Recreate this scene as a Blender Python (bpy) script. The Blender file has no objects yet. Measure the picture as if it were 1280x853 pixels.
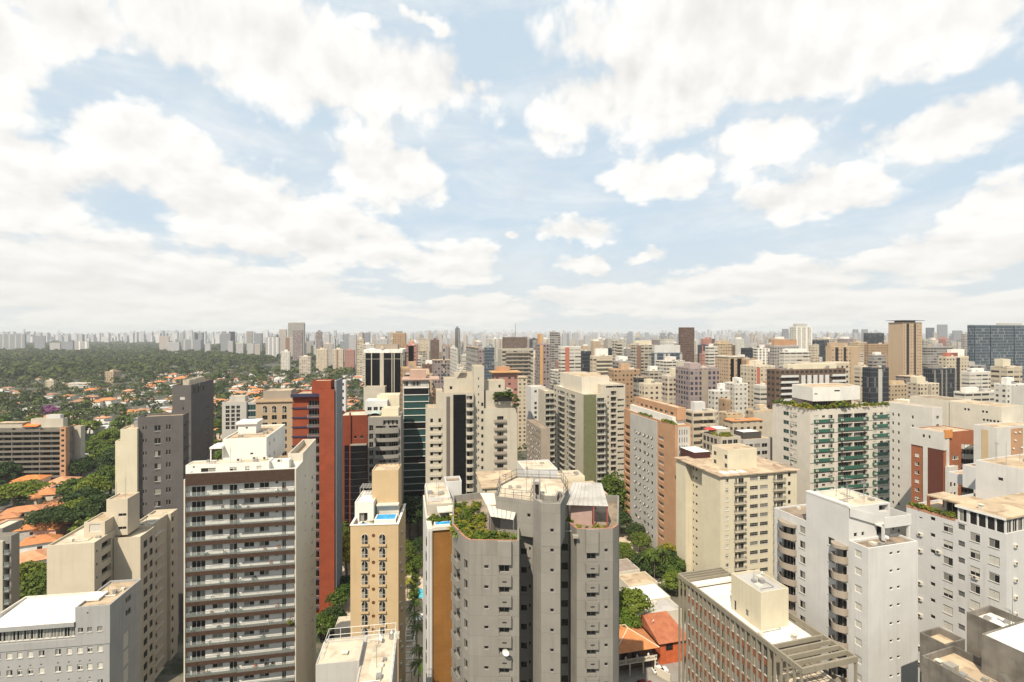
import bpy, bmesh, math, random
import numpy as np
from mathutils import Vector, Matrix
R = math.radians
rnd = random.Random(7)
SC = bpy.context.scene
COL = SC.collection
F, CX, HY, HC = 640.0, 640.0, 417.0, 88.0      # focal length and horizon in photograph pixels, eye height in metres

# ------------------------------------------------------------------ camera, sky, sun, exposure
cam_d = bpy.data.cameras.new('camera'); cam = bpy.data.objects.new('camera', cam_d); COL.objects.link(cam)
cam.location = (0, 0, HC); cam.rotation_euler = (R(90), 0, 0)
cam_d.sensor_width = 36.0; cam_d.lens = 18.0
cam_d.shift_y = -(426.5 - HY) / 1280.0
cam_d.clip_start = 0.5; cam_d.clip_end = 60000
SC.camera = cam
SUN = Vector((-0.22, -0.58, 0.78)).normalized()
EL = math.asin(SUN.z); AZ = math.atan2(SUN.x, SUN.y)
sun_d = bpy.data.lights.new('sun', 'SUN'); sun_d.energy = 4.7; sun_d.angle = R(0.53); sun_d.color = (1.0, 0.90, 0.75)
sun = bpy.data.objects.new('sun', sun_d); COL.objects.link(sun)
sun.rotation_euler = SUN.to_track_quat('Z', 'Y').to_euler(); sun.location = (0, 0, 400)
SC.view_settings.view_transform = 'Standard'; SC.view_settings.look = 'None'
SC.view_settings.exposure = 0.50; SC.view_settings.gamma = 1.0; SC.view_settings.use_curve_mapping = False
cy = SC.cycles
cy.max_bounces = 5; cy.diffuse_bounces = 2; cy.glossy_bounces = 3; cy.transmission_bounces = 2; cy.transparent_max_bounces = 8
cy.volume_bounces = 0; cy.use_denoising = True; cy.sample_clamp_indirect = 6.0
cy.caustics_reflective = False; cy.caustics_refractive = False

class NT:
    """small helper for building node trees"""
    def __init__(s, tree): s.t = tree; s.n = tree.nodes; s.l = tree.links
    def node(s, typ, **kw):
        n = s.n.new(typ)
        for k, v in kw.items(): setattr(n, k, v)
        return n
    def put(s, sock, v):
        if hasattr(v, 'is_output') or isinstance(v, bpy.types.NodeSocket): s.l.new(v, sock)
        else: sock.default_value = v
    def math(s, op, a, b=0.0, c=None, clamp=False):
        n = s.n.new('ShaderNodeMath'); n.operation = op; n.use_clamp = clamp
        s.put(n.inputs[0], a); s.put(n.inputs[1], b)
        if c is not None: s.put(n.inputs[2], c)
        return n.outputs[0]
    def vmath(s, op, a, b=None):
        n = s.n.new('ShaderNodeVectorMath'); n.operation = op
        s.put(n.inputs[0], a)
        if b is not None: s.put(n.inputs[1], b)
        return n.outputs[1] if op in ('LENGTH', 'DISTANCE', 'DOT_PRODUCT') else n.outputs[0]
    def noise(s, vec, scale, detail=3.0, rough=0.5, dist=0.0, color=False):
        n = s.n.new('ShaderNodeTexNoise')
        if vec is not None: s.l.new(vec, n.inputs['Vector'])
        n.inputs['Scale'].default_value = scale; n.inputs['Detail'].default_value = detail
        n.inputs['Roughness'].default_value = rough; n.inputs['Distortion'].default_value = dist
        return n.outputs[1 if color else 0]
    def ramp(s, v, a, b, lo=0.0, hi=1.0, smooth=True):
        n = s.n.new('ShaderNodeMapRange'); n.interpolation_type = 'SMOOTHSTEP' if smooth else 'LINEAR'
        s.put(n.inputs[0], v); s.put(n.inputs[1], a); s.put(n.inputs[2], b); s.put(n.inputs[3], lo); s.put(n.inputs[4], hi)
        return n.outputs[0]
    def mix(s, f, a, b, mode='MIX'):
        n = s.n.new('ShaderNodeMix'); n.data_type = 'RGBA'; n.blend_type = mode
        s.put(n.inputs[0], f)
        for i, v in ((6, a), (7, b)):
            if isinstance(v, (tuple, list)): n.inputs[i].default_value = (*v[:3], 1)
            else: s.l.new(v, n.inputs[i])
        return n.outputs[2]
    def sep(s, v):
        n = s.n.new('ShaderNodeSeparateXYZ'); s.l.new(v, n.inputs[0]); return n.outputs
    def comb(s, x, y, z=0.0):
        n = s.n.new('ShaderNodeCombineXYZ')
        for i, v in enumerate((x, y, z)): s.put(n.inputs[i], v)
        return n.outputs[0]
    def mapping(s, v, loc=(0, 0, 0), rot=(0, 0, 0), scale=(1, 1, 1)):
        n = s.n.new('ShaderNodeMapping'); s.l.new(v, n.inputs[0])
        n.inputs[1].default_value = loc; n.inputs[2].default_value = rot; n.inputs[3].default_value = scale
        return n.outputs[0]

SKY_STRENGTH = 0.10
def build_world():
    w = bpy.data.worlds.new('World'); SC.world = w; w.use_nodes = True
    t = NT(w.node_tree); t.n.clear()
    out = t.node('ShaderNodeOutputWorld'); bg = t.node('ShaderNodeBackground'); bg.inputs[1].default_value = SKY_STRENGTH
    t.l.new(bg.outputs[0], out.inputs[0])
    sky = t.node('ShaderNodeTexSky', sky_type='NISHITA'); sky.sun_disc = False
    sky.sun_elevation = EL; sky.sun_rotation = AZ; sky.altitude = 760; sky.air_density = 1.2; sky.dust_density = 2.5; sky.ozone_density = 1.0
    d = t.node('ShaderNodeTexCoord').outputs['Generated']
    x, y, z = t.sep(d)
    az = t.math('ARCTAN2', x, y); el = t.math('ARCSINE', z)
    p = t.comb(az, t.math('MULTIPLY', el, 1.55), 0.0)
    warp = t.vmath('SCALE', t.vmath('SUBTRACT', t.noise(p, 9.0, 4, 0.6, color=True), (0.5, 0.5, 0.5)))
    warp.node.inputs['Scale'].default_value = 0.11
    pw = t.vmath('ADD', p, warp)
    # cumulus banks by azimuth and elevation: (px, py, half width, half height, tilt degrees, weight)
    blobs = [(-20, 60, 110, 110, 0, 1), (90, 20, 140, 50, -10, 1), (330, 55, 250, 92, -14, 1.15), (520, 105, 130, 52, -12, 1), (590, 110, 60, 24, -8, .9),
             (455, 28, 26, 14, 0, .7), (530, 25, 30, 12, -20, .55),
             (190, 185, 115, 48, -14, 1), (20, 250, 150, 90, 0, 1), (300, 255, 180, 60, -16, 1), (480, 215, 105, 46, -20, 1.05), (515, 192, 26, 12, -10, .8),
             (400, 300, 160, 50, -12, 1), (560, 330, 75, 36, -5, 1), (640, 296, 16, 9, 0, .6), (120, 350, 260, 75, 0, 1.15), (330, 375, 220, 45, 0, 1.1), (600, 388, 80, 22, 0, 1),
             (900, 30, 240, 95, 0, 1.2), (1130, 25, 240, 75, 0, 1.1), (750, 130, 100, 62, -8, 1.05), (840, 110, 130, 75, 0, 1.1), (1010, 80, 190, 50, 8, 1),
             (950, 172, 72, 36, -6, .95), (840, 216, 88, 28, -3, 1), (1185, 165, 150, 42, 5, 1.0), (1240, 140, 60, 34, 0, 1),
             (1020, 248, 105, 36, 8, 1.05), (1250, 252, 80, 34, 8, 1), (725, 285, 68, 20, -4, 1), (735, 330, 42, 16, -18, .9), (805, 321, 32, 11, -6, .85),
             (965, 318, 26, 14, 0, .6), (760, 375, 130, 24, 6, 1), (950, 360, 230, 34, 2, 1.05), (1190, 320, 160, 40, 4, 1), (1100, 385, 320, 40, 0, 1.15)]
    acc = None
    for (px, py, hw, hh, tilt, wt) in blobs:
        a0 = math.atan2(px - CX, F); e0 = math.atan2(HY - py, math.hypot(F, px - CX))
        k = F / (math.cos(a0) ** 2); ke = F / math.cos(e0) ** 1.5 / math.cos(a0)
        sx, sy = k / hw, ke / hh
        v = t.vmath('SUBTRACT', pw, (a0, e0 * 1.55, 0))
        v = t.mapping(v, rot=(0, 0, R(-tilt)), scale=(1, 1, 1))
        v = t.vmath('MULTIPLY', v, (sx, sy / 1.55, 0))
        f = t.math('MULTIPLY_ADD', t.vmath('LENGTH', v), -wt, wt)
        acc = f if acc is None else t.math('SMOOTH_MAX', acc, f, 0.25)
    behind = t.ramp(y, 0.55, 0.25, -3.0, -0.05)          # the rest of the sky: scattered cumulus from the noise alone
    acc = t.math('MAXIMUM', acc, behind)
    acc = t.math('MAXIMUM', acc, -0.9)
    lg = t.math('MULTIPLY', t.math('LOGARITHM', t.math('ADD', t.math('MAXIMUM', el, 0.0), 0.07), 2.71828), 0.46)
    pn = t.comb(az, lg, 0.0)
    def billow(off):
        v = t.vmath('ADD', pn, off); n = t.noise(v, 5.0, 9, 0.58, 0.1)
        wv = t.vmath('SCALE', t.vmath('SUBTRACT', t.noise(v, 16.0, 3, 0.5, color=True), (0.5, 0.5, 0.5))); wv.node.inputs['Scale'].default_value = 0.05
        v = t.vmath('ADD', v, wv); f = t.math('MULTIPLY', t.math('SUBTRACT', n, 0.465), 1.9)
        for sc, k in ((10.0, 0.62), (25.0, 0.26), (58.0, 0.10)):      # rounded heads of cumulus at three sizes
            vo = t.node('ShaderNodeTexVoronoi'); vo.voronoi_dimensions = '2D'; t.l.new(v, vo.inputs['Vector']); vo.inputs['Scale'].default_value = sc
            f = t.math('ADD', f, t.math('MULTIPLY', t.math('SUBTRACT', 0.42, vo.outputs['Distance']), k))
        return f
    n1 = billow((0, 0, 0)); n2 = billow((-0.010, 0.035, 0))
    fld = t.math('ADD', acc, n1)
    mask = t.ramp(fld, -0.02, 0.44)
    wisp = t.math('MULTIPLY', t.ramp(t.noise(t.mapping(p, scale=(1, 2.2, 1)), 3.2, 8, 0.65, 0.4), 0.38, 0.72), 0.55)
    mask = t.math('MAXIMUM', mask, wisp)
    lit = t.math('ADD', 0.72, t.math('MULTIPLY', t.math('SUBTRACT', n1, n2), 1.25))  # pseudo-lighting in the cloud colour: brighter tops, greyer undersides
    deep = t.ramp(fld, 0.35, 1.5)
    lit = t.math('SUBTRACT', lit, t.math('MULTIPLY', deep, t.ramp(t.noise(p, 3.1, 3, 0.5), 0.40, 0.66, -0.05, 0.5)), clamp=True)
    g = 1.0 / SKY_STRENGTH
    cloud = t.mix(lit, tuple(c * g for c in CLOUD_LOW), tuple(c * g for c in CLOUD_TOP))
    blue = t.mix(0.92, sky.outputs[0], tuple(c * g for c in SKY_TINT))
    colr = t.mix(mask, blue, cloud)
    low = t.ramp(el, 0.0, 0.22, 0.55, 0.0)
    colr = t.mix(low, colr, tuple(c * g for c in SKY_LOW))
    under = t.ramp(el, -0.02, -0.12)
    colr = t.mix(under, colr, (2.2, 2.1, 1.9))
    t.l.new(colr, bg.inputs[0])
CLOUD_LOW = (0.59, 0.583, 0.565); CLOUD_TOP = (0.755, 0.745, 0.72); SKY_TINT = (0.45, 0.54, 0.615); SKY_LOW = (0.585, 0.575, 0.54)
build_world()

# ------------------------------------------------------------------ materials
MATS = {}
def new_mat(name):
    m = bpy.data.materials.new(name); m.use_nodes = True
    t = NT(m.node_tree); b = t.n['Principled BSDF']
    return m, t, b
def plain(name, col, rough=0.6, metal=0.0, spec=0.4, var=0.06, sc=0.8, alpha=None):
    if name in MATS: return MATS[name]
    m, t, b = new_mat(name)
    oc = t.node('ShaderNodeTexCoord').outputs['Object']
    n = t.noise(oc, sc, 4, 0.6)
    c = t.mix(t.ramp(n, 0.3, 0.7), tuple(x * (1 - var) for x in col), tuple(min(1, x * (1 + var)) for x in col))
    t.l.new(c, b.inputs['Base Color']); b.inputs['Roughness'].default_value = rough; b.inputs['Metallic'].default_value = metal
    b.inputs['Specular IOR Level'].default_value = spec
    if alpha is not None: b.inputs['Alpha'].default_value = alpha
    MATS[name] = m; return m
def wall(name, col, grime=0.3, var=0.05, joint=None, rough=0.85, brick=None, dirt=(0.26, 0.215, 0.155)):
    """painted or bare masonry: uneven tone, rain streaks, optional panel joints every `joint` metres, optional brick courses"""
    if name in MATS: return MATS[name]
    col = tuple(x * k for x, k in zip(col, (.86, .845, .81)))
    m, t, b = new_mat(name)
    oc = t.node('ShaderNodeTexCoord').outputs['Object']
    n = t.noise(oc, 0.22, 5, 0.6)
    c = t.mix(t.ramp(n, 0.3, 0.72), tuple(x * (1 - var) for x in col), tuple(min(1, x * (1 + var)) for x in col))
    if brick:
        br = t.node('ShaderNodeTexBrick'); q = t.sep(oc)
        hv = t.math('ADD', q[0], q[1]); t.l.new(t.comb(hv, q[2], 0.0), br.inputs['Vector'])
        br.inputs['Scale'].default_value = 1.0; br.inputs['Brick Width'].default_value = brick; br.inputs['Row Height'].default_value = brick * 0.36
        br.inputs['Mortar Size'].default_value = 0.02; br.inputs['Color1'].default_value = (1.12, 1.1, 1.08, 1); br.inputs['Color2'].default_value = (0.86, 0.86, 0.86, 1)
        br.inputs['Mortar'].default_value = (1.15, 1.2, 1.25, 1)
        c = t.mix(0.8, c, br.outputs[0], 'MULTIPLY')
    st = t.noise(t.mapping(oc, scale=(1.3, 1.3, 0.05)), 1.0, 6, 0.65)
    big = t.noise(oc, 0.09, 3, 0.5)
    s = t.math('MULTIPLY', t.ramp(st, 0.47, 0.74), t.ramp(big, 0.35, 0.65))
    fine = t.math('MULTIPLY', t.ramp(t.noise(oc, 2.5, 4, 0.7), 0.62, 0.8), 0.35)
    s = t.math('MULTIPLY', t.math('MAXIMUM', s, fine), min(.9, grime * 1.8))
    c = t.mix(s, c, tuple(x * 0.5 + y * 0.35 * (col[0] + 0.25) for x, y in zip(col, dirt)))
    if joint:
        q = t.sep(oc)
        fr = t.math('FRACT', t.math('DIVIDE', t.math('ADD', q[2], 100 * joint - joint_off.get(name, 0.0)), joint))
        ln = t.math('MULTIPLY', t.math('LESS_THAN', t.math('MULTIPLY', fr, joint), 0.06), 0.35)
        pw = t.node('ShaderNodeTexWhiteNoise'); t.l.new(t.comb(t.math('FLOOR', t.math('DIVIDE', q[0], 2.7)), t.math('FLOOR', t.math('DIVIDE', q[1], 5.0)), t.math('FLOOR', t.math('DIVIDE', t.math('ADD', q[2], 100 * joint - joint_off.get(name, 0.0)), joint))), pw.inputs[0])
        c = t.mix(t.math('MULTIPLY', pw.outputs[0], 0.22), c, tuple(x * 0.6 for x in col))
        c = t.mix(ln, c, tuple(x * 0.35 for x in col))
    t.l.new(c, b.inputs['Base Color']); b.inputs['Roughness'].default_value = rough; b.inputs['Specular IOR Level'].default_value = 0.25
    MATS[name] = m; return m
joint_off = {}
def roofm(name, col, stain=(0.16, 0.12, 0.08), amt=0.6, sc=0.35, rough=0.9):
    if name in MATS: return MATS[name]
    m, t, b = new_mat(name)
    oc = t.node('ShaderNodeTexCoord').outputs['Object']
    n = t.noise(oc, sc, 6, 0.62, 0.4)
    c = t.mix(t.math('MULTIPLY', t.ramp(n, 0.44, 0.72), amt), col, stain)
    n2 = t.noise(oc, sc * 9, 4, 0.7)
    c = t.mix(t.math('MULTIPLY', t.ramp(n2, 0.5, 0.75), 0.3), c, tuple(x * 0.6 for x in col))
    vo = t.node('ShaderNodeTexVoronoi'); vo.distance = 'CHEBYCHEV'; t.l.new(t.mapping(oc, scale=(1.0, .8, .01)), vo.inputs['Vector']); vo.inputs['Scale'].default_value = sc * .8     # patched and re-coated areas
    pv = t.sep(vo.outputs['Color'])[0]
    c = t.mix(t.math('MULTIPLY', t.math('GREATER_THAN', pv, .62), amt * .5), c, tuple(.55 * x + .45 * y for x, y in zip(col, stain)))
    c = t.mix(t.math('MULTIPLY', t.math('LESS_THAN', pv, .2), amt * .6), c, tuple(min(.72, x * 1.25) for x in col))
    t.l.new(c, b.inputs['Base Color']); b.inputs['Roughness'].default_value = rough; b.inputs['Specular IOR Level'].default_value = 0.2
    MATS[name] = m; return m
def tiles(name, col, pitch=0.35):
    if name in MATS: return MATS[name]
    m, t, b = new_mat(name)
    oc = t.node('ShaderNodeTexCoord').outputs['Object']
    oi = t.node('ShaderNodeObjectInfo').outputs['Random']
    n = t.noise(oc, 0.5, 5, 0.65); n2 = t.noise(oc, 3.0, 3, 0.6)
    c = t.mix(t.ramp(n, 0.35, 0.7), col, tuple(x * y for x, y in zip(col, (0.72, 0.62, 0.6))))
    c = t.mix(t.math('MULTIPLY', t.ramp(n2, 0.45, 0.75), 0.4), c, (0.16, 0.09, 0.055))
    q = t.sep(oc)
    wv = t.math('SINE', t.math('MULTIPLY', q[0], 6.283 / pitch))
    c = t.mix(t.ramp(wv, -0.2, -0.9, 0.0, 0.30), c, tuple(x * 0.45 for x in col))
    c = t.mix(t.math('MULTIPLY', oi, 0.45), c, (0.34, 0.20, 0.13))
    t.l.new(c, b.inputs['Base Color']); b.inputs['Roughness'].default_value = 0.85; b.inputs['Specular IOR Level'].default_value = 0.2
    MATS[name] = m; return m
def glassm(name, col, rough=0.08, spec=0.5, var=0.3):
    if name in MATS: return MATS[name]
    m, t, b = new_mat(name)
    oc = t.node('ShaderNodeTexCoord').outputs['Object']; oi = t.node('ShaderNodeObjectInfo').outputs['Random']
    c = t.mix(oi, tuple(x * (1 - var) for x in col), tuple(x * (1 + var) for x in col))
    t.l.new(c, b.inputs['Base Color']); b.inputs['Roughness'].default_value = rough; b.inputs['Specular IOR Level'].default_value = spec
    bp = t.node('ShaderNodeBump'); bp.inputs['Strength'].default_value = 0.05; t.l.new(t.noise(oc, 0.7, 2), bp.inputs['Height']); t.l.new(bp.outputs[0], b.inputs['Normal'])
    MATS[name] = m; return m
def leafm(name, c1, c2, c3=None):
    if name in MATS: return MATS[name]
    m, t, b = new_mat(name)
    oc = t.node('ShaderNodeTexCoord').outputs['Object']; oi = t.node('ShaderNodeObjectInfo').outputs['Random']
    n = t.noise(oc, 0.55, 4, 0.6)
    c = t.mix(t.ramp(n, 0.32, 0.68), c1, c2)
    c = t.mix(t.math('MULTIPLY', oi, 0.55), c, c3 or (c2[0] * 1.25, c2[1] * 0.95, c2[2] * 0.9))
    t.l.new(c, b.inputs['Base Color']); b.inputs['Roughness'].default_value = 0.7; b.inputs['Specular IOR Level'].default_value = 0.2
    tr = t.node('ShaderNodeBsdfTranslucent'); t.l.new(c, tr.inputs[0])
    mx = t.node('ShaderNodeMixShader'); mx.inputs[0].default_value = 0.28
    t.l.new(b.outputs[0], mx.inputs[1]); t.l.new(tr.outputs[0], mx.inputs[2])
    t.l.new(mx.outputs[0], t.n['Material Output'].inputs[0])
    MATS[name] = m; return m
def railglass(name, col=(0.34, 0.40, 0.38), f=0.34):
    if name in MATS: return MATS[name]
    m, t, b = new_mat(name)
    b.inputs['Base Color'].default_value = (*col, 1); b.inputs['Roughness'].default_value = 0.12
    tr = t.node('ShaderNodeBsdfTransparent'); mx = t.node('ShaderNodeMixShader'); mx.inputs[0].default_value = f
    t.l.new(tr.outputs[0], mx.inputs[1]); t.l.new(b.outputs[0], mx.inputs[2]); t.l.new(mx.outputs[0], t.n['Material Output'].inputs[0])
    MATS[name] = m; return m
def facade(name, wcol, gcol=(0.05, 0.055, 0.06), fw=3.0, fh=3.0, u=(0.25, 0.75), v=(0.3, 0.75), band=None, grime=0.25, lit=0.35, rough=0.8):
    """wall of a distant tower: window grid from the mesh's metre UVs (u along the wall, v up)"""
    if name in MATS: return MATS[name]
    wcol = tuple(x * k for x, k in zip(wcol, (.80, .775, .73)))
    m, t, b = new_mat(name)
    uv = t.node('ShaderNodeUVMap').outputs[0]; q = t.sep(uv); oi = t.node('ShaderNodeObjectInfo').outputs['Random']
    uu = t.math('DIVIDE', q[0], fw); vv = t.math('DIVIDE', q[1], fh)
    fu = t.math('FRACT', uu); fv = t.math('FRACT', vv)
    inu = t.math('MULTIPLY', t.math('GREATER_THAN', fu, u[0]), t.math('LESS_THAN', fu, u[1]))
    inv = t.math('MULTIPLY', t.math('GREATER_THAN', fv, v[0]), t.math('LESS_THAN', fv, v[1]))
    win = t.math('MULTIPLY', inu, inv)
    win = t.math('MULTIPLY', win, t.math('LESS_THAN', q[2], 0.5))
    wn = t.node('ShaderNodeTexWhiteNoise'); t.l.new(t.comb(t.math('FLOOR', uu), t.math('FLOOR', vv), oi), wn.inputs[0])
    gl = t.mix(t.math('MULTIPLY', t.math('GREATER_THAN', wn.outputs[0], 1 - lit), 0.75), gcol, tuple(0.5 * x + 0.12 for x in wcol))  # a random share of the panes takes a pale curtain colour
    gl = t.mix(t.math('MULTIPLY', t.math('LESS_THAN', wn.outputs[0], 0.3), 0.5), gl, (0.02, 0.02, 0.022))
    oc = t.node('ShaderNodeTexCoord').outputs['Object']
    n = t.noise(t.mapping(oc, scale=(0.4, 0.4, 0.06)), 1.0, 4, 0.6)
    wc = t.mix(t.math('MULTIPLY', t.ramp(n, 0.4, 0.75), grime), wcol, tuple(x * 0.55 for x in wcol))
    if band:
        wc = t.mix(t.math('LESS_THAN', fv, band[1]), wc, band[0])
    wc = t.mix(t.ramp(oi, 0.0, 1.0, 0.0, 0.5, False), wc, tuple(0.72 * x + 0.02 for x in wcol))
    c = t.mix(win, wc, gl)
    t.l.new(c, b.inputs['Base Color'])
    t.l.new(t.math('SUBTRACT', rough, t.math('MULTIPLY', win, rough - 0.25)), b.inputs['Roughness']); b.inputs['Specular IOR Level'].default_value = 0.3
    MATS[name] = m; return m

M = {}
M['frame'] = plain('aluminium_frame', (0.42, 0.40, 0.37), 0.45, 0.2)
M['white'] = plain('white_paint', (0.68, 0.655, 0.60), 0.6)
M['offwhite'] = plain('offwhite_paint', (0.53, 0.49, 0.41), 0.7, var=0.1)
M['dframe'] = plain('dark_frame', (0.05, 0.045, 0.04), 0.5)
M['glass'] = glassm('dark_window_glass', (0.017, 0.016, 0.015), .1, .35)
M['glass2'] = glassm('curtained_glass', (0.20, 0.19, 0.165), 0.15, 0.45)
M['blind'] = plain('roller_blind', (0.47, 0.44, 0.38), 0.7, var=0.12, sc=6)
M['teal'] = glassm('teal_glass', (0.022, 0.058, 0.054), 0.15, 0.3)
M['black'] = glassm('black_glass', (0.009, 0.009, 0.011), 0.12, 0.22)
M['void'] = plain('unlit_interior', (0.02, 0.018, 0.016), 0.9)
M['rail'] = railglass('clear_balustrade')
M['metal'] = plain('galvanised_metal', (0.38, 0.37, 0.35), 0.45, 0.6)
M['dmetal'] = plain('dark_metal', (0.06, 0.055, 0.05), 0.5, 0.3)
M['conc'] = wall('bare_concrete', (0.33, 0.31, 0.27), 0.5)
M['terracotta'] = tiles('terracotta_tiles', (0.62, 0.24, 0.085))
M['trunk'] = plain('bark', (0.13, 0.10, 0.07), 0.9, var=0.3, sc=2)
M['pool'] = plain('pool_water', (0.05, 0.32, 0.62), 0.06, spec=0.5, var=0.25, sc=1.2)
M['soil'] = roofm('planter_soil', (0.16, 0.11, 0.07))
M['roof_tan'] = roofm('weathered_tan_roof', (0.45, 0.345, 0.23), (0.16, 0.11, 0.07), 0.8)
M['roof_pale'] = roofm('pale_roof', (0.52, 0.445, 0.335), (0.25, 0.18, 0.115), 0.7)
M['roof_white'] = roofm('white_coated_roof', (0.70, 0.67, 0.61), (0.40, 0.33, 0.25), 0.5)
M['roof_brown'] = roofm('dirty_brown_roof', (0.27, 0.21, 0.15), (0.08, 0.06, 0.045), 0.75, 0.6)
M['roof_grey'] = roofm('grey_roof', (0.40, 0.38, 0.35), (0.2, 0.18, 0.15), 0.5)
M['leaf_a'] = leafm('leaves_mid_green', (0.036, 0.072, 0.012), (0.105, 0.158, 0.024))
M['leaf_b'] = leafm('leaves_bright_green', (0.055, 0.10, 0.012), (0.14, 0.20, 0.025))
M['leaf_c'] = leafm('leaves_dark_green', (0.018, 0.040, 0.012), (0.045, 0.080, 0.020))
M['leaf_y'] = leafm('leaves_yellow_green', (0.13, 0.15, 0.02), (0.28, 0.27, 0.03))
M['leaf_p'] = leafm('purple_blossom', (0.16, 0.05, 0.16), (0.26, 0.10, 0.24), (0.3, 0.1, 0.2))

# ------------------------------------------------------------------ mesh collector
class MB:
    def __init__(s): s.v = []; s.f = []; s.m = []; s.uv = None
    def quad(s, a, b, c, d, m=0):
        i = len(s.v); s.v += [a, b, c, d]; s.f.append((i, i + 1, i + 2, i + 3)); s.m.append(m)
    def poly(s, pts, m=0):
        i = len(s.v); s.v += list(pts); s.f.append(tuple(range(i, i + len(pts)))); s.m.append(m)
    def box(s, x0, x1, y0, y1, z0, z1, m=0, bottom=True):
        if x0 > x1: x0, x1 = x1, x0
        if y0 > y1: y0, y1 = y1, y0
        i = len(s.v)
        s.v += [(x0, y0, z0), (x1, y0, z0), (x1, y1, z0), (x0, y1, z0), (x0, y0, z1), (x1, y0, z1), (x1, y1, z1), (x0, y1, z1)]
        fs = [(4, 5, 6, 7), (0, 1, 5, 4), (1, 2, 6, 5), (2, 3, 7, 6), (3, 0, 4, 7)]
        if bottom: fs.append((3, 2, 1, 0))
        for q in fs: s.f.append(tuple(i + k for k in q)); s.m.append(m)
    def prism(s, poly, z0, z1, m=0, top=True, bottom=True, mtop=None):
        n = len(poly); i = len(s.v)
        s.v += [(p[0], p[1], z0) for p in poly] + [(p[0], p[1], z1) for p in poly]
        for k in range(n):
            j = (k + 1) % n; s.f.append((i + k, i + j, i + n + j, i + n + k)); s.m.append(m)
        if top: s.f.append(tuple(i + n + k for k in range(n))); s.m.append(m if mtop is None else mtop)
        if bottom: s.f.append(tuple(i + k for k in reversed(range(n)))); s.m.append(m)
    def tube(s, a, b, r0, r1=None, n=8, m=0, cap=True):
        a = Vector(a); b = Vector(b); r1 = r0 if r1 is None else r1
        d = (b - a).normalized(); u = d.orthogonal().normalized(); w = d.cross(u)
        i = len(s.v)
        for c, r in ((a, r0), (b, r1)):
            for k in range(n):
                q = c + u * (r * math.cos(2 * math.pi * k / n)) + w * (r * math.sin(2 * math.pi * k / n)); s.v.append(tuple(q))
        for k in range(n):
            j = (k + 1) % n; s.f.append((i + k, i + j, i + n + j, i + n + k)); s.m.append(m)
        if cap:
            s.f.append(tuple(i + n + k for k in range(n))); s.m.append(m); s.f.append(tuple(i + k for k in reversed(range(n)))); s.m.append(m)
    def mesh(s, name, mats):
        me = bpy.data.meshes.new(name); me.from_pydata([tuple(v) for v in s.v], [], s.f)
        for x in (mats if isinstance(mats, (list, tuple)) else [mats]): me.materials.append(x)
        if len(me.materials) > 1: me.polygons.foreach_set('material_index', s.m)
        if s.uv is not None:
            l = me.uv_layers.new(name='UVMap'); l.data.foreach_set('uv', np.array(s.uv, dtype=np.float32).ravel())
        me.update(); return me
    def build(s, name, mats, parent=None, loc=(0, 0, 0), rz=0.0):
        return link(name, s.mesh(name, mats), parent, loc, rz)
def link(name, me, parent=None, loc=(0, 0, 0), rz=0.0, scale=None):
    o = bpy.data.objects.new(name, me); COL.objects.link(o); o.location = loc; o.rotation_euler = (0, 0, rz)
    if scale: o.scale = scale
    if parent: o.parent = parent
    return o
def tag(o, label=None, cat=None, group=None, kind=None):
    if label: o['label'] = label
    if cat: o['category'] = cat
    if group: o['group'] = group
    if kind: o['kind'] = kind
    return o
def thing(name, label, cat, loc=(0, 0, 0), rz=0.0, group=None):
    o = link(name, None, None, loc, rz); o.empty_display_size = 1.0
    return tag(o, label, cat, group)
def at(px, d, z=0.0): return Vector(((px - CX) / F * d, d, z))
def ground(px, py, z=0.0):
    d = (HC - z) * F / (py - HY); return at(px, d, z)

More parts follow.
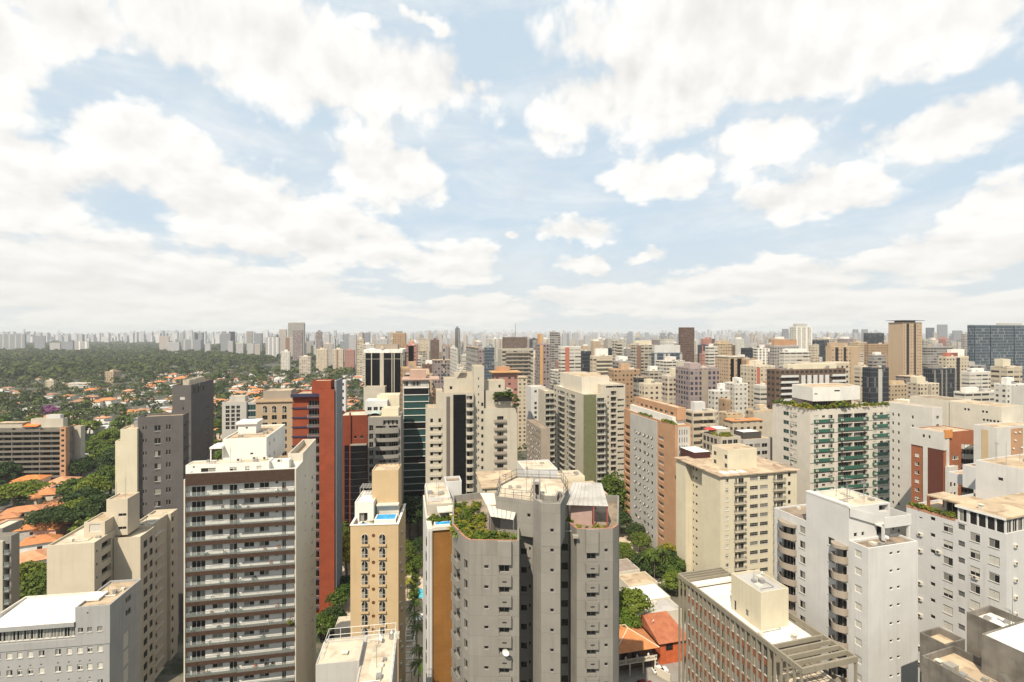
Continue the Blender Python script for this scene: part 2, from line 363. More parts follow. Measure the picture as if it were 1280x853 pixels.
# ------------------------------------------------------------------ windows, balconies and other small building parts (meshes shared between copies)
WM = {}
def winmesh(style, w, h, var):
    w = max(0.3, round(w, 1)); h = max(0.3, round(h, 1)); key = (style, w, h, var)
    if key in WM: return WM[key], w, h
    b = MB(); fr, g1, g2, bl = 0, 1, 2, 3
    t = 0.05; r = 0.06
    wht = style.endswith('_w'); st = style[:-2] if wht else style
    def frame(x0, x1, z0, z1, y0=-r, y1=0.01):
        b.box(x0, x1, y0, y1, z0, z0 + t, fr); b.box(x0, x1, y0, y1, z1 - t, z1, fr)
        b.box(x0, x0 + t, y0, y1, z0 + t, z1 - t, fr); b.box(x1 - t, x1, y0, y1, z0 + t, z1 - t, fr)
    if st == 'slide' or st == 'roll':
        n = 2 if w < 2.2 else (3 if w < 3.0 else 4)
        frame(0, w, 0, h)
        for k in range(n):
            x0 = t + (w - 2 * t) * k / n; x1 = t + (w - 2 * t) * (k + 1) / n
            gm = g2 if (var * 7 + k * 3) % 5 < 2 else g1
            if var % 4 == 3: gm = g2
            b.quad((x0, 0, t), (x1, 0, t), (x1, 0, h - t), (x0, 0, h - t), gm)
            if k: b.box(x0 - 0.025, x0 + 0.025, -r * 0.8, 0.005, t, h - t, fr)
        if st == 'roll':
            fr_ = (0.0, 0.35, 0.6, 1.0, 1.0, 0.15)[var % 6]
            if fr_ > 0: b.box(t, w - t, -r * 0.7, -0.012, t + (h - 2 * t) * (1 - fr_), h - t - 0.003, bl)
        b.box(-0.06, w + 0.06, -0.26, -0.01, -0.07, -0.003, bl)
    elif st == 'dark':
        frame(0, w, 0, h); b.quad((t, 0, t), (w - t, 0, t), (w - t, 0, h - t), (t, 0, h - t), g1)
        if w > 1.2: b.box(w / 2 - 0.02, w / 2 + 0.02, -0.04, 0.005, t, h - t, fr)
    elif st == 'grid':
        frame(0, w, 0, h); n = max(2, int(w / 0.55))
        b.quad((t, 0, t), (w - t, 0, t), (w - t, 0, h - t), (t, 0, h - t), g2 if var % 3 == 0 else g1)
        for k in range(1, n): x = w * k / n; b.box(x - 0.02, x + 0.02, -0.04, 0.005, t, h - t, fr)
        b.box(t, w - t, -0.045, 0.004, h * 0.52, h * 0.52 + 0.04, fr)
        b.box(-0.05, w + 0.05, -0.22, -0.01, -0.06, -0.003, bl)
    elif st == 'tilt':
        frame(0, w, 0, h); b.quad((t, 0, t), (w - t, 0, t), (w - t, 0, h - t), (t, 0, h - t), g1)
        n = max(1, int(w / 0.8))
        for k in range(n):
            x0 = t + (w - 2 * t) * k / n + 0.02; x1 = t + (w - 2 * t) * (k + 1) / n - 0.02
            if (var + k) % 3 == 1:
                zt, zb, yo = h * 0.92, h * 0.30, -0.42
                b.quad((x0, -0.07, zt), (x0, yo, zb), (x1, yo, zb), (x1, -0.07, zt), bl); b.quad((x1, -0.075, zt - 0.02), (x1, yo, zb - 0.02), (x0, yo, zb - 0.02), (x0, -0.075, zt - 0.02), g2)
            elif (var + k) % 3 == 2:
                b.quad((x0, -0.012, t), (x1, -0.012, t), (x1, -0.012, h * 0.9), (x0, -0.012, h * 0.9), g2)
    elif st == 'louvre':
        frame(0, w, 0, h); b.quad((t, 0, t), (w - t, 0, t), (w - t, 0, h - t), (t, 0, h - t), g1)
        n = max(2, int(h / 0.18))
        for k in range(1, n): z = h * k / n; b.box(t, w - t, -0.05, 0.003, z - 0.015, z + 0.015, fr)
    elif st == 'void':
        b.quad((0, 0, 0), (w, 0, 0), (w, 0, h), (0, 0, h), g1)
    elif st == 'door':
        n = max(2, int(w / 0.75)); frame(0, w, 0, h)
        for k in range(n):
            x0 = t + (w - 2 * t) * k / n; x1 = t + (w - 2 * t) * (k + 1) / n
            b.quad((x0, 0, t), (x1, 0, t), (x1, 0, h - t), (x0, 0, h - t), g2 if (var + k * 2) % 4 == 0 else g1)
            if k: b.box(x0 - 0.03, x0 + 0.03, -r, 0.005, t, h - t, fr)
    elif st == 'ribbon':
        n = max(2, int(w / 1.1)); frame(0, w, 0, h)
        for k in range(n):
            x0 = t + (w - 2 * t) * k / n; x1 = t + (w - 2 * t) * (k + 1) / n
            b.quad((x0, 0, t), (x1, 0, t), (x1, 0, h - t), (x0, 0, h - t), g2 if (var * 5 + k * 7) % 6 < 2 else g1)
            if k: b.box(x0 - 0.02, x0 + 0.02, -0.05, 0.005, t, h - t, fr)
    elif st == 'blind':
        frame(0, w, 0, h); b.box(t, w - t, -0.03, 0.0, t, h - t, bl)
    me = b.mesh('window', [M['white' if wht else 'frame'], M['glass'], M['glass2'], M['blind']])
    WM[key] = me; return me, w, h
PM = {}
def shared(key, fn, mats):
    if key not in PM:
        b = MB(); fn(b); PM[key] = b.mesh(str(key[0]), mats)
    return PM[key]

class Bld:
    """a building: an Empty at ground level under its near corner; local x along the front, y into depth, z up"""
    def __init__(s, name, label, px, d, a=0.0, cat='building', group=None, z0=0.0):
        p = at(px, d); s.a = R(a); s.o = p; s.z0 = z0
        s.root = thing(name, label, cat, (p.x, p.y, z0), s.a, group)
        s.ux, s.uy = math.cos(s.a), math.sin(s.a); s.masses = []; s.glass = M['glass']
    def w(s, x, y): return (s.o.x + x * s.ux - y * s.uy, s.o.y + x * s.uy + y * s.ux)
    def loc(s, wx, wy):
        dx, dy = wx - s.o.x, wy - s.o.y; return (dx * s.ux + dy * s.uy, -dx * s.uy + dy * s.ux)
    def lp(s, px, d): p = at(px, d); return s.loc(p.x, p.y)
    def X(s, px, y=0.0):
        cx, cyy = s.w(0, y); k = (px - CX) / F; return (k * cyy - cx) / (s.ux - k * s.uy)
    def Y(s, px, x=0.0):
        cx, cyy = s.w(x, 0); k = (px - CX) / F; return (k * cyy - cx) / (-s.uy - k * s.ux)
    def Z(s, py, x=0.0, y=0.0): return HC - (py - HY) / F * s.w(x, y)[1] - s.z0
    def mass(s, poly, z1, mat, z0=0.0, name='wall', roof=None, par=0.9, t=0.22, top=True):
        if sum(p[0] * q[1] - q[0] * p[1] for p, q in zip(poly, poly[1:] + poly[:1])) < 0: poly = poly[::-1]
        m = Mass(s, poly, z0, z1, mat, name, roof, par, t, top); s.masses.append(m); return m
    def box(s, x0, x1, y0, y1, z1, mat, z0=0.0, name='wall', roof=None, par=0.9, t=0.22, top=True):
        if x0 > x1: x0, x1 = x1, x0
        if y0 > y1: y0, y1 = y1, y0
        return s.mass([(x0, y0), (x1, y0), (x1, y1), (x0, y1)], z1, mat, z0, name, roof, par, t, top)
    def slab(s, name, x0, x1, y0, y1, z0, z1, mat):
        b = MB(); b.box(x0, x1, y0, y1, z0, z1); return b.build(name, mat, s.root)
    def part(s, name, b, mats, loc=(0, 0, 0), rz=0.0): return b.build(name, mats, s.root, loc, rz)
    def done(s):
        for m in s.masses: m.finish()
        s.masses = []
    # small fittings
    def ac(s, x, y, z, rz=0.0):
        def f(b):
            b.box(-0.45, 0.45, -0.36, 0, 0, 0.6, 0); b.tube((-0.1, -0.36, 0.3), (-0.1, -0.375, 0.3), 0.23, n=12, m=1)
            b.box(-0.4, -0.34, -0.3, 0.02, -0.08, 0, 1); b.box(0.34, 0.4, -0.3, 0.02, -0.08, 0, 1)
        return link('air_conditioner', shared(('air_conditioner',), f, [M['offwhite'], M['dmetal']]), s.root, (x, y, z), rz)
    def antenna(s, x, y, z, h=4.0, kind=0):
        def f(b):
            b.tube((0, 0, 0), (0, 0, h), 0.045, 0.03, 6)
            if kind == 1:
                b.tube((-0.9, 0, h * .92), (0.9, 0, h * .92), 0.025, n=5)
                for k in range(7): x_ = -0.85 + k * 0.28; b.tube((x_, -0.4, h * .92), (x_, 0.4, h * .92), 0.018, n=4)
            else: b.tube((-0.35, 0, h * .8), (0.35, 0, h * .8), 0.02, n=4)
        return link('antenna', shared(('antenna', round(h, 1), kind), f, M['metal']), s.root, (x, y, z), rnd.uniform(0, 3))
    def tank(s, x, y, z, r=1.1, h=1.6):
        def f(b):
            b.tube((0, 0, 0), (0, 0, h), r, r * 0.94, 16); b.tube((0, 0, h), (0, 0, h + .25), r * .94, r * .3, 16)
        return link('water_tank', shared(('water_tank', r, h), f, M['metal']), s.root, (x, y, z))
    def dish(s, x, y, z, r=0.6, rz=0.0):
        def f(b):
            n = 14; prof = [(0, 0), (0.5 * r, 0.06), (0.85 * r, 0.18), (r, 0.27)]
            for (r0, h0), (r1, h1) in zip(prof, prof[1:]):
                for k in range(n):
                    a0, a1 = 2 * math.pi * k / n, 2 * math.pi * (k + 1) / n
                    P = lambda rr, hh, aa: (rr * math.cos(aa), -hh - 0.2, rr * math.sin(aa) + 0.7)
                    b.quad(P(r0, h0, a0), P(r1, h1, a0), P(r1, h1, a1), P(r0, h0, a1))
            b.tube((0, 0, 0), (0, -0.15, 0.7), 0.04, n=6); b.tube((0, -0.2, 0.7), (0, -0.75, 0.7), 0.02, n=5)
        return link('satellite_dish', shared(('satellite_dish', r), f, M['white']), s.root, (x, y, z), rz)
    def vent(s, x, y, z):
        def f(b):
            b.box(-.3, .3, -.3, .3, 0, .8); b.box(-.42, .42, -.42, .42, .8, .92)
        return link('roof_vent', shared(('roof_vent',), f, M['offwhite']), s.root, (x, y, z))
    def railing(s, pts, z, h=1.1, step=1.6, mat=None, glass=None, name='railing', rails=2):
        b = MB()
        for (a, c) in zip(pts, pts[1:]):
            a = Vector((a[0], a[1], z)); c = Vector((c[0], c[1], z)); L = (c - a).length; n = max(1, int(L / step + .5))
            for k in range(n + 1):
                q = a.lerp(c, k / n); b.tube(q, q + Vector((0, 0, h)), 0.035, n=5)
            for r in range(rails):
                up = Vector((0, 0, h * (1 - 0.55 * r))); b.tube(a + up, c + up, 0.035, n=5)
            if glass: b.quad(tuple(a + Vector((0, 0, .08))), tuple(c + Vector((0, 0, .08))), tuple(c + Vector((0, 0, h - .06))), tuple(a + Vector((0, 0, h - .06))), 1)
        return b.build(name, [mat or M['metal']] + ([glass] if glass else []), s.root)

class Mass:
    def __init__(s, b, poly, z0, z1, mat, name, roof, par, t, top):
        s.b, s.poly, s.z0, s.z1, s.mat, s.name, s.roof, s.par, s.t, s.top = b, poly, z0, z1, mat, name, roof, par, t, top
        s.op = [[] for _ in poly]
    def edge(s, i):
        p = Vector(s.poly[i]); q = Vector(s.poly[(i + 1) % len(s.poly)]); D = q - p; L = D.length; D = D / L
        return p, D, L
    def u(s, i, px):
        p, D, L = s.edge(i); wx, wy = s.b.w(p.x, p.y); dx, dy = D.x * s.b.ux - D.y * s.b.uy, D.x * s.b.uy + D.y * s.b.ux
        k = (px - CX) / F; return (k * wy - wx) / (dx - k * dy)
    def z(s, i, u, py):
        p, D, L = s.edge(i); q = p + D * u; return s.b.Z(py, q.x, q.y)
    def depth(s, i, u):
        p, D, L = s.edge(i); q = p + D * u; return s.b.w(q.x, q.y)[1]
    def win(s, i, cols, py, n, sp=None, fh=None, style='slide', r=0.16, name='window', skip=0.0, mats=None, first=0):
        """rows of windows: photo-pixel columns (left, right), first row (top, bottom) seen at the first column, row pitch in pixels or metres"""
        c0 = cols[0]; um = 0.5 * (s.u(i, c0[0]) + s.u(i, c0[1])); dp = s.depth(i, um)
        zt, zb = s.z(i, um, py[0]), s.z(i, um, py[1]); fh = fh or sp * dp / F
        us = []
        for c in cols:
            a, b_ = s.u(i, c[0]), s.u(i, c[1]); us.append((min(a, b_), max(a, b_), c[2] if len(c) > 2 else style))
        s.winm(i, us, zb, zt, n, fh, style, r, name, skip, mats, first); return fh
    def winm(s, i, us, zb, zt, n, fh, style='slide', r=0.16, name='window', skip=0.0, mats=None, first=0):
        p, D, L = s.edge(i); N = Vector((D.y, -D.x)); rz = math.atan2(D.y, D.x)
        for k in range(first, first + n):
            z0, z1 = zb - k * fh, zt - k * fh
            if z0 < s.z0 + 0.05 or z1 > s.z1 - 0.02: continue
            for (a, c, st) in us:
                a, c = max(0.03, a), min(L - 0.03, c)
                if c - a < 0.15: continue
                s.op[i].append((a, c, z0, z1, r))
                if rnd.random() < skip or st == 'none': continue
                me, mw, mh = winmesh(st, c - a, z1 - z0, rnd.randrange(6))
                q = p + D * a - N * (r - 0.005)
                o = link(name, me, s.b.root, (q.x, q.y, z0), rz, ((c - a) / mw, 1, (z1 - z0) / mh))
                if mats:
                    for sl, mt in mats.items():
                        if sl < len(o.material_slots): o.material_slots[sl].link = 'OBJECT'; o.material_slots[sl].material = mt
    def place(s, i, u, z, out=0.0):
        """local point on edge i plus the rotation that faces outward"""
        p, D, L = s.edge(i); N = Vector((D.y, -D.x)); q = p + D * u + N * out
        return (q.x, q.y, z), math.atan2(D.y, D.x)
    def balcony(s, i, u0, u1, z, dep=1.2, par=1.0, th=0.16, style='solid', mat=None, rmat=None, bow=0.0):
        """cantilevered balcony with its floor slab at height z"""
        w = u1 - u0; key = ('balcony', round(w, 1), dep, par, th, style, (mat or s.mat).name, round(bow, 2)); mat = mat or s.mat
        def outline(off):
            pts = [(off, 0.0)]
            n = 8 if bow else 1
            for k in range(n + 1):
                tt = k / n; x = off + (w - 2 * off) * tt; y = -(dep - off) - (bow * math.sin(math.pi * tt) if bow else 0.0); pts.append((x, y))
            pts.append((w - off, 0.0)); return pts
        def slab(b):
            o = outline(0); b.prism(o, -th, 0.0)
            if style == 'solid':
                t2 = outline(0.12)
                for k in range(len(o) - 1):
                    (x0, y0), (x1, y1), (a0, b0), (a1, b1) = o[k], o[k + 1], t2[k], t2[k + 1]
                    b.quad((x0, y0, 0), (x1, y1, 0), (x1, y1, par), (x0, y0, par)); b.quad((a1, b1, 0), (a0, b0, 0), (a0, b0, par), (a1, b1, par)); b.quad((x0, y0, par), (x1, y1, par), (a1, b1, par), (a0, b0, par))
        me = shared(key, slab, mat); loc, rz = s.place(i, u0, z)
        o = link('balcony', me, s.b.root, loc, rz)
        if style != 'solid':
            def rail(b):
                pts = outline(0.05); L = 0
                for (x0, y0), (x1, y1) in zip(pts, pts[1:]):
                    n = max(1, int(math.hypot(x1 - x0, y1 - y0) / (0.13 if style == 'bars' else 1.3)))
                    for k in range(n + 1):
                        tt = k / n; x, y = x0 + (x1 - x0) * tt, y0 + (y1 - y0) * tt
                        b.box(x - .018, x + .018, y - .018, y + .018, 0, par, 0)
                    dx, dy = x1 - x0, y1 - y0; l = math.hypot(dx, dy); nx, ny = -dy / l * .03, dx / l * .03
                    b.prism([(x0 + nx, y0 + ny), (x0 - nx, y0 - ny), (x1 - nx, y1 - ny), (x1 + nx, y1 + ny)], par, par + .05, 0)
                    if style == 'glass': b.quad((x0, y0, .05), (x1, y1, .05), (x1, y1, par - .03), (x0, y0, par - .03), 1)
            rm = rmat or M['rail']
            link('railing', shared(key + ('rail', rm.name), rail, [M['metal'], rm]), o)
        return o
    def finish(s):
        b = MB(); n = len(s.poly); z0, z1 = s.z0, s.z1
        for i in range(n):
            p, D, L = s.edge(i); N = Vector((D.y, -D.x)); ops = s.op[i]
            P = lambda u, z, dd=0.0: (p.x + D.x * u - N.x * dd, p.y + D.y * u - N.y * dd, z)
            if not ops: b.quad(P(0, z0), P(L, z0), P(L, z1), P(0, z1)); continue
            us = sorted({0.0, L, *[round(o[0], 3) for o in ops], *[round(o[1], 3) for o in ops]}); zs = sorted({z0, z1, *[round(o[2], 3) for o in ops], *[round(o[3], 3) for o in ops]})
            ui = {v: k for k, v in enumerate(us)}; zi = {v: k for k, v in enumerate(zs)}
            hole = np.zeros((len(us), len(zs)), dtype=bool)
            for (a, c, e, f, r) in ops:
                hole[ui[round(a, 3)]:ui[round(c, 3)], zi[round(e, 3)]:zi[round(f, 3)]] = True
                a, c, e, f = round(a, 3), round(c, 3), round(e, 3), round(f, 3)
                b.quad(P(a, e), P(c, e), P(c, e, r), P(a, e, r)); b.quad(P(a, f, r), P(c, f, r), P(c, f), P(a, f))
                b.quad(P(a, e), P(a, e, r), P(a, f, r), P(a, f)); b.quad(P(c, e, r), P(c, e), P(c, f), P(c, f, r))
            for k in range(len(zs) - 1):
                j = 0
                while j < len(us) - 1:
                    if hole[j, k]: j += 1; continue
                    j2 = j
                    while j2 < len(us) - 1 and not hole[j2, k]: j2 += 1
                    b.quad(P(us[j], zs[k]), P(us[j2], zs[k]), P(us[j2], zs[k + 1]), P(us[j], zs[k + 1])); j = j2
        if z0 > 0.5: b.poly([(q[0], q[1], z0) for q in reversed(s.poly)])
        if s.top:
            if s.par > 0:
                ins = inset(s.poly, s.t)
                for i in range(n):
                    j = (i + 1) % n; a, c, e, f = s.poly[i], s.poly[j], ins[i], ins[j]
                    b.quad((*a, z1), (*c, z1), (*f, z1), (*e, z1)); b.quad((*f, z1 - s.par), (*e, z1 - s.par), (*e, z1), (*f, z1))
                r = MB(); r.poly([(*q, z1 - s.par) for q in ins])
            else:
                r = MB(); r.poly([(*q, z1 + 0.004) for q in s.poly])
            r.build('roof', s.roof or M['roof_pale'], s.b.root)
        b.build(s.name, s.mat, s.b.root)
        xs, ys = [q[0] for q in s.poly], [q[1] for q in s.poly]; w, l = max(xs) - min(xs), max(ys) - min(ys)
        if s.top and s.par > .05 and s.b.o.y < 135 and w * l > 40 and min(w, l) > 3.5:     # pipes, hatches and stub vents lying on near flat roofs
            x0, y0, z = min(xs), min(ys), s.z1 - s.par
            def on(fx, fy): return (x0 + w * fx, y0 + l * fy)
            (a, c), (e, f) = on(.2, rnd.uniform(.15, .5)), on(rnd.uniform(.6, .8), rnd.uniform(.5, .85)); p = MB(); p.tube((a, c, z + .12), (e, c, z + .12), .06, n=6); p.tube((e, c, z + .12), (e, f, z + .12), .06, n=6); p.build('roof_pipe', M['metal'], s.b.root)
            for k in range(3): p = MB(); a, c = on(rnd.uniform(.15, .85), rnd.uniform(.15, .85)); r = rnd.uniform(.2, .5); p.box(a - r, a + r, c - r, c + r, z, z + rnd.uniform(.25, .7)); p.build('roof_hatch', rnd.choice((M['offwhite'], M['metal'], M['conc'])), s.b.root)
            a, c = on(.5, rnd.uniform(.3, .7)); s.b.antenna(a, c, z, rnd.choice((2.2, 3.0)), rnd.randrange(2))
def inset(poly, t):
    n = len(poly); out = []
    for i in range(n):
        a, p, c = Vector(poly[i - 1]), Vector(poly[i]), Vector(poly[(i + 1) % n])
        d1 = (p - a).normalized(); d2 = (c - p).normalized(); n1 = Vector((-d1.y, d1.x)); n2 = Vector((-d2.y, d2.x))
        m = n1 + n2; k = m.dot(n1)
        q = p + m * (t / k) if abs(k) > 0.2 else p + n1 * t
        out.append((q.x, q.y))
    return out
# ------------------------------------------------------------------ near buildings
W_ = {}
W_['grey'] = wall('grey_render', (0.36, 0.36, 0.36), 0.3)
W_['cream'] = wall('cream_render', (0.60, 0.53, 0.42), 0.28)
W_['slate'] = wall('dark_slate_render', (0.125, 0.115, 0.115), 0.35, 0.1)
W_['white'] = wall('white_render', (0.76, 0.74, 0.70), 0.22)
W_['cool'] = wall('cool_white_render', (0.595, 0.59, 0.585), 0.34)
W_['warm'] = wall('warm_white_render', (0.64, 0.59, 0.50), 0.32)
W_['brown'] = plain('brown_band', (0.05, 0.026, 0.015), 0.75, var=0.2, sc=1.5)
W_['red'] = wall('red_brick', (0.28, 0.062, 0.028), 0.3, 0.12, joint=2.94, brick=0.5)
W_['bluegrey'] = wall('blue_grey_render', (0.22, 0.24, 0.27), 0.2)
W_['beige'] = wall('beige_render', (0.56, 0.42, 0.255), 0.25)
joint_off['panel_concrete'] = 1.05
W_['panel'] = wall('panel_concrete', (0.262, 0.248, 0.226), 0.5, 0.07, joint=3.0)
W_['orange'] = wall('orange_brick', (0.255, 0.118, 0.03), 0.3, 0.12, brick=0.4)
W_['ivory'] = wall('ivory_render', (0.66, 0.60, 0.46), 0.25)
W_['taupe'] = wall('taupe_render', (0.34, 0.29, 0.24), 0.3)
W_['stain'] = wall('stained_dark_concrete', (0.19, 0.172, 0.15), 0.9, 0.4, dirt=(.05, .045, .04))
W_['rib'] = wall('rib_concrete', (0.285, 0.255, 0.20), 0.5, 0.08)
W_['redpanel'] = plain('red_brown_panel', (0.24, 0.085, 0.045), 0.7, var=0.2)
W_['salmon'] = wall('salmon_brick', (0.46, 0.265, 0.155), 0.3, 0.08, brick=0.45)
W_['sand'] = wall('sand_render', (0.50, 0.45, 0.375), 0.3)
W_['stone'] = wall('pale_stone_render', (0.50, 0.46, 0.385), 0.35)
W_['cool2'] = wall('chalk_white_render', (0.60, 0.58, 0.545), 0.25)
W_['lav'] = wall('light_grey_render', (0.47, 0.455, 0.43), 0.25)

def grey_lower_left():
    b = Bld('office_building', 'light grey building with a sloping white roof above a band of clerestory windows', 137, 88, 8.5)
    x1 = b.X(94.5); zt = b.Z(756, 0, 0); zl = b.Z(776, x1, 0); xl = b.X(-17); L = b.Y(176)
    ledge = b.Z(804, 0, 0)
    m = b.box(xl, 0, 0, L, ledge, W_['grey'], par=0, top=False)
    u = lambda px: px
    m.win(0, [(-21, -14), (-7, 0.5), (8, 15.5), (21.5, 28), (34.5, 41.5), (48.5, 55.5), (69, 76), (83.5, 90), (96.5, 103.5), (109, 115.5), (122, 128.5)], (819, 826.5), 4, 21.7, style='roll_w')
    m.win(0, [(9.5, 11.8), (23.5, 25.8), (37, 39.2), (50.5, 52.8), (71.5, 73.8), (85, 87.3), (98.5, 101), (111, 113.3)], (833.5, 835.3), 3, 21.7, style='void')
    for k in range(4): m.winm(1, [(L * .42, L * .60, 'blind_w')], ledge - 3.6 - k * 3.2, ledge - 0.9 - k * 3.2, 1, 3)
    m2 = b.box(x1, 0.12, -0.12, L, zt, W_['grey'], z0=ledge, name='upper_wall', roof=M['roof_tan'], par=0.35)
    m2.win(0, [(97.5, 103.8), (109, 115), (121.5, 128)], (785, 791), 1, fh=3, style='slide')
    m2.win(0, [(108.6, 110.6)], (765.5, 767.5), 1, fh=3, style='void')
    m2.winm(1, [(L * .48, L * .66, 'dark')], zt - 4.6, zt - 3.5, 1, 3); m2.winm(1, [(L * .48, L * .66, 'dark')], zt - 2.2, zt - 1.2, 1, 3)
    zb = zl - 2.6
    b.slab('ledge', xl, x1 - .003, -0.12, L - 1, ledge + 0.003, ledge + 1.2, W_['grey'])
    m3 = b.box(xl, x1 - 0.003, 0.35, L - 1, zb + 1.75, W_['grey'], z0=ledge + 1.203, name='clerestory_wall', par=0, top=False)
    n = 13; Lx = (x1 - xl)
    m3.winm(0, [(Lx * k / n + .08, Lx * (k + 1) / n - .08, 'slide_w') for k in range(n)], ledge + 1.45, zb + 1.45, 1, 3, r=.12)
    # low pitched white metal roof with an overhanging fascia
    r = MB(); y0, y1 = -0.35, L - 0.8; za, zc = zb + 1.76, zb + 2.75
    r.quad((xl - .3, y0, za + .75), (x1 - .004, y0, za + .75), (x1 - .004, y1, zc + .3), (xl - .3, y1, zc + .3), 0)
    r.quad((xl - .3, y0, za), (x1 - .004, y0, za), (x1 - .004, y0, za + .75), (xl - .3, y0, za + .75), 1)
    r.quad((xl - .3, y1, za), (xl - .3, y0, za), (xl - .3, y0, za + .75), (xl - .3, y1, zc + .3), 1)
    r.quad((x1 - .004, y1, zc + .3), (xl - .3, y1, zc + .3), (xl - .3, y1, za), (x1 - .004, y1, za), 1)
    r.quad((xl - .3, y1, za), (x1 - .004, y1, za), (x1 - .004, y0, za), (xl - .3, y0, za), 1)
    b.part('roof', r, [M['roof_white'], W_['grey']])
    p = MB(); p.box(xl - .35, xl - .05, y0, y1 + .1, zc + .2, zc + .6); p.box(xl - .047, x1 - .4, y1 - .15, y1 + .15, zc + .2, zc + .6); b.part('parapet', p, M['offwhite'])
    s = MB(); s.box(-6.2, -3.0, 2.2, 5.0, zt - .2, zt + .12); b.part('skylight', s, M['white'])
    b.done()

def cream_slab():
    b = Bld('apartment_building', 'cream apartment block with a plain front, raised stair tower and a golden windowed side', 118, 115, 10)
    # left block
    zl = b.Z(678.5, 0, 0); xl = b.X(58.5); L1 = b.Y(141)
    m = b.box(xl, 0, 0, L1 + 8, zl, W_['cream'], roof=M['roof_pale'], par=.5)
    for k in range(8): m.winm(1, [(2.7, 6.3, 'void')], zl - 2.9 - 3 * k, zl - 1.3 - 3 * k, 1, 3, r=.9)
    m.winm(1, [(.7, 1.2, 'dark')], zl - 2.6, zl - 2.0, 9, 3.0)
    # right block with slit windows
    y2 = L1; x2 = b.X(142, y2); x3 = b.X(175.5, y2); zr = b.Z(671, x3, y2); L2 = b.Y(222, x3)
    ym = b.Y(193.5, x3)
    m2 = b.box(x2 + .02, x3, y2, y2 + (ym - y2), zr, W_['cream'], name='front_wall', roof=M['roof_pale'], par=.5)
    m2.win(1, [(179.6, 184.4, 'dark'), (187, 191, 'dark')], (675.5, 684.5), 13, 15.3)
    x4 = x3 - .8
    m3 = b.box(x2 + .02, x4, ym + .003, L2 - 4, zr + .3, W_['cream'], name='recessed_wall', roof=M['roof_pale'], par=.5)
    m3.win(1, [(194.5, 196.5, 'dark')], (672, 677), 14, 15.0)
    m4 = b.box(x2 + .02, x3, L2 - 3.997, L2, zr + .3, W_['cream'], name='rear_wall', roof=M['roof_pale'], par=.5)
    m4.winm(1, [(.6, 1.7, 'dark')], zr - 2.2, zr - .9, 14, 3.0)
    f = MB()
    for k in range(14):
        f.box(x4, x3 - .1, ym + .1, ym + 5.2, zr - 3 * k - 3.0, zr - 3 * k - 2.86)
    b.part('ledge', f, W_['cream'])
    # stair tower
    yt = y2 + 1.0; xt0, xt1 = b.X(133, yt), b.X(159.5, yt); zt = b.Z(623.5, xt1, yt)
    m5 = b.box(xt0, xt1, yt, b.Y(174.5, xt1), zt, W_['cream'], z0=zl - 1.5, name='stair_tower', roof=M['roof_tan'], par=.3)
    m5.win(0, [(148, 158)], (642, 645.5), 1, fh=3, style='dark'); m5.win(0, [(148, 158)], (658.5, 662), 1, fh=3, style='dark')
    yp = 4.5; m6 = b.box(b.X(105, yp), b.X(131, yp), yp, yp + 7, b.Z(652, b.X(131, yp), yp), W_['cream'], z0=zl - .5, name='penthouse', roof=M['roof_tan'], par=.3)
    m6.win(0, [(111.5, 126)], (655.5, 665), 1, fh=3, style='blind_w')
    b.antenna(xt1 - 1.5, yt + 2, zt - .3, 5); b.antenna(xt1 - 4, yt + 3, zt - .3, 3.5)
    b.done()

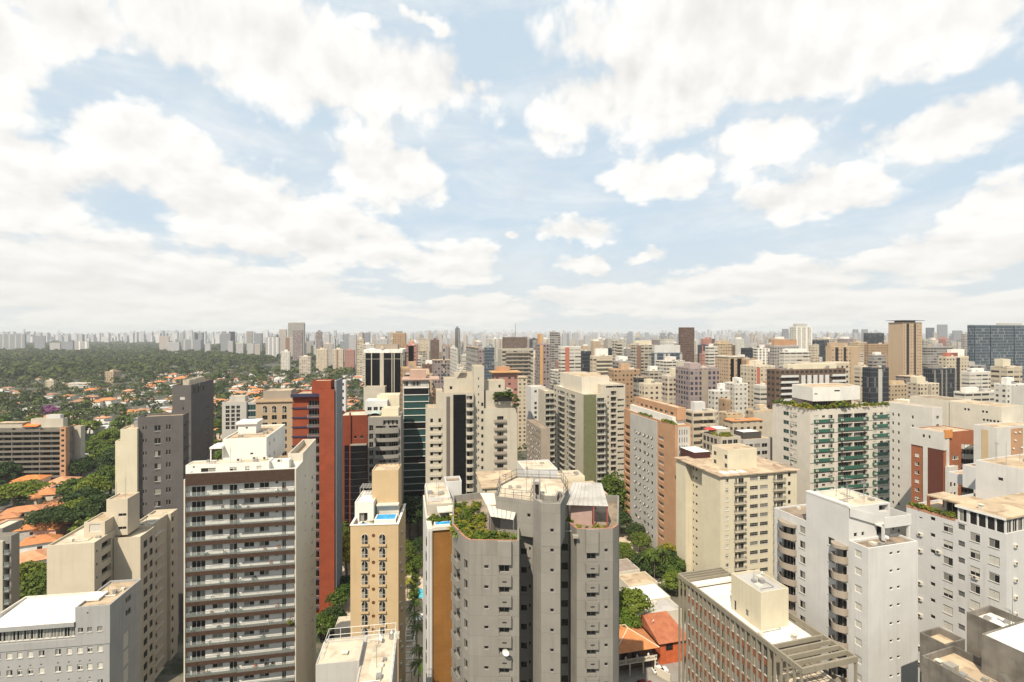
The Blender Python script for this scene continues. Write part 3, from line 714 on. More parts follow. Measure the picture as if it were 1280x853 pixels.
def dark_towers():
    b = Bld('apartment_tower', 'dark slate tower with a cream slab at its left edge and roof masts', 229, 150, 19)
    zt = b.Z(519, 0, 0); xl = b.X(172.5)
    m = b.box(xl, 0, 0, 6, zt, W_['slate'], roof=M['roof_tan'], par=.6)
    fh = m.win(0, [(178, 180.3), (181.7, 183.5)], (533, 537.6), 12, 15.9, style='dark')
    m.win(0, [(193, 201)], (532, 539), 12, fh=fh, style='slide'); m.win(0, [(207.5, 209.8), (210.8, 213.5)], (531, 537.3), 12, fh=fh, style='dark')
    m.win(0, [(194, 200)], (541.2, 541.9), 12, fh=fh, style='void')
    for k in range(9): b.slab('ledge', .003, .5, .6, 5.5, zt - 3 - k * fh, zt - 2.8 - k * fh, M['dframe'])
    y = -1.2; x0, x1 = b.X(150.5, y), b.X(171.5, y)
    b.box(x0, x1, y, 6, b.Z(537, x0, y), W_['ivory'], name='cream_slab', roof=M['roof_tan'], par=.3)
    b.box(b.X(144, -.4), x0 - .003, -.4, 5, b.Z(552, x0, y), W_['ivory'], name='cream_slab', roof=M['roof_tan'], par=.3)
    m3 = b.box(x1 + .003, xl - .003, .3, 6, zt - 2, W_['ivory'], name='cream_slab', roof=M['roof_tan'], par=.3)
    m3.win(0, [(169.7, 171.3)], (560, 564.5), 9, fh=fh, style='dark')
    for k in range(7): b.antenna(x0 + .8 + k * .75, 1 + (k * 1.7) % 4, b.Z(537, x0, y) - .3, 3.2 + (k * 1.3) % 2.4, k % 2)
    b.tank(xl - 1.5, 4, b.Z(537, x0, y) - .3, .8, 1.6)
    b.done()
    b = Bld('apartment_tower', 'tall plain charcoal tower with three dark openings under its roof edge and small side windows', 239, 188, 14)
    zt = b.Z(481.5, 0, 0); xl = b.X(215.5); L = b.Y(267)
    m = b.box(xl, 0, 0, L, zt, W_['slate'], roof=M['roof_tan'], par=.7)
    m.win(1, [(241, 243.3), (246, 248.6), (252, 255)], (485.5, 491.5), 1, fh=4, style='void')
    m.win(1, [(258.8, 261)], (507.5, 511), 8, 14.8, style='dark')
    m.win(0, [(224.5, 231)], (496, 500), 1, fh=4, style='blind'); m.win(0, [(228, 230)], (509, 513), 8, 14.8, style='dark')
    b.box(xl + 2, -2, 4, L - 5, zt + 1.6, W_['sand'], z0=zt - .6, name='penthouse', roof=M['roof_tan'], par=.2)
    for k in range(5): b.antenna(xl + 1.5 + k * 1.6, 3, zt - .6, 2.5, k % 2)
    b.done()

def brown_banded():
    b = Bld('apartment_tower', 'white apartment tower with brown banded balconies and glass rails on every floor of its front', 370, 102, 11)
    W = b.X(229.5); zt = b.Z(586.6, 0, 0); L1, L = b.Y(378.6), b.Y(395); bw = .95
    m = b.box(W + .25, -.25, bw, L1, zt, W_['white'], roof=M['roof_white'], par=1.0)
    fin = MB(); fin.box(-.247, 0, 0, L1, 0, zt); fin.box(W, W + .247, 0, L1, 0, zt - 1); b.part('side_wall', fin, W_['warm'])
    zb = b.Z(600.6, 0, 0); fh = 2.89
    bb = MB(); bb.box(W + .25, -.25, .0, .22, zb, zt + .02); b.part('brown_band', bb, W_['brown'])
    for k in range(14):
        zs = b.Z(614.6, 0, 0) - k * fh
        if zs < 14: break
        u1 = -W - .5
        m.balcony(0, 0.003, u1 * .46 - .003, zs, bw, .85, .74, 'glass', W_['brown']); m.balcony(0, u1 * .46, u1, zs, bw + .18, .85, .74, 'glass', W_['brown'])
    m.win(0, [(239.5, 256.7), (286.9, 296.6), (352.5, 357.5)], (608.3, 621), 14, fh=fh, style='door_w')
    m.win(0, [(265.3, 278.6), (305, 317.7), (324.4, 336.4)], (606.2, 613), 14, fh=fh, style='slide_w')
    m.win(0, [(344, 347.8)], (601.8, 604.8), 14, fh=fh, style='dark_w')
    side = b.box(b.X(360, L1), .003, L1 + .003, L, zt + 1.7, W_['warm'], name='side_wall', roof=M['roof_tan'], par=1.4)
    side.win(1, [(389.3, 391.3)], (595, 600), 14, 16.3, style='dark_w'); side.win(1, [(381, 382)], (594, 596), 14, 17, style='void')
    # attic storey, stair block and hut
    y = 2.6; xa, xb = b.X(232, y), b.X(336, y); za = b.Z(582, xa, y)
    a = b.box(xa, xb, y, L1 - .3, za, W_['white'], z0=zt - 1, name='attic', roof=M['roof_pale'], par=.12)
    a.win(0, [(251, 269.7)], (585.2, 591), 1, fh=3, style='ribbon_w'); a.win(0, [(287, 296), (306.4, 311.9), (320.8, 327)], (584, 590), 1, fh=3, style='roll_w'); a.win(0, [(241, 243.5)], (583.2, 585.2), 1, fh=3, style='void')
    y = 6.0; xa, xb = b.X(279, y), b.X(333, y); zs = b.Z(547, xb, y); Lb = b.Y(356.5, xb)
    k = b.box(xa, xb, y, Lb, zs, W_['white'], z0=zt - 1, name='stair_block', roof=M['roof_tan'], par=.25)
    k.win(0, [(312.8, 316.5)], (566, 568.5), 1, fh=3, style='dark'); k.winm(1, [(2.2, 2.8, 'dark'), (5.8, 6.5, 'dark')], zs - 2.2, zs - 1.3, 2, 2.9)
    yh = y + 6.5; h = b.box(b.X(297.5, yh), b.X(320, yh), yh, yh + 4, b.Z(530, b.X(320, yh), yh), W_['white'], z0=zs - .3, name='roof_hut', roof=M['roof_white'], par=.1)
    h.win(0, [(307, 310)], (534, 536.3), 1, fh=3, style='dark')
    sl = MB(); sl.box(b.X(295.5, yh), b.X(322, yh), yh - .4, yh + 4.4, b.Z(530, b.X(320, yh), yh) + .003, b.Z(527.5, b.X(320, yh), yh)); b.part('roof_slab', sl, M['white'])
    c = MB(); xc0, xc1 = b.X(263, 5), b.X(279, 5) - .1; zc = b.Z(561, xc0, 5); c.box(xc0, xc1, 4.5, 9, zc, zc + .35); c.box(xc0 + .1, xc0 + .3, 4.6, 4.8, zt - 1, zc); b.part('canopy', c, M['white'])
    b.box(b.X(336.5, 4), -2.2, 4, L1 - .4, zt + .9, W_['white'], z0=zt - 1, name='roof_room', roof=M['roof_white'], par=.1)
    global E_INFO; E_INFO = (b, fh, b.Z(614.6, 0, 0), W)
    for dx, dy in ((-3.5, 2), (-7, 5), (-9, 5.2), (-11.8, 4.4)): b.ac(dx, dy, za + .02 if dx > -13 else zt)
    b.antenna(xb - 1, y + 2, zs - .2, 3.5, 1); b.done()

def red_tower():
    b = Bld('apartment_tower', 'tall terracotta red tower with dark blue balconies and a blue grey side edge', 418, 160, 8)
    zt = b.Z(487, 0, 0); xr = b.X(399); L = b.Y(424)
    b.box(xr, 0, 0, L + .0, zt, W_['red'], roof=M['roof_tan'], par=.8)
    sb = b.box(.003, .5, .6, L + 3, b.Z(473.6, .5, L), W_['bluegrey'], name='side_wall', par=0, top=True, roof=W_['bluegrey'])
    y = 1.6; xl = b.X(366, y); z2 = b.Z(492.5, xl, y)
    m = b.box(xl, xr - .003, y, 12, z2, W_['red'], name='balcony_wall', roof=M['roof_tan'], par=.4)
    fh = 11.75 * 161.6 / F
    xm = (xr - xl) * .55
    for k in range(24):
        zf = z2 - 1.5 - fh * (k + 1)
        if zf < 2: break
        m.winm(0, [(xm + .2, xr - xl - .2, 'door')], zf + .1, zf + 2.2, 1, 3, r=.5)
        m.balcony(0, xm, xr - xl - .05, zf, 1.3, .9, .2, 'bars', W_['navy'])
        b.slab('floor_band', xl - .25, xl + xm - .05, y - .28, y - .003, zf - .25, zf + .2, W_['navy'])
    b.slab('fascia', xl - .3, xr - .05, y - 1.4, y - .003, z2 - .9, z2 + .05, W_['navy'])
    yb = 3; pb = b.box(b.X(389.6, yb), b.X(413.5, yb), yb, 9, b.Z(476, b.X(413, yb), yb), W_['red'], z0=z2 - .5, name='penthouse', roof=M['roof_tan'], par=.3)
    b.done()
    b = Bld('apartment_building', 'thin white apartment block with dark window strips just behind the terracotta red tower', 432, 215, 8)
    m = b.box(b.X(415), 0, 0, b.Y(434), b.Z(476, 0, 0), W_['cool'], roof=M['roof_white'])
    m.win(0, [(428, 430)], (479, 482.5), 20, 8.6, style='dark'); m.win(0, [(418.5, 420)], (485, 487), 1, fh=3, style='dark'); b.done()
W_['navy'] = plain('navy_trim', (0.03, 0.028, 0.06), 0.5)

def arch_window_mesh(w, h):
    key = ('archwin', w, h)
    if key in WM: return WM[key]
    b = MB(); n = 10; r = w / 2
    pts = [(0, 0), (w, 0)] + [(r + r * math.cos(math.pi * k / n), h - r + r * math.sin(math.pi * k / n)) for k in range(n + 1)]
    ins = [(r + (x - r) * .86, .07 + z * .94) for x, z in pts]
    b.poly([(x, -.02, z) for x, z in ins], 1)
    for k in range(len(pts)):
        j = (k + 1) % len(pts); (a, c), (e, f) = pts[k], pts[j]; (a2, c2), (e2, f2) = ins[k], ins[j]
        b.quad((a, -.09, c), (e, -.09, f), (e2, -.09, f2), (a2, -.09, c2), 0); b.quad((a2, -.09, c2), (e2, -.09, f2), (e2, -.02, f2), (a2, -.02, c2), 0); b.quad((e, -.09, f), (a, -.09, c), (a, .02, c), (e, .02, f), 0)
    b.box(r - .04, r + .04, -.06, -.015, .05, h - .1, 0); b.box(.1, w - .1, -.06, -.015, h * .36, h * .36 + .07, 0)
    b.box(.08, w * .5, -.045, -.022, .1, h * .62, 2)
    WM[key] = b.mesh('arched_window', [M['offwhite'], M['glass'], M['glass2']]); return WM[key]
def beige_arches():
    b = Bld('apartment_tower', 'slim beige tower with two columns of arched windows and a blue rooftop pool', 498, 115, 5)
    xl = b.X(438); zt = b.Z(655.5, 0, 0); L = 13.5
    m = b.box(xl, 0, 0, L, zt, W_['beige'], roof=M['roof_white'], par=1.0, t=.35)
    pl = MB(); pl.box(xl - .12, .12, -.12, .4, zt + .003, zt + .18); pl.box(xl - .12, xl + .4, .403, L, zt + .003, zt + .18); pl.box(-.4, .12, .403, L, zt + .003, zt + .18); b.part('coping', pl, M['white'])
    for k in range(14):
        for px0, px1 in ((451.5, 460.5), (473.3, 482.3)):
            u0, u1 = m.u(0, px0), m.u(0, px1); z1 = m.z(0, u0, 667.5) - k * 3.0; z0 = m.z(0, u0, 682) - k * 3.0
            if z0 < 4: continue
            loc, rz = m.place(0, u0, z0); link('arched_window', arch_window_mesh(round(u1 - u0, 2), round(z1 - z0, 2)), b.root, loc, rz)
            m.balcony(0, u0 - .1, u1 + .1, z0 - .02, .42, .38, .1, 'solid', W_['beige'])
        q, rz = m.place(0, m.u(0, 466.8), m.z(0, m.u(0, 466.8), 669.5) - k * 3.0)
        if q[2] > 3:
            def rw(bb):
                bb.tube((0, .02, 0), (0, -.06, 0), .38, n=14, m=0); bb.tube((0, -.06, 0), (0, -.065, 0), .29, n=14, m=1)
                bb.box(-.3, .3, -.09, -.066, -.03, .03, 0); bb.box(-.03, .03, -.09, -.066, -.3, .3, 0)
            link('round_window', shared(('round_window',), rw, [W_['redpanel'], M['glass']]), b.root, q, rz)
    # stair tower, cabana, pool
    y = 7.5; x0, x1 = b.X(465, y), b.X(498.5, y) - .1; ztw = b.Z(587.5, x1, y)
    b.box(x0, x1, y, L - .1, ztw, W_['beige'], z0=zt - 1, name='stair_tower', roof=M['roof_tan'], par=.2)
    b.railing([(x0 + .3, L - .5), (x0 + .3, y + 3.5), (x0 + .3, L - .4), (x1 - .3, L - .4), (x1 - .3, y + 3.5)], ztw - .2, 1.3, 1.2, M['dmetal'])
    yc = 4.6; c0, c1 = b.X(443.5, yc), b.X(467, yc); zc = b.Z(628, c0, yc)
    cb = b.box(c0, c1, yc, L - .1, zc, W_['white'], z0=zt - 1, name='cabana', roof=M['roof_white'], par=.25)
    cb.winm(0, [(1.0, 2.9, 'door')], zt - .9, zt + 1.2, 1, 3, r=.5)
    pg = MB()
    for k in range(6): pg.box(c0 + .2 + k * .75, c0 + .35 + k * .75, yc + 4.5, L - .3, zc + 1.7, zc + 1.85)
    for k in range(5): pg.box(c0 + .1, c1 - .1, yc + 4.7 + k * .8, yc + 4.8 + k * .8, zc + 1.86, zc + 1.96)
    for xx in (c0 + .2, c1 - .3):
        for yy in (yc + 4.6, L - .4): pg.box(xx, xx + .14, yy, yy + .14, zc - .2, zc + 1.7)
    b.part('pergola', pg, M['metal'])
    pw = MB(); p0, p1 = b.X(470.5, 3.5), b.X(494, 3.5); zp = zt + .35
    pw.box(p0 - .3, p1 + .3, 2.2, 5.9, zt - 1, zp); o = b.part('pool', pw, M['white'])
    wt = MB(); wt.box(p0, p1, 2.5, 5.6, zp, zp + .03); link('water', wt.mesh('water', M['pool']), o)
    bk = MB(); bk.box(p0 - .4, p1 + .45, 6.6, 6.9, zt - 1, zt + 2.3); bk.box(p0 - .4, p1 + .45, 5.6, 7.4, zt + 2.303, zt + 2.55); b.part('pool_canopy', bk, M['offwhite'])
    sp = MB(); sp.tube((xl + 2.6, 1.6, zt - 1), (xl + 2.6, 1.6, zt - .45), 1.1, n=18); o = b.part('hot_tub', sp, M['metal'])
    ww = MB(); ww.tube((xl + 2.6, 1.6, zt - .45), (xl + 2.6, 1.6, zt - .42), .95, n=18); link('water', ww.mesh('water', M['pool']), o)
    for k in range(12): b.ac(.0, 2.2 + (k % 3) * 1.5, 8 + k * 3.0, R(90))
    b.done()
    return b, zt

def pale_low_block():
    b = Bld('low_building', 'pale stained concrete block with a white railed roof deck below the arched beige tower', 449, 70, 9)
    xl = b.X(394.5); zt = b.Z(826, 0, 0)
    b.box(xl, 0, 0, 5.2, zt, W_['lav'], roof=M['roof_pale'], par=.12, t=.15)
    x1 = b.X(495, 4); zd = zt - .9
    b.box(.003, x1, -6, 7.5, zd, W_['lav'], name='deck_wall', roof=M['roof_pale'], par=.15)
    b.box(xl, -.003, 5.203, 7.5, zd, W_['lav'], name='deck_wall', roof=M['roof_pale'], par=.1)
    b.railing([(xl + .4, 1), (xl + .4, 5.0), (xl + .4, 7.2), (x1 - .2, 7.3), (x1 - .2, 3), (x1 - .1, -5.5)], zd - .1, 1.7, 1.5, M['white'])
    b.railing([(.5, 5.4), (x1 - 2.6, 5.4), (x1 - 2.6, 7.2)], zd - .1, 1.3, 1.3, M['white'])
    b.dish(1.9, 5.2, zd - .1, .55, 2); b.vent(-2.2, 2.0, zt - .12 - .55); b.tank(3.9, 6.4, zd - .1, .45, .9)
    v = MB(); v.box(4.2, 5.0, 5.9, 6.6, zd - .1, zd + .7); b.part('water_tank_box', v, M['offwhite']); b.done()

def concrete_centre():
    b = Bld('apartment_tower', 'grey concrete panel tower with faceted wings, roof gardens and a railed platform on its core', 649, 76, 0)
    P = lambda L_: [b.lp(px, d) for px, d in L_]
    main = P([(565, 82.5), (578.5, 77.6), (587, 76.1), (649, 75.8), (649, 82.2), (666, 82.0), (666.5, 79.3), (676.4, 76.9), (700.5, 76.6), (699.8, 83.2), (711, 83.2), (721, 80.4), (766, 80.6), (773, 82.2), (774, 97), (600, 99), (566, 97)])
    zt = 57.3
    m = b.mass(main, zt, W_['panel'], roof=M['roof_brown'], par=1.2, t=.3)
    m.win(2, [(605, 611)], (706.7, 711.2), 8, 25.25, style='dark')
    fh = m.win(2, [(623.7, 636.5)], (705.0, 716.6), 8, 25.25, style='dark', r=.5)
    u0, u1 = m.u(2, 622.2), m.u(2, 639.4)
    zr = m.z(2, u0, 730.6)
    def slot(bb):
        bb.quad((.7, -.505, .5), (1.35, -.505, .5), (1.35, -.505, .72), (.7, -.505, .72))
    for k in range(8):
        z = zr - k * fh
        if z < 15: break
        o = m.balcony(2, u0, u1, z, .5, 1.5, .12, 'solid', W_['panel']); link('slot', shared(('slot',), slot, M['void']), o)
    hood = MB(); a_, rz = m.place(2, u0, 0); hood.box(0, u1 - u0, -.5, -.003, m.z(2, u0, 704.5), zt); o = b.part('bay_hood', hood, W_['panel'], a_, rz)
    # balconies of the chamfered left corner
    L01 = m.edge(0)[2]
    for k in range(8):
        z = m.z(0, L01 * .5, 705) - k * fh
        m.balcony(0, 1.2, L01 - 1.2, z, .55, 1.0, .12, 'solid', W_['panel']); m.winm(0, [(1.0, L01 - 1.2, 'void')], z + .2, z + 2.0, 1, 3, r=.5)
        m.winm(1, [(.3, 1.3, 'void')], z + .6, z + 2.0, 1, 3, r=.4)
    m.win(4, [(650.7, 659)], (662, 670), 9, 23.6, style='dark'); m.win(4, [(661.3, 663.5)], (684, 688), 8, 23.6, style='void')
    m.win(7, [(687.5, 692.6)], (686, 690.8), 8, 25.0, style='dark')
    m.win(9, [(701.8, 710)], (680, 688.6), 8, 23.5, style='void')
    m.win(11, [(755.4, 760.2)], (686, 690.6), 8, 23.75, style='dark')
    fr = m.win(11, [(733.6, 744.8)], (690.4, 700.2), 8, 23.75, style='dark', r=.5)
    u2, u3 = m.u(11, 732), m.u(11, 747.6); z2 = m.z(11, u2, 714.3)
    for k in range(8):
        o = m.balcony(11, u2, u3, z2 - k * fr, .5, 1.45, .12, 'solid', W_['panel']); link('slot', PM[('slot',)], o)
    hood = MB(); a_, rz = m.place(11, u2, 0); hood.box(0, u3 - u2, -.5, -.003, m.z(11, u2, 689.9), zt); b.part('bay_hood', hood, W_['panel'], a_, rz)
    # core platform and stair tower
    core = b.mass(P([(619.7, 82.6), (664, 80.4), (678, 79.9), (699, 80.2), (710.7, 86.5), (702, 93.5), (645, 94.5), (624, 89)]), 61.7, W_['panel'], z0=zt - 1.3, name='core_wall', roof=M['roof_pale'], par=.25)
    core.win(0, [(658.5, 663.2)], (642, 647), 1, fh=3, style='dark')
    st = b.mass(P([(666.7, 79.2), (676.4, 76.85), (700.5, 76.55), (706, 80.4), (703, 82.5), (697, 83), (694, 80.5), (682, 80.6), (676, 82.5), (668, 82.5)]), 62.5, W_['panel'], z0=zt - 1.25, name='stair_tower', roof=M['roof_grey'], par=1.0, t=.3)
    st.win(1, [(687.5, 692.6)], (661, 665.8), 1, fh=3, style='dark')
    hut = b.mass(P([(666.2, 81.8), (675.4, 81.6), (675.6, 84), (666.5, 84)]), 64.3, W_['panel'], z0=61.4, name='roof_hut', roof=M['roof_grey'], par=.1)
    hut.winm(0, [(.35, .95, 'void')], 62.2, 63.9, 1, 3, r=.2)
    b.railing([b.lp(621, 83), b.lp(663, 81), b.lp(666, 84.3)], 61.5, 1.5, 1.6, M['dmetal']); b.railing([b.lp(704.5, 83.2), b.lp(709.8, 86.6), b.lp(701.5, 93.0), b.lp(646, 94), b.lp(625, 89), b.lp(621, 83.2)], 61.5, 1.6, 1.9, M['dmetal'])
    b.antenna(*b.lp(658, 85), 61.5, 5.5)
    # terrace awnings
    aw = MB(); A = [(*b.lp(608, 83.6), 60.0), (*b.lp(613, 80.6), 59.2), (*b.lp(642, 79.6), 59.0), (*b.lp(646.5, 82.2), 59.8), (*b.lp(618, 84), 61.2)]
    aw.quad(A[0], A[1], A[2], A[3]); aw.quad((A[0][0], A[0][1] + .01, A[0][2] + .02), (*b.lp(620, 83.4), 60.1), (*b.lp(618, 87), 60.9), (*b.lp(600, 87), 60.9)); o = b.part('awning', aw, M['offwhite'])
    rb = MB()
    for k in range(7):
        t = k / 6; rb.tube(Vector(A[0]).lerp(Vector(A[3]), t) + Vector((0, 0, .03)), Vector(A[1]).lerp(Vector(A[2]), t) + Vector((0, 0, .03)), .05, n=5)
    for q in (A[1], A[2]): rb.tube(q, (q[0], q[1], zt - 1.2), .06, n=6)
    b.part('awning_frame', rb, M['metal'])
    b.box(b.lp(611, 82.3)[0], b.lp(644, 82.3)[0], b.lp(620, 82.3)[1], b.lp(620, 84)[1], 59.0, W_['stain'], z0=zt - 1.2, name='terrace_room', roof=M['roof_grey'], par=.1)
    # pink pavilion with a ribbed white roof on the right wing
    pv = b.mass(P([(713.5, 86), (740, 85), (740.5, 90), (716, 91)]), 59.6, plain('pink_render', (0.36, 0.25, 0.215), .8), z0=zt - 1.2, name='pavilion_wall', par=0, top=False)
    pr = MB(); Q = [(*b.lp(703.5, 84.8), 59.6), (*b.lp(760.5, 83.8), 59.7), (*b.lp(752, 92.5), 61.0), (*b.lp(716, 93), 61.0)]
    n = 9
    for k in range(n):
        a, c = k / n, (k + 1) / n; f = lambda t, s: Vector(Q[0]).lerp(Vector(Q[1]), t).lerp(Vector(Q[3]).lerp(Vector(Q[2]), t), s)
        pr.quad(f(a, 0), f(c, 0), f(c, 1), f(a, 1), k % 3 == 1); up = Vector((0, 0, .08)); pr.tube(f(a, 0) + up, f(a, 1) + up, .05, n=4)
    pr.quad(Q[3], Q[2], Q[1], Q[0]); b.part('pavilion_roof', pr, [M['roof_grey'], plain('pale_sheet_roof', (.45, .42, .38), .6)])
    cl = MB()
    for px, d in ((705, 84.9), (742, 84.3), (759, 84.2)): x, y = b.lp(px, d); cl.box(x - .1, x + .1, y - .1, y + .1, zt - 1.2, 59.6)
    b.part('pavilion_post', cl, plain('red_post', (0.30, 0.07, 0.06), .6))
    pool = MB(); pool.prism(P([(607, 79.0), (626, 78.2), (630, 79.6), (612, 80.6)]), zt - 1.2, zt - .55); o = b.part('pool', pool, M['white'])
    wt = MB(); wt.prism(P([(611, 79.1), (625.5, 78.5), (628.5, 79.5), (613.5, 80.3)]), zt - .55, zt - .5); link('water', wt.mesh('water', M['pool']), o)
    cop = MB(); ins = inset(m.poly, .33)
    for i in (0, 1, 2, 10, 11, 12):
        a, c, e, f = m.poly[i], m.poly[i + 1], ins[i], ins[i + 1]; z = zt + .004
        cop.quad((*a, z), (*c, z), (*f, z), (*e, z))
    b.part('coping', cop, plain('terracotta_coping', (0.34, 0.15, 0.09), .8, var=.25, sc=2))
    b.dish(*m.place(2, m.u(2, 634), m.z(2, u0, 814), .96)[0], .55, R(-20))
    b.done(); return b, zt

def orange_panel():
    b = Bld('apartment_tower', 'narrow white framed tower with a plain orange brown front and a small roof terrace pool', 534, 88, 12)
    zt = b.Z(664, 0, 0); x1 = b.X(572); L = 19; xa = b.X(540.6)
    b.box(0, xa, 0, L, zt + .3, W_['cool'], name='side_wall', par=0, roof=M['offwhite'])
    for xx in (.12, .62): fl = MB(); fl.box(xx, xx + .16, -.12, -.003, 0, zt); b.part('pilaster', fl, W_['cool'])
    m = b.box(xa + .003, x1, .25, L, zt, W_['orange'], roof=M['roof_pale'], par=.3)
    b.slab('cornice', xa + .003, x1, -.1, .8, zt + .003, zt + .55, M['offwhite'])
    y = 6.5; x2 = b.X(566, y); zp = b.Z(631, .5, y)
    a = b.box(.3, x2, y, L - .2, zp, W_['stone'], z0=zt - .3, name='terrace_room', roof=M['roof_pale'], par=.2)
    y2 = 9; b.box(.4, b.X(563, y2), y2, L - .3, b.Z(623, .5, y2), W_['cool'], z0=zp - .2, name='penthouse', roof=M['roof_pale'], par=.3)
    y3 = 15; b.box(b.X(557, y3), b.X(577, y3), y3, L - .2, b.Z(603, 3, y3), W_['cool'], z0=zt - 1, name='stair_block', roof=M['roof_brown'], par=.4)
    c = MB(); c.box(2, x2 + 1.5, 3.2, 6.2, zp - .55, zp - .35); b.part('canopy', c, M['offwhite'])
    c = MB(); c.quad((x2 - .9, 3.0, zp - 1.0), (x2 + 2.2, 3.0, zp - 1.0), (x2 + 2.2, 6, zp - .2), (x2 - .9, 6, zp - .2)); b.part('awning', c, plain('cream_awning', (0.62, 0.56, 0.38), .7))
    pw = MB(); pw.box(1.3, 4.3, 1.2, 2.8, zt - .29, zt + .45); o = b.part('pool', pw, M['white']); wt = MB(); wt.box(1.5, 4.1, 1.4, 2.6, zt + .45, zt + .48); link('water', wt.mesh('water', M['pool']), o)
    for k in range(14):
        q = MB(); q.box(-.12, 0, 1 + (k % 2), 2.2 + (k % 2), zt - 3 - 3 * k, zt - 1.8 - 3 * k); b.part('side_window', q, M['glass'])
    b.done(); return b, zt

def cream_roofs():
    b = Bld('apartment_building', 'cream block of stepped flat roofs seen just behind the railed grey concrete tower', 660, 118, 10)
    z = b.Z(588, 0, 0)
    m = b.box(b.X(655.5), b.X(697), 0, 9, b.Z(588, 0, 0), W_['cool'], roof=M['roof_pale'], par=.25, name='stair_block')
    m.win(3, [(655, 657.5)], (594, 597), 3, fh=3, style='dark')
    zl = b.Z(608, -6, 2); lf = b.box(b.X(604, 1), b.X(651, 1), 1, 14, zl, W_['ivory'], roof=M['roof_pale'], par=.15, name='wall')
    zr = b.Z(622, 12, -2); rt = b.box(b.X(697.5, -1), b.X(757, -1), -1, 9, zr, W_['ivory'], roof=M['roof_pale'], par=.15, name='wall')
    rt.win(0, [(727, 731.5), (742, 746.5)], (625, 629), 6, 17, style='slide'); lf.win(0, [(606.5, 608.5)], (613, 616), 4, 16, style='dark')
    b.box(b.X(697.5, 10), b.X(731, 10), 10, 16, b.Z(597, 10, 10), W_['ivory'], roof=M['roof_pale'], par=.15, name='wall')
    r = MB(); r.box(b.X(604, 1) - .4, b.X(651, 1), .6, 14.4, zl + .003, zl + .3); r.box(b.X(697.5, -1), b.X(757, -1) + .4, -1.4, 9.4, zr + .003, zr + .3); b.part('roof_slab', r, M['roof_tan'])
    b.done()

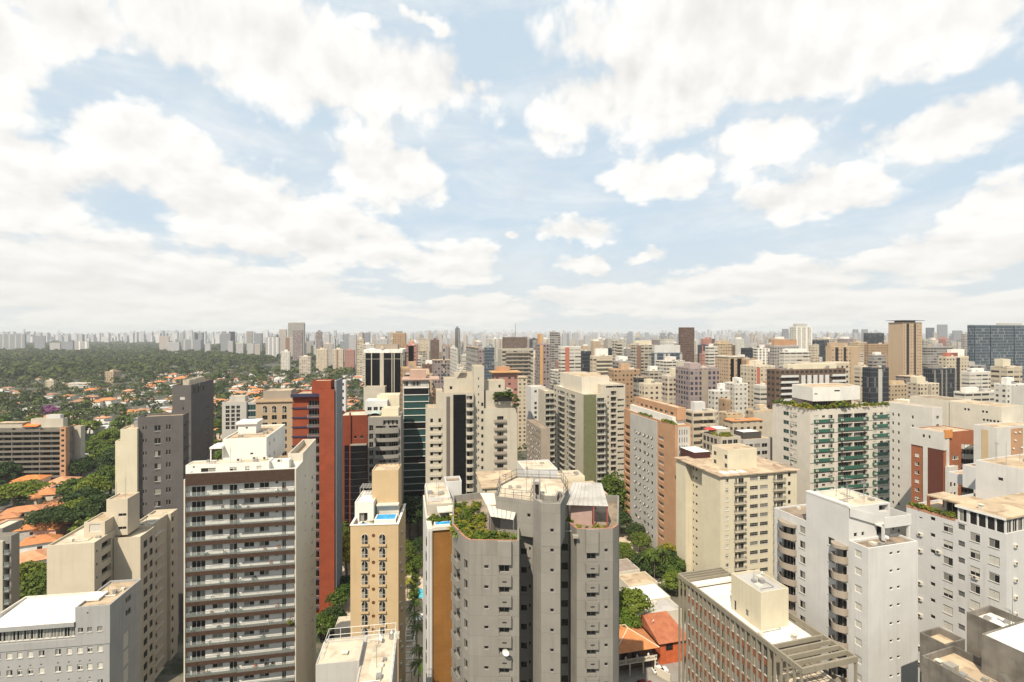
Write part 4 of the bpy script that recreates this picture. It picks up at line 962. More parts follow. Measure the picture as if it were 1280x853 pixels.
def rib_block():
    b = Bld('apartment_building', 'concrete ribbed block with red brown panels, open roof beams and a boxy roof room', 1003, 80, 16)
    zt = b.Z(836.5, 0, 0); L = b.Y(847, 0); x1 = b.X(1072.5, 0)
    beam = .9; zw = zt - beam
    # left facade: recessed wall behind concrete fins
    m = b.box(.42, x1 - .15, 7.6, L - 3.2, zw - .25, W_['rib'], roof=M['roof_white'], par=.35, t=.2)
    n = 20; Lm = m.edge(3)[2]; fh = 3.05; st = Lm / n
    nf = int((zw - .4) / fh)
    for k in range(min(nf, 9)):
        for j in range(n):
            zc = zw - 1.9 - k * fh
            if j < 11 + 5 * (k < 2) or k < 3 or True:
                m.winm(3, [(j * st + .16, (j + 1) * st - .16, 'slide' if (j * 3 + k * 5) % 4 else 'roll')], zc - .35, zc + 1.35, 1, 3, r=.12)
    fin = MB(); Lf = L
    def fins(bb):
        bb.box(-.35, .03, -.11, .11, 0, zw)
    pitch = (L - .8) / 24
    for j in range(25): link('rib', shared(('rib',), fins, W_['rib']), b.root, (.36, .4 + j * pitch, 0))
    rp = MB()
    for k in range(9):
        rp.box(.385, .417, 7.6, L - 3.2, zw - 3.3 - k * fh - .35, zw - 3.3 - k * fh + .72)
    b.part('red_panels', rp, W_['redpanel'])
    # parapet beam frame and open beams at both ends
    fr = MB(); fr.box(0, .35, 0, L, zw, zt); fr.box(.353, x1, 0, .4, zw, zt); fr.box(x1 - .35, x1, .403, L, zw, zt); fr.box(.353, x1 - .353, L - .35, L, zw, zt); b.part('parapet_beam', fr, W_['rib'])
    for yy in (1.75, 3.2, 4.7, 6.3): b.slab('roof_beam', .353, x1 - .353, yy, yy + .28, zt - .75, zt - .03, W_['rib'])
    for yy in (L - 1.2, L - 2.2, L - 3.1): b.slab('roof_beam', .353, x1 - .353, yy, yy + .22, zt - .75, zt - .03, W_['rib'])
    for xx, yy in ((x1 - .4, .05), (x1 - .4, 7)): b.slab('column', xx, xx + .35, yy, yy + .35, 0, zw - .003, W_['rib'])
    b.box(1.2, x1 - .5, 1, 7.59, zt - 6.2, W_['warm'], name='terrace_wall', roof=M['roof_pale'], par=.9)
    cage = MB()
    for k in range(6): cage.box(2 + k * 1.1, 2.06 + k * 1.1, .6, 6.8, zt - 4.2, zt - 4.14)
    for k in range(6): cage.box(2, 7.6, .8 + k * 1.15, .86 + k * 1.15, zt - 4.13, zt - 4.07)
    b.part('pergola', cage, M['dmetal'])
    # roof room
    y0 = b.Y(951, 2.8); z0 = zw - .6
    Pq = lambda px, d: b.lp(px, d)
    yr = 9.6; xr0 = 2.6
    zr = zt + 2.55
    xr0 = (lambda: None) or 0
    rx0 = 3.2; ry0 = [y for y in np.arange(4, 26, .1) if abs((b.w(rx0, y)[0] / b.w(rx0, y)[1] * F + CX) - 950.7) < .6]; ry0 = ry0[0] if ry0 else 12.0
    rx1 = b.X(985.7, ry0); ry1 = b.Y(914, rx0)
    zr = b.Z(741, rx0, ry0)
    rr = b.box(rx0, rx1, ry0, ry1, zr, W_['ivory'], z0=z0 - .3, name='roof_room', roof=M['roof_grey'], par=.35, t=.15)
    Lr = rr.edge(3)[2]; rr.winm(3, [(Lr * .5, Lr * .6, 'louvre')], z0 + .9, z0 + 2.1, 1, 3); rr.winm(3, [(.8, 1.4, 'dark')], z0 + .3, z0 + 2.2, 1, 3)
    b.vent(x1 * .62, 8.6, zw - .6); b.dish(rx1 - 1.2, ry1 - 2.0, zr - .35, .4, 1); b.slab('skylight', rx0 + 1.6, rx0 + 2.8, ry0 + 2.4, ry0 + 3.6, zr - .35, zr - .2, M['offwhite'])
    c = MB(); c.box(.7, x1 - .2, L - 4.6, L - 3.3, zw - .2, zw + .35); b.part('roof_step', c, M['roof_white']); b.done()

def round_balconies():
    b = Bld('apartment_tower', 'white tower with rounded taupe balconies on its left face and a notched rooftop terrace', 1085.5, 86, 16)
    zt = b.Z(686, 0, 0); x1 = b.X(1147.5); ya = b.Y(1061, 0); yb = b.Y(1007.7, 0); yc = b.Y(967.5, 0)
    m = b.box(0, x1, 0, ya, zt, W_['cool'], roof=M['roof_brown'], par=.35, t=.3)
    fh = 3.0
    m.win(0, [(1112, 1116.3), (1121.3, 1125.5)], (690.3, 693.8), 14, 21.9, style='dark_w')
    L = ya; n = 14
    m.win(3, [(1068.5, 1077)], (688, 697), n, 22.0, style='blind_w')
    # tall middle block
    zt2 = b.Z(634.5, 0, ya); t = b.box(0.003, b.X(1112.5, ya), ya + .003, yb, zt2, W_['cool'], name='tall_wall', roof=M['roof_pale'], par=.2)
    t.win(3, [(1035, 1043.2)], (672.5, 682.3), n, 20.6, style='slide')
    c0 = b.slab('roof_edge', -.06, .9, yb - 9, yb, zt2 + .003, zt2 + .3, M['roof_white'])
    # far left wing
    z3 = b.Z(651.7, 0, yb); w = b.box(.05, x1 - 1, yb + .003, yc, z3, W_['cool'], name='rear_wall', roof=M['roof_brown'], par=.3)
    w.win(3, [(999.5, 1006.5)], (658, 667), n, 18.7, style='slide'); w.win(3, [(972.5, 975)], (648, 654), n, 18, style='blind_w'); w.win(3, [(973, 977)], (682.5, 690), 1, fh=3, style='dark')
    # rounded balconies: a bowed concrete front every floor
    for (mm, pa, pb, py, sp, nn) in ((m, 1061.2, 1065, 0, 0, 0), (t, 1042.5, 1060.5, 700, 21.2, 10), (w, 976, 996, 670.5, 18.6, 10)):
        if not nn: continue
        u0, u1 = sorted((mm.u(3, pa), mm.u(3, pb))); dp = mm.depth(3, .5 * (u0 + u1)); zz = mm.z(3, .5 * (u0 + u1), py)
        for k in range(nn):
            z = zz - k * sp * dp / F
            mm.balcony(3, u0, u1, z, .75, 1.05, .15, 'solid', W_['taupe'], bow=.9)
            mm.winm(3, [(u0 + .4, u1 - .3, 'door')], z + .02, z + 2.2, 1, 3, r=.4)
        lid = MB(); loc, rz = mm.place(3, u0, zz + 2.95); ww = u1 - u0
        pts = [(0, 0)] + [(ww * k / 8, -.75 - .9 * math.sin(math.pi * k / 8)) for k in range(9)] + [(ww, 0)]
        lid.prism(pts, -.55, .0); b.part('balcony_hood', lid, W_['taupe'], loc, rz)
    # terrace stair gallery on the notched front
    xg0, xg1 = b.X(1060.5, ya), b.X(1112.5, ya)
    g = MB(); zg = zt2 - .1
    xs = xg0 + (xg1 - xg0) * .60
    g.box(xs, xg1 + 2.4, ya - 2.0, ya - 1.85, zg - 3.3, zg - 1.6); g.box(xs, xg1 + 2.4, ya - 2.0, ya, zg - 3.45, zg - 3.303); g.box(xg1 + 2.25, xg1 + 2.4, ya - 1.84, ya + 4, zg - 3.3, zg - 1.6)
    g.box(xs - .1, xs + .25, ya - 1.9, ya - 1.5, zt, zg - 3.46); g.box(xg1 + 1.9, xg1 + 2.3, ya - 1.9, ya - 1.5, zt - .3, zg - 3.46)
    q0, q1 = (xg0, ya - .35), (xs, ya - .35)
    g.poly([(xg0, ya - .3, zg), (xg0, ya - .3, zg - 1.4), (xs, ya - .3, zg - 3.3), (xs, ya - .3, zg - 1.6)][::1]); g.poly([(xg0, ya - .02, zg), (xg0, ya - .3, zg), (xs, ya - .3, zg - 1.6), (xs, ya - .02, zg - 1.6)])
    b.part('stair_gallery', g, W_['cool'])
    t.winm(0, [((xg1 - xg0) * .72, (xg1 - xg0) * .95, 'void')], zg - 1.4, zg - .2, 1, 3, r=1.2); t.winm(0, [((xg1 - xg0) * .12, (xg1 - xg0) * .2, 'dark'), ((xg1 - xg0) * .3, (xg1 - xg0) * .37, 'dark')], zg - 5.2, zg - 4.5, 1, 3)
    t.winm(0, [((xg1 - xg0) * .66, (xg1 - xg0) * .9, 'void')], zt + .1, zt + 1.7, 1, 3, r=1.0)
    for k, (fx, fy) in enumerate(((.3, .3), (.5, .5), (.6, .2), (.75, .35), (.4, .65))): b.antenna((xg1) * fx, ya + (yb - ya) * fy, zt2 - .2, 3.5 + .4 * (k % 3), k % 2)
    b.dish(x1 * .55, ya * .5, zt - .35, .4, 2); b.done()

def white_right():
    b = Bld('apartment_tower', 'white block with a glazed penthouse, planted roof terrace and many window air conditioners', 1258, 92, 20)
    zt = b.Z(668, 0, 0); L = b.Y(1133, 0); x1 = b.X(1420)
    m = b.box(0, x1, 0, L, zt, W_['cool'], roof=M['roof_tan'], par=.5)
    a = lambda *c, **k: m.win(3, *c, **k)
    a([(1236, 1249.5)], (674, 685), 9, 21.3, style='roll'); a([(1212.5, 1225)], (666.3, 677.5), 9, 21.3, style='roll'); a([(1197.5, 1206)], (655.5, 662.5), 9, 20.9, style='louvre')
    a([(1179, 1191)], (655.7, 665.5), 9, 20.4, style='roll'); a([(1163, 1169)], (646.5, 651), 9, 20.4, style='dark'); a([(1149, 1153)], (646.5, 648.5), 1, fh=3, style='dark')
    for k in range(9):
        for (px, py, sp) in ((1151, 670, 20.2), (1174, 692, 20.3), (1220, 681, 21.4)):
            if (k * 7 + px + k // 3) % 3 != 1 and px != 1151 or (px == 1151 and k % 4 == 2): continue
            u = m.u(3, px); z = m.z(3, u, py) - k * sp * m.depth(3, u) / F; loc, rz = m.place(3, u, z); b.ac(*loc, rz)
        u = 2.5; loc, rz = m.place(0, u, zt - 2.7 - 3.1 * k); b.ac(*loc, rz)
    # glazed penthouse with its overhanging tan roof
    y1 = b.Y(1197, 0); zp = b.Z(650, 0, 0)
    p = b.box(.02, x1 - 1, .25, y1, zp, W_['cool'], z0=zt - .5, name='penthouse', par=0, top=False)
    Lp = p.edge(3)[2]
    p.winm(3, [(Lp - (k + 1) * Lp * .187 + .1, Lp - k * Lp * .187 - .1, 'dark_w') for k in range(4)], zt - .1, zp - .25, 1, 3, r=.15); p.winm(3, [(.2, Lp * .2, 'slide_w')], zt - .3, zp - .2, 1, 3)
    p.winm(0, [(.7 + 1.7 * k, 2.2 + 1.7 * k, 'dark_w') for k in range(6)], zt - .1, zp - .3, 1, 3)
    r = MB(); r.box(-.3, x1, -.1, y1 + .3, zp + .003, zp + .32); b.part('roof', r, M['roof_tan'])
    r = MB(); r.box(-.33, -.303, -.1, y1 + .3, zp - .1, zp + .33); b.part('roof_fascia', r, M['white'])
    # terrace shelter
    y2, y3 = b.Y(1190, 3), b.Y(1155, 3)
    s = MB(); s.box(2.0, 7.5, y1 + .35, L - 2.6, zp - .1, zp + .15); b.part('shelter_roof', s, M['roof_tan'])
    s = MB(); s.box(2.0, 2.4, L - 3.1, L - 2.7, zt - .5, zp - .1); s.box(7, 7.4, L - 3.1, L - 2.7, zt - .5, zp - .1); b.part('shelter_post', s, W_['redpanel'])
    s = b.box(4.4, 8, y1 + .4, L - 4.4, zp - .2, W_['lav'], z0=zt - .5, name='terrace_room', par=.02)
    s.winm(3, [(.5, 2.5, 'door')], zt - .4, zp - .9, 1, 3)
    k = MB(); k.box(-.02, .62, y1 + .4, L - .1, zt - .45, zt + .04); b.part('planter', k, plain('terracotta_planter', (0.42, 0.20, 0.11), .85))
    # upper stair and tank block
    yq = 7; q = b.box(b.X(1247, yq + 5), x1 - 2, yq, yq + 9, b.Z(595, 9, yq), W_['cool'], z0=zt - .5, name='upper_block', roof=M['roof_tan'], par=.2)
    q.winm(0, [(.6 + 2.3 * i, 1.9 + 2.3 * i, 'slide_w' if i % 2 else 'blind') for i in range(4)], zp + 1.0, zp + 3.2, 1, 3, mats={3: W_['redpanel']})
    qL = q.edge(3)[2]; q.winm(3, [(qL * .45, qL * .55, 'dark')], zp + 1.8, zp + 2.5, 1, 3)
    q2 = b.box(b.X(1222, yq + 12), b.X(1222, yq + 12) + 9, yq + 9.003, yq + 15, b.Z(599, 9, yq + 9), W_['cool'], z0=zt - .5, name='upper_block', roof=M['roof_tan'], par=.2)
    b.box(b.X(1197, yq + 17), b.X(1197, yq + 17) + 8, yq + 15.003, yq + 19, b.Z(606, 9, yq + 15), W_['cool'], z0=zt - .5, name='upper_block', roof=M['roof_tan'], par=.2)
    bx = b.X(1247, yq + 5)
    for k, (dx, dy) in enumerate(((1, 4), (3.4, 7), (5.8, 8), (8, 5))): b.antenna(bx + dx, yq + dy, b.Z(594, 9, yq) - .2, 5 - .6 * (k % 3), 1 if k == 2 else 0)
    b.vent(1.4, 4.5, zp + .32); b.done(); return b, zt, L, y1

def stained_corner():
    b = Bld('low_building', 'weathered grey building at the lower right corner with tan flat roofs and stained parapet walls', 1152, 75, 20)
    # local y runs towards the viewer from the far corner
    z1 = b.Z(819.5, 0, 0); x1 = b.X(1290, 0)
    m = b.box(0, 7.2, -22, 0, z1, W_['stain'], roof=M['roof_tan'], par=1.0, t=.25)
    x2 = b.X(1172, 2); m2 = b.box(b.X(1173, 1), 10, .003, 3.6, z1 + .35, W_['stain'], name='step_wall', roof=M['roof_tan'], par=1.0, t=.25)
    b.slab('low_kerb', 2.2, 2.5, -18, -.4, z1 - 1.0, z1 - .75, M['conc'])
    yt = 2.0; xt = b.X(1213, yt); zt = b.Z(767, xt, yt)
    t = b.box(xt, xt + 6, yt - 6.5, yt + .5, zt, W_['stain'], name='upper_wall', roof=M['roof_white'], par=1.1, t=.2)
    x3 = b.X(1228.5, yt - 6.5); z3 = b.Z(791.8, x3, yt - 6.5)
    t2 = b.box(x3 - .3, x3 + 14, yt - 22, yt - 6.503, z3, W_['stain'], name='upper_wall', roof=M['roof_white'], par=.15, t=.2)
    b.antenna(xt + 2.4, yt - 4.2, zt - 1.1, 7); b.antenna(xt + .8, yt - 5.5, zt - 1.1, 4.2); b.vent(1.3, -1.5, z1 - 1.0)
    b.slab('water_tank_box', xt + 2, xt + 4.2, yt - 6.1, yt - 5.0, zt - 1.1, zt - .2, M['offwhite'])
    pt = MB(); pt.box(.6, 2.0, -3.6, -2.4, z1 - 1, z1 + .25); b.part('parapet_box', pt, M['conc']); b.done()
# ------------------------------------------------------------------ middle distance buildings
def cream_balconies():
    b = Bld('apartment_tower', 'ivory block with small projecting balconies, paired windows and a stained overhanging roof', 900.6, 164, 15)
    zt = b.Z(596, 0, 0); x1 = b.X(996); ya = b.Y(877.5); yb = b.Y(845)
    m = b.box(0, x1, 0, ya, zt, W_['ivory'], par=0, top=False)
    fh = m.win(0, [(907, 911)], (598.8, 603.6), 13, 11.75, style='roll_w')
    m.win(0, [(937.5, 947.5), (950, 960)], (596, 600.8), 13, fh=fh, style='grid'); m.win(0, [(985, 988.5)], (591, 596), 13, fh=fh, style='dark')
    for k in range(13):
        for pa, pb, py in ((917.5, 931.5, 606.5), (966, 980.5, 601.5)):
            u0, u1 = m.u(0, pa), m.u(0, pb); z = m.z(0, u0, py) - k * fh
            if z < 6: continue
            m.winm(0, [(u0 + .3, u0 + 1.2, 'door'), (u0 + 1.7, u1 - .5, 'door')], z + .05, z + 2.0, 1, 3)
            m.balcony(0, u0, u1, z, .9, .85, .14, 'bars', W_['ivory'])
    m2 = b.box(2.5, x1 - 1, ya + .003, yb, zt, W_['ivory'], name='rear_wall', par=0, top=False)
    m3 = b.box(0.03, 2.497, yb - 6, yb, zt, W_['ivory'], name='rear_wall', par=0, top=False)
    Lr = m2.edge(3)[2]
    fm = m2.winm(3, [(6.6, 7.3, 'dark'), (8.2, 9.4, 'dark')], zt - 2.6, zt - 1.7, 14, fh)
    r = MB(); r.box(-.7, x1 + .7, -.7, yb + .5, zt + .003, zt + .35); b.part('roof', r, roofm('stained_cream_roof', (0.44, 0.34, 0.235), (0.17, 0.10, 0.065), .95, .3))
    x0 = b.X(909.6, 5); yk = 5; t = b.box(x0, b.X(946, yk), yk, b.Y(889.6, x0), b.Z(563, x0, yk), W_['ivory'], z0=zt + .2, name='stair_block', roof=M['roof_tan'], par=.12)
    Lt = t.edge(3)[2]; t.winm(3, [(Lt * .12, Lt * .3, 'dark'), (Lt * .80, Lt * .97, 'dark')], zt + .9, zt + 2.3, 2, -2.9)
    for k in range(3): b.slab('skylight', 2 + k * 3.5, 4.5 + k * 3.3, 1.2, 4.0, zt + .36, zt + .42, M['roof_white'])
    b.done()

def green_bands():
    b = Bld('apartment_tower', 'pale block with dark green balcony bands, a planted roof edge and a plain white penthouse', 1012.6, 190, 15)
    zt = b.Z(513, 0, 0); x1 = b.X(1114); L = b.Y(965.5)
    m = b.box(0, x1, 0, L, zt, W_['lav2'], roof=M['roof_tan'], par=.9)
    grn = plain('dark_green_band', (0.03, 0.10, 0.07), .55, var=.12)
    sp = 12.05
    fh = m.win(0, [(1047.5, 1066), (1067.5, 1084.5)], (517.5, 524), 12, sp, style='ribbon', r=.9)
    m.win(0, [(1017.5, 1023), (1035.5, 1041), (1091, 1096), (1108, 1112.8)], (519.7, 524.5), 12, fh=fh, style='roll'); m.win(0, [(1027.5, 1031.5), (1100, 1104)], (519.4, 522.5), 12, fh=fh, style='dark')
    for k in range(12):
        for pa, pb, py in ((1017.3, 1041.5, 525.0), (1047.2, 1084.8, 523.0), (1090.5, 1113, 519.2)):
            u0, u1 = m.u(0, pa), m.u(0, pb); z = m.z(0, u0, py) - k * fh
            b.slab('green_band', u0, u1, -.45, -.003, z - 1.15, z, grn)
            for f in (.1, .85): b.ac(u0 + (u1 - u0) * f, -.45, z - .9)
        b.slab('floor_line', .1, x1 - .1, -.12, -.003, m.z(0, 3, 527.6) - k * fh - .7, m.z(0, 3, 527.6) - k * fh - .6, grn)
    m.win(3, [(979, 986, 'dark'), (987, 996, 'roll')], (514.5, 519.5), 12, 11.1, mats={1: M['teal']})
    for k in range(8): loc, rz = m.place(3, m.u(3, 990), m.z(3, m.u(3, 990), 521) - k * fh); b.ac(*loc, rz)
    y = 4; p0 = b.X(1016, y); zp, zq = b.Z(484.5, p0, y), b.Z(502, p0, y)
    g = b.box(p0 + 1.5, b.X(1070, y), y + 2, L - 3, zq - .003, W_['slate'], z0=zt - .8, name='glazed_storey', par=0, top=False)
    g.winm(0, [(.5 + 2.5 * k, 2.7 + 2.5 * k, 'dark') for k in range(5)], zt - .6, zq - .4, 1, 3)
    pts = [(p0, y), (b.X(1050, y - 1), y - 1), (b.X(1075, y + .5), y + .5), (b.X(1075, y + 3), L - 2), (b.X(990, L - 2), L - 2)]
    p = b.mass(pts, zp, W_['white'], z0=zq, name='penthouse', roof=M['roof_tan'], par=.2)
    p.win(0, [(1018, 1022)], (492, 493.5), 1, fh=3, style='dark'); p.win(0, [(1043, 1060)], (487.6, 489.6), 1, fh=3, style='ribbon')
    k = MB(); k.box(.05, x1 - .1, .05, 1.0, zt - .85, zt + .06); k.box(.05, 1.0, 1.003, L - .1, zt - .85, zt + .06); b.part('planter', k, W_['lav2'])
    b.done(); return b, zt, L, x1
W_['lav2'] = wall('pale_beige_grey_render', (0.62, 0.575, 0.51), 0.22)

def salmon_block():
    b = Bld('apartment_tower', 'salmon brick and grey block with a grid of small tilting windows and planted corner terraces', 844, 195, 13)
    zt = b.Z(527.5, 0, 0); x1 = b.X(864); L = b.Y(780)
    m = b.box(0, x1, 0, L, zt - 1.3, W_['salmon'], roof=M['roof_tan'], par=.5)
    pn = MB(); u0, u1 = m.u(3, 788.5), m.u(3, 821.7); ya, yb = L - u1, L - u0
    g = b.box(-.25, -.003, ya, yb, zt - 2.2, W_['lav'], name='grey_panel', par=0, roof=M['offwhite'])
    cols = [(793.2, 796.2), (798.2, 801.2), (804, 807), (808.7, 811.4), (813.7, 816.3)]
    fh = g.win(3, cols, (538, 542), 14, 10.4, style='tilt', r=.1)
    m.win(3, [(822.8, 829.8), (829.9, 830.0, 'none')][:1], (545.5, 550.5), 13, 10.2, style='roll', r=.6); m.win(3, [(781, 787.3)], (531.5, 537), 14, 9.1, style='door', r=1.2)
    f = MB(); p0, p1 = m.u(0, 847), m.u(0, 862); f.box(p0, p1, -.2, -.003, 20, zt - 2); b.part('grey_panel', f, W_['lav'])
    for k in range(6):
        for j in range(4): b.slab('slit_window', p0 + .6 + j * (p1 - p0 - 1) / 4, p0 + .85 + j * (p1 - p0 - 1) / 4, -.23, -.203, zt - 5 - 3 * k, zt - 3.1 - 3 * k, M['glass'])
    b.box(1.2, x1 - .3, 4, L - 4, zt + 1.2, W_['white'], z0=zt - 2, name='penthouse', roof=M['roof_white'], par=.2)
    y0, y1 = 3, b.Y(806, 2.5); u = b.box(2.6, x1 - .5, y0, L - 5, b.Z(510, 2.6, y0), W_['salmon'], z0=zt, name='upper_block', roof=M['roof_tan'], par=.2)
    Lu = u.edge(3)[2]; u.winm(3, [(2 + 4.2 * k, 4.4 + 4.2 * k, 'ribbon') for k in range(int(Lu / 4.4))], zt + 1.5, zt + 2.6, 1, 3)
    b.done(); return b, zt, L

def green_stripe():
    b = Bld('apartment_tower', 'broad pale tower with a plain olive green stripe down its corner', 729.5, 240, 13)
    zt = b.Z(493, 0, 0); xg = b.X(745); x1 = b.X(756.5); L = b.Y(692)
    m = b.box(0, x1, 0, L, zt, W_['stone'], roof=M['roof_pale'], par=.6)
    b.slab('green_stripe', -.05, xg, -.25, -.003, 0, zt - .3, plain('olive_render', (0.12, 0.125, 0.06), .8, var=.12))
    fh = 3.0
    uu = [m.u(3, p) for p in (692.5, 695, 697, 699, 701, 706, 708, 711, 713, 718.5)]
    m.winm(3, [(uu[0] + .4, uu[1], 'dark'), (uu[2], uu[3] - .5, 'dark'), (uu[6], uu[7] - .8, 'dark')], zt - 3.5, zt - 2.2, 22, fh)
    for k in range(20):
        z = zt - 4.2 - k * fh
        m.balcony(3, uu[3], uu[5], z, 1.2, .95, .15, 'glass', W_['stone']); m.winm(3, [(uu[3] + .4, uu[5] - .4, 'door')], z + .02, z + 2.2, 1, 3, r=.5)
        m.balcony(3, uu[8] - 1.0, uu[9] + 1.0, z, 1.2, .95, .15, 'glass', W_['stone']); m.winm(3, [(uu[8], uu[9], 'door')], z + .02, z + 2.2, 1, 3, r=.5)
        m.balcony(0, xg + .2, x1, z, 1.1, .95, .15, 'glass', W_['stone']); m.winm(0, [(xg + .6, x1 - .4, 'door')], z + .02, z + 2.2, 1, 3, r=.5)
    y = 5; x2 = b.X(781.5, y); z2 = b.Z(481, x1, y)
    n = b.box(x1 + .003, x2, y, y + 15, z2, W_['stone'], name='rear_wall', roof=M['roof_pale'], par=.4)
    n.win(0, [(772, 780)], (499, 501.5), 20, 7.3, style='ribbon', r=.4); n.win(0, [(759.5, 761)], (495, 498), 20, 7.3, style='dark'); n.win(0, [(763.5, 770.5)], (489, 494.5), 20, 7.3, style='door', r=.8)
    n.win(0, [(754, 781)][:0] or [(757.5, 780)], (482.5, 485), 1, fh=3, style='ribbon', r=.5)
    q = b.box(2.5, x1 + 6, 9, L - 4, b.Z(471.5, 3, 9), W_['warm'], z0=zt - .6, name='upper_block', roof=M['roof_tan'], par=.4)
    b.slab('skylight', 1, 2.4, L - 9, L - 5, zt - .55, zt - .1, M['white']); b.done()
    b = Bld('apartment_tower', 'white tiled block with square dark windows left of the olive striped tower', 664, 285, 13)
    m = b.box(0, b.X(682), 0, b.Y(658), b.Z(484, 0, 0), W_['cool'], roof=M['roof_pale'])
    m.win(0, [(668, 671), (675.3, 678)], (502.5, 506), 8, 5.9, style='dark'); m.win(0, [(668, 671)], (488, 491), 1, 5.9, style='dark'); b.done()
    b = Bld('apartment_tower', 'slim tower of stacked open balconies attached between the white tiled and the olive striped blocks', 681, 262, 13)
    m = b.box(0, 5.2, 0, 12, b.Z(489, 0, 0), W_['stone'], roof=M['roof_pale'])
    for k in range(20):
        z = b.Z(489, 0, 0) - 3.6 - k * 3.0; m.balcony(0, .1, 5.1, z, 1.2, .95, .15, 'glass', W_['stone']); m.winm(0, [(.4, 2.6, 'door'), (2.9, 4.9, 'door')], z + .02, z + 2.2, 1, 3, r=.8)
    b.done()
    b = Bld('apartment_building', 'brown block with dark window rows and a flat brown roof below the white tiled block', 676, 232, 13)
    m = b.box(0, 4.4, 0, b.Y(658.5), b.Z(536, 0, 0), W_['taupe'], roof=M['roof_brown'], par=.4)
    Lm = m.edge(3)[2]; m.winm(3, [(1 + 2.6 * k, 3.0 + 2.6 * k, 'tilt') for k in range(int(Lm / 2.7))], b.Z(536, 0, 0) - 3, b.Z(536, 0, 0) - 1.5, 12, 3.0, mats={1: M['black']}); b.done()

def stone_black_glass():
    b = Bld('apartment_tower', 'stone coloured stepped tower with a tall black glass strip and a hanging garden terrace', 592, 200, 9)
    zt = b.Z(458, 0, 0); S = W_['stone']
    xc = b.X(605)
    c = b.box(0, xc, 0, 10, zt, S, name='core_wall', roof=M['roof_tan'], par=.5)
    c.win(0, [(597.5, 599)], (472, 475), 18, 9.9, style='dark')
    c.win(0, [(601.5, 604.4)], (503.5, 508), 14, 9.9, style='dark')
    # black glass strip between pillars
    y = -1.6; xa, xb = b.X(564, y), b.X(584, y); z1 = b.Z(491, xa, y)
    g = b.box(b.X(553, y), b.X(592, y) - .003, y, 9, z1, S, roof=M['roof_tan'], par=.4)
    gx0, gx1 = b.X(566.5, y), b.X(582, y)
    q = MB(); n = 17
    for k in range(n):
        zc = z1 - .8 - k * 3.1
        if zc < 3: break
        q.box(gx0, gx1, y - .5, y - .003, zc - 3.04, zc); q.box(gx0, gx1, y - .56, y - .503, zc - 3.05, zc - 2.9)
    b.part('black_glass_strip', q, M['black'])
    q = MB(); q.box(b.X(558, y), b.X(562.5, y), y - .12, y - .003, 2, z1 - 1.5); b.part('dark_panel', q, W_['taupe2'])
    fh = 3.1; ua, ub = g.u(0, 582.5), g.u(0, 591.5)
    for k in range(17):
        z = z1 - 3.6 - k * fh
        g.balcony(0, ua, ub, z, 1.5, 1.0, .2, 'solid', S, bow=.4); g.winm(0, [(ua + .3, ub - .3, 'door')], z + .02, z + 2.2, 1, 3, r=.6)
    # left lower wing
    yl = -.6; xl0, xl1 = b.X(532, yl), b.X(553, yl) - .003; zl = b.Z(510, xl0, yl)
    l = b.box(xl0, xl1, yl, 9, zl, S, name='left_wing_wall', roof=M['roof_tan'], par=.8)
    l.win(0, [(537.8, 541.4), (548, 551.4)], (523.5, 528.5), 14, 10.35, style='dark')
    for k in range(13): b.slab('planter_ledge', b.X(537, yl), b.X(552, yl), yl - .6, yl - .003, b.Z(534, xl0, yl) - k * 3.2, b.Z(530.8, xl0, yl) - k * 3.2, S)
    b.box(b.X(545, .6), b.X(553, .6), .6, 9, b.Z(488, xl1, .6), S, z0=zl - .5, name='left_wing_wall', roof=M['roof_tan'], par=.3)
    # upper left stepped masses
    a = b.box(b.X(555, 3), -.003, 3, 10, b.Z(473, -8, 3), S, z0=z1 - 1, name='upper_block', roof=M['roof_tan'], par=.4)
    a.win(0, [(562, 565.5)], (483, 487), 1, fh=3, style='dark'); 
    a2 = b.box(b.X(568, 5), -.006, 5, 10, b.Z(466, -5, 5), S, z0=b.Z(474.5, -8, 3), name='upper_block', roof=M['roof_tan'], par=.3)
    sl = MB(); w0, w1 = b.X(571, 2.6), b.X(580, 2.6); za, zb2 = b.Z(470, w0, 2.6), b.Z(456.5, w1, 2.6)
    sl.quad((w0, 2.6, za - 1), (w1, 2.6, zb2 - 1), (w1, 2.6, zb2), (w0, 2.6, za)); sl.quad((w0, 2.6, za), (w1, 2.6, zb2), (w1, 4.6, zb2), (w0, 4.6, za)); sl.quad((w0, 4.6, za - 1), (w0, 4.6, za), (w1, 4.6, zb2), (w1, 4.6, zb2 - 1)); b.part('sloping_fin', sl, S)
    # right wing with balconies and hanging garden
    yr = -.8; x0, x1 = xc + .003, b.X(646.5, yr); zr = b.Z(510, x1, yr)
    r = b.box(x0, x1, yr, 11, zr, S, name='right_wing_wall', roof=M['roof_tan'], par=.9)
    u0, u1 = r.u(0, 617.5), r.u(0, 632.5)
    f2 = r.win(0, [(621.5, 629.5)], (520.5, 526), 14, 9.95, style='door', r=.7)
    for k in range(14):
        z = r.z(0, u0, 527.3) - k * f2; r.balcony(0, u0, u1, z, .9, .85, .25, 'solid', W_['taupe'])
    up = b.box(x0 + .5, x1 - 1.4, 1.6, 11, b.Z(487.5, x1, 1.6), S, z0=zr - 1, name='upper_block', roof=M['roof_tan'], par=.6)
    up.win(0, [(618, 644)], (490, 503), 1, fh=3, style='void', r=1.6)
    u2 = b.box(x0 + .3, b.X(631, 4), 4, 11, b.Z(476, x0, 4), S, z0=b.Z(489, x1, 1.6), name='upper_block', roof=M['roof_tan'], par=.3)
    u2.win(0, [(623, 626)], (481, 485), 1, fh=3, style='dark')
    b.antenna(x0 + 3, 6, zt - 1, 3); b.done(); return b
W_['taupe2'] = plain('brown_grey_panel', (0.12, 0.10, 0.085), .7)

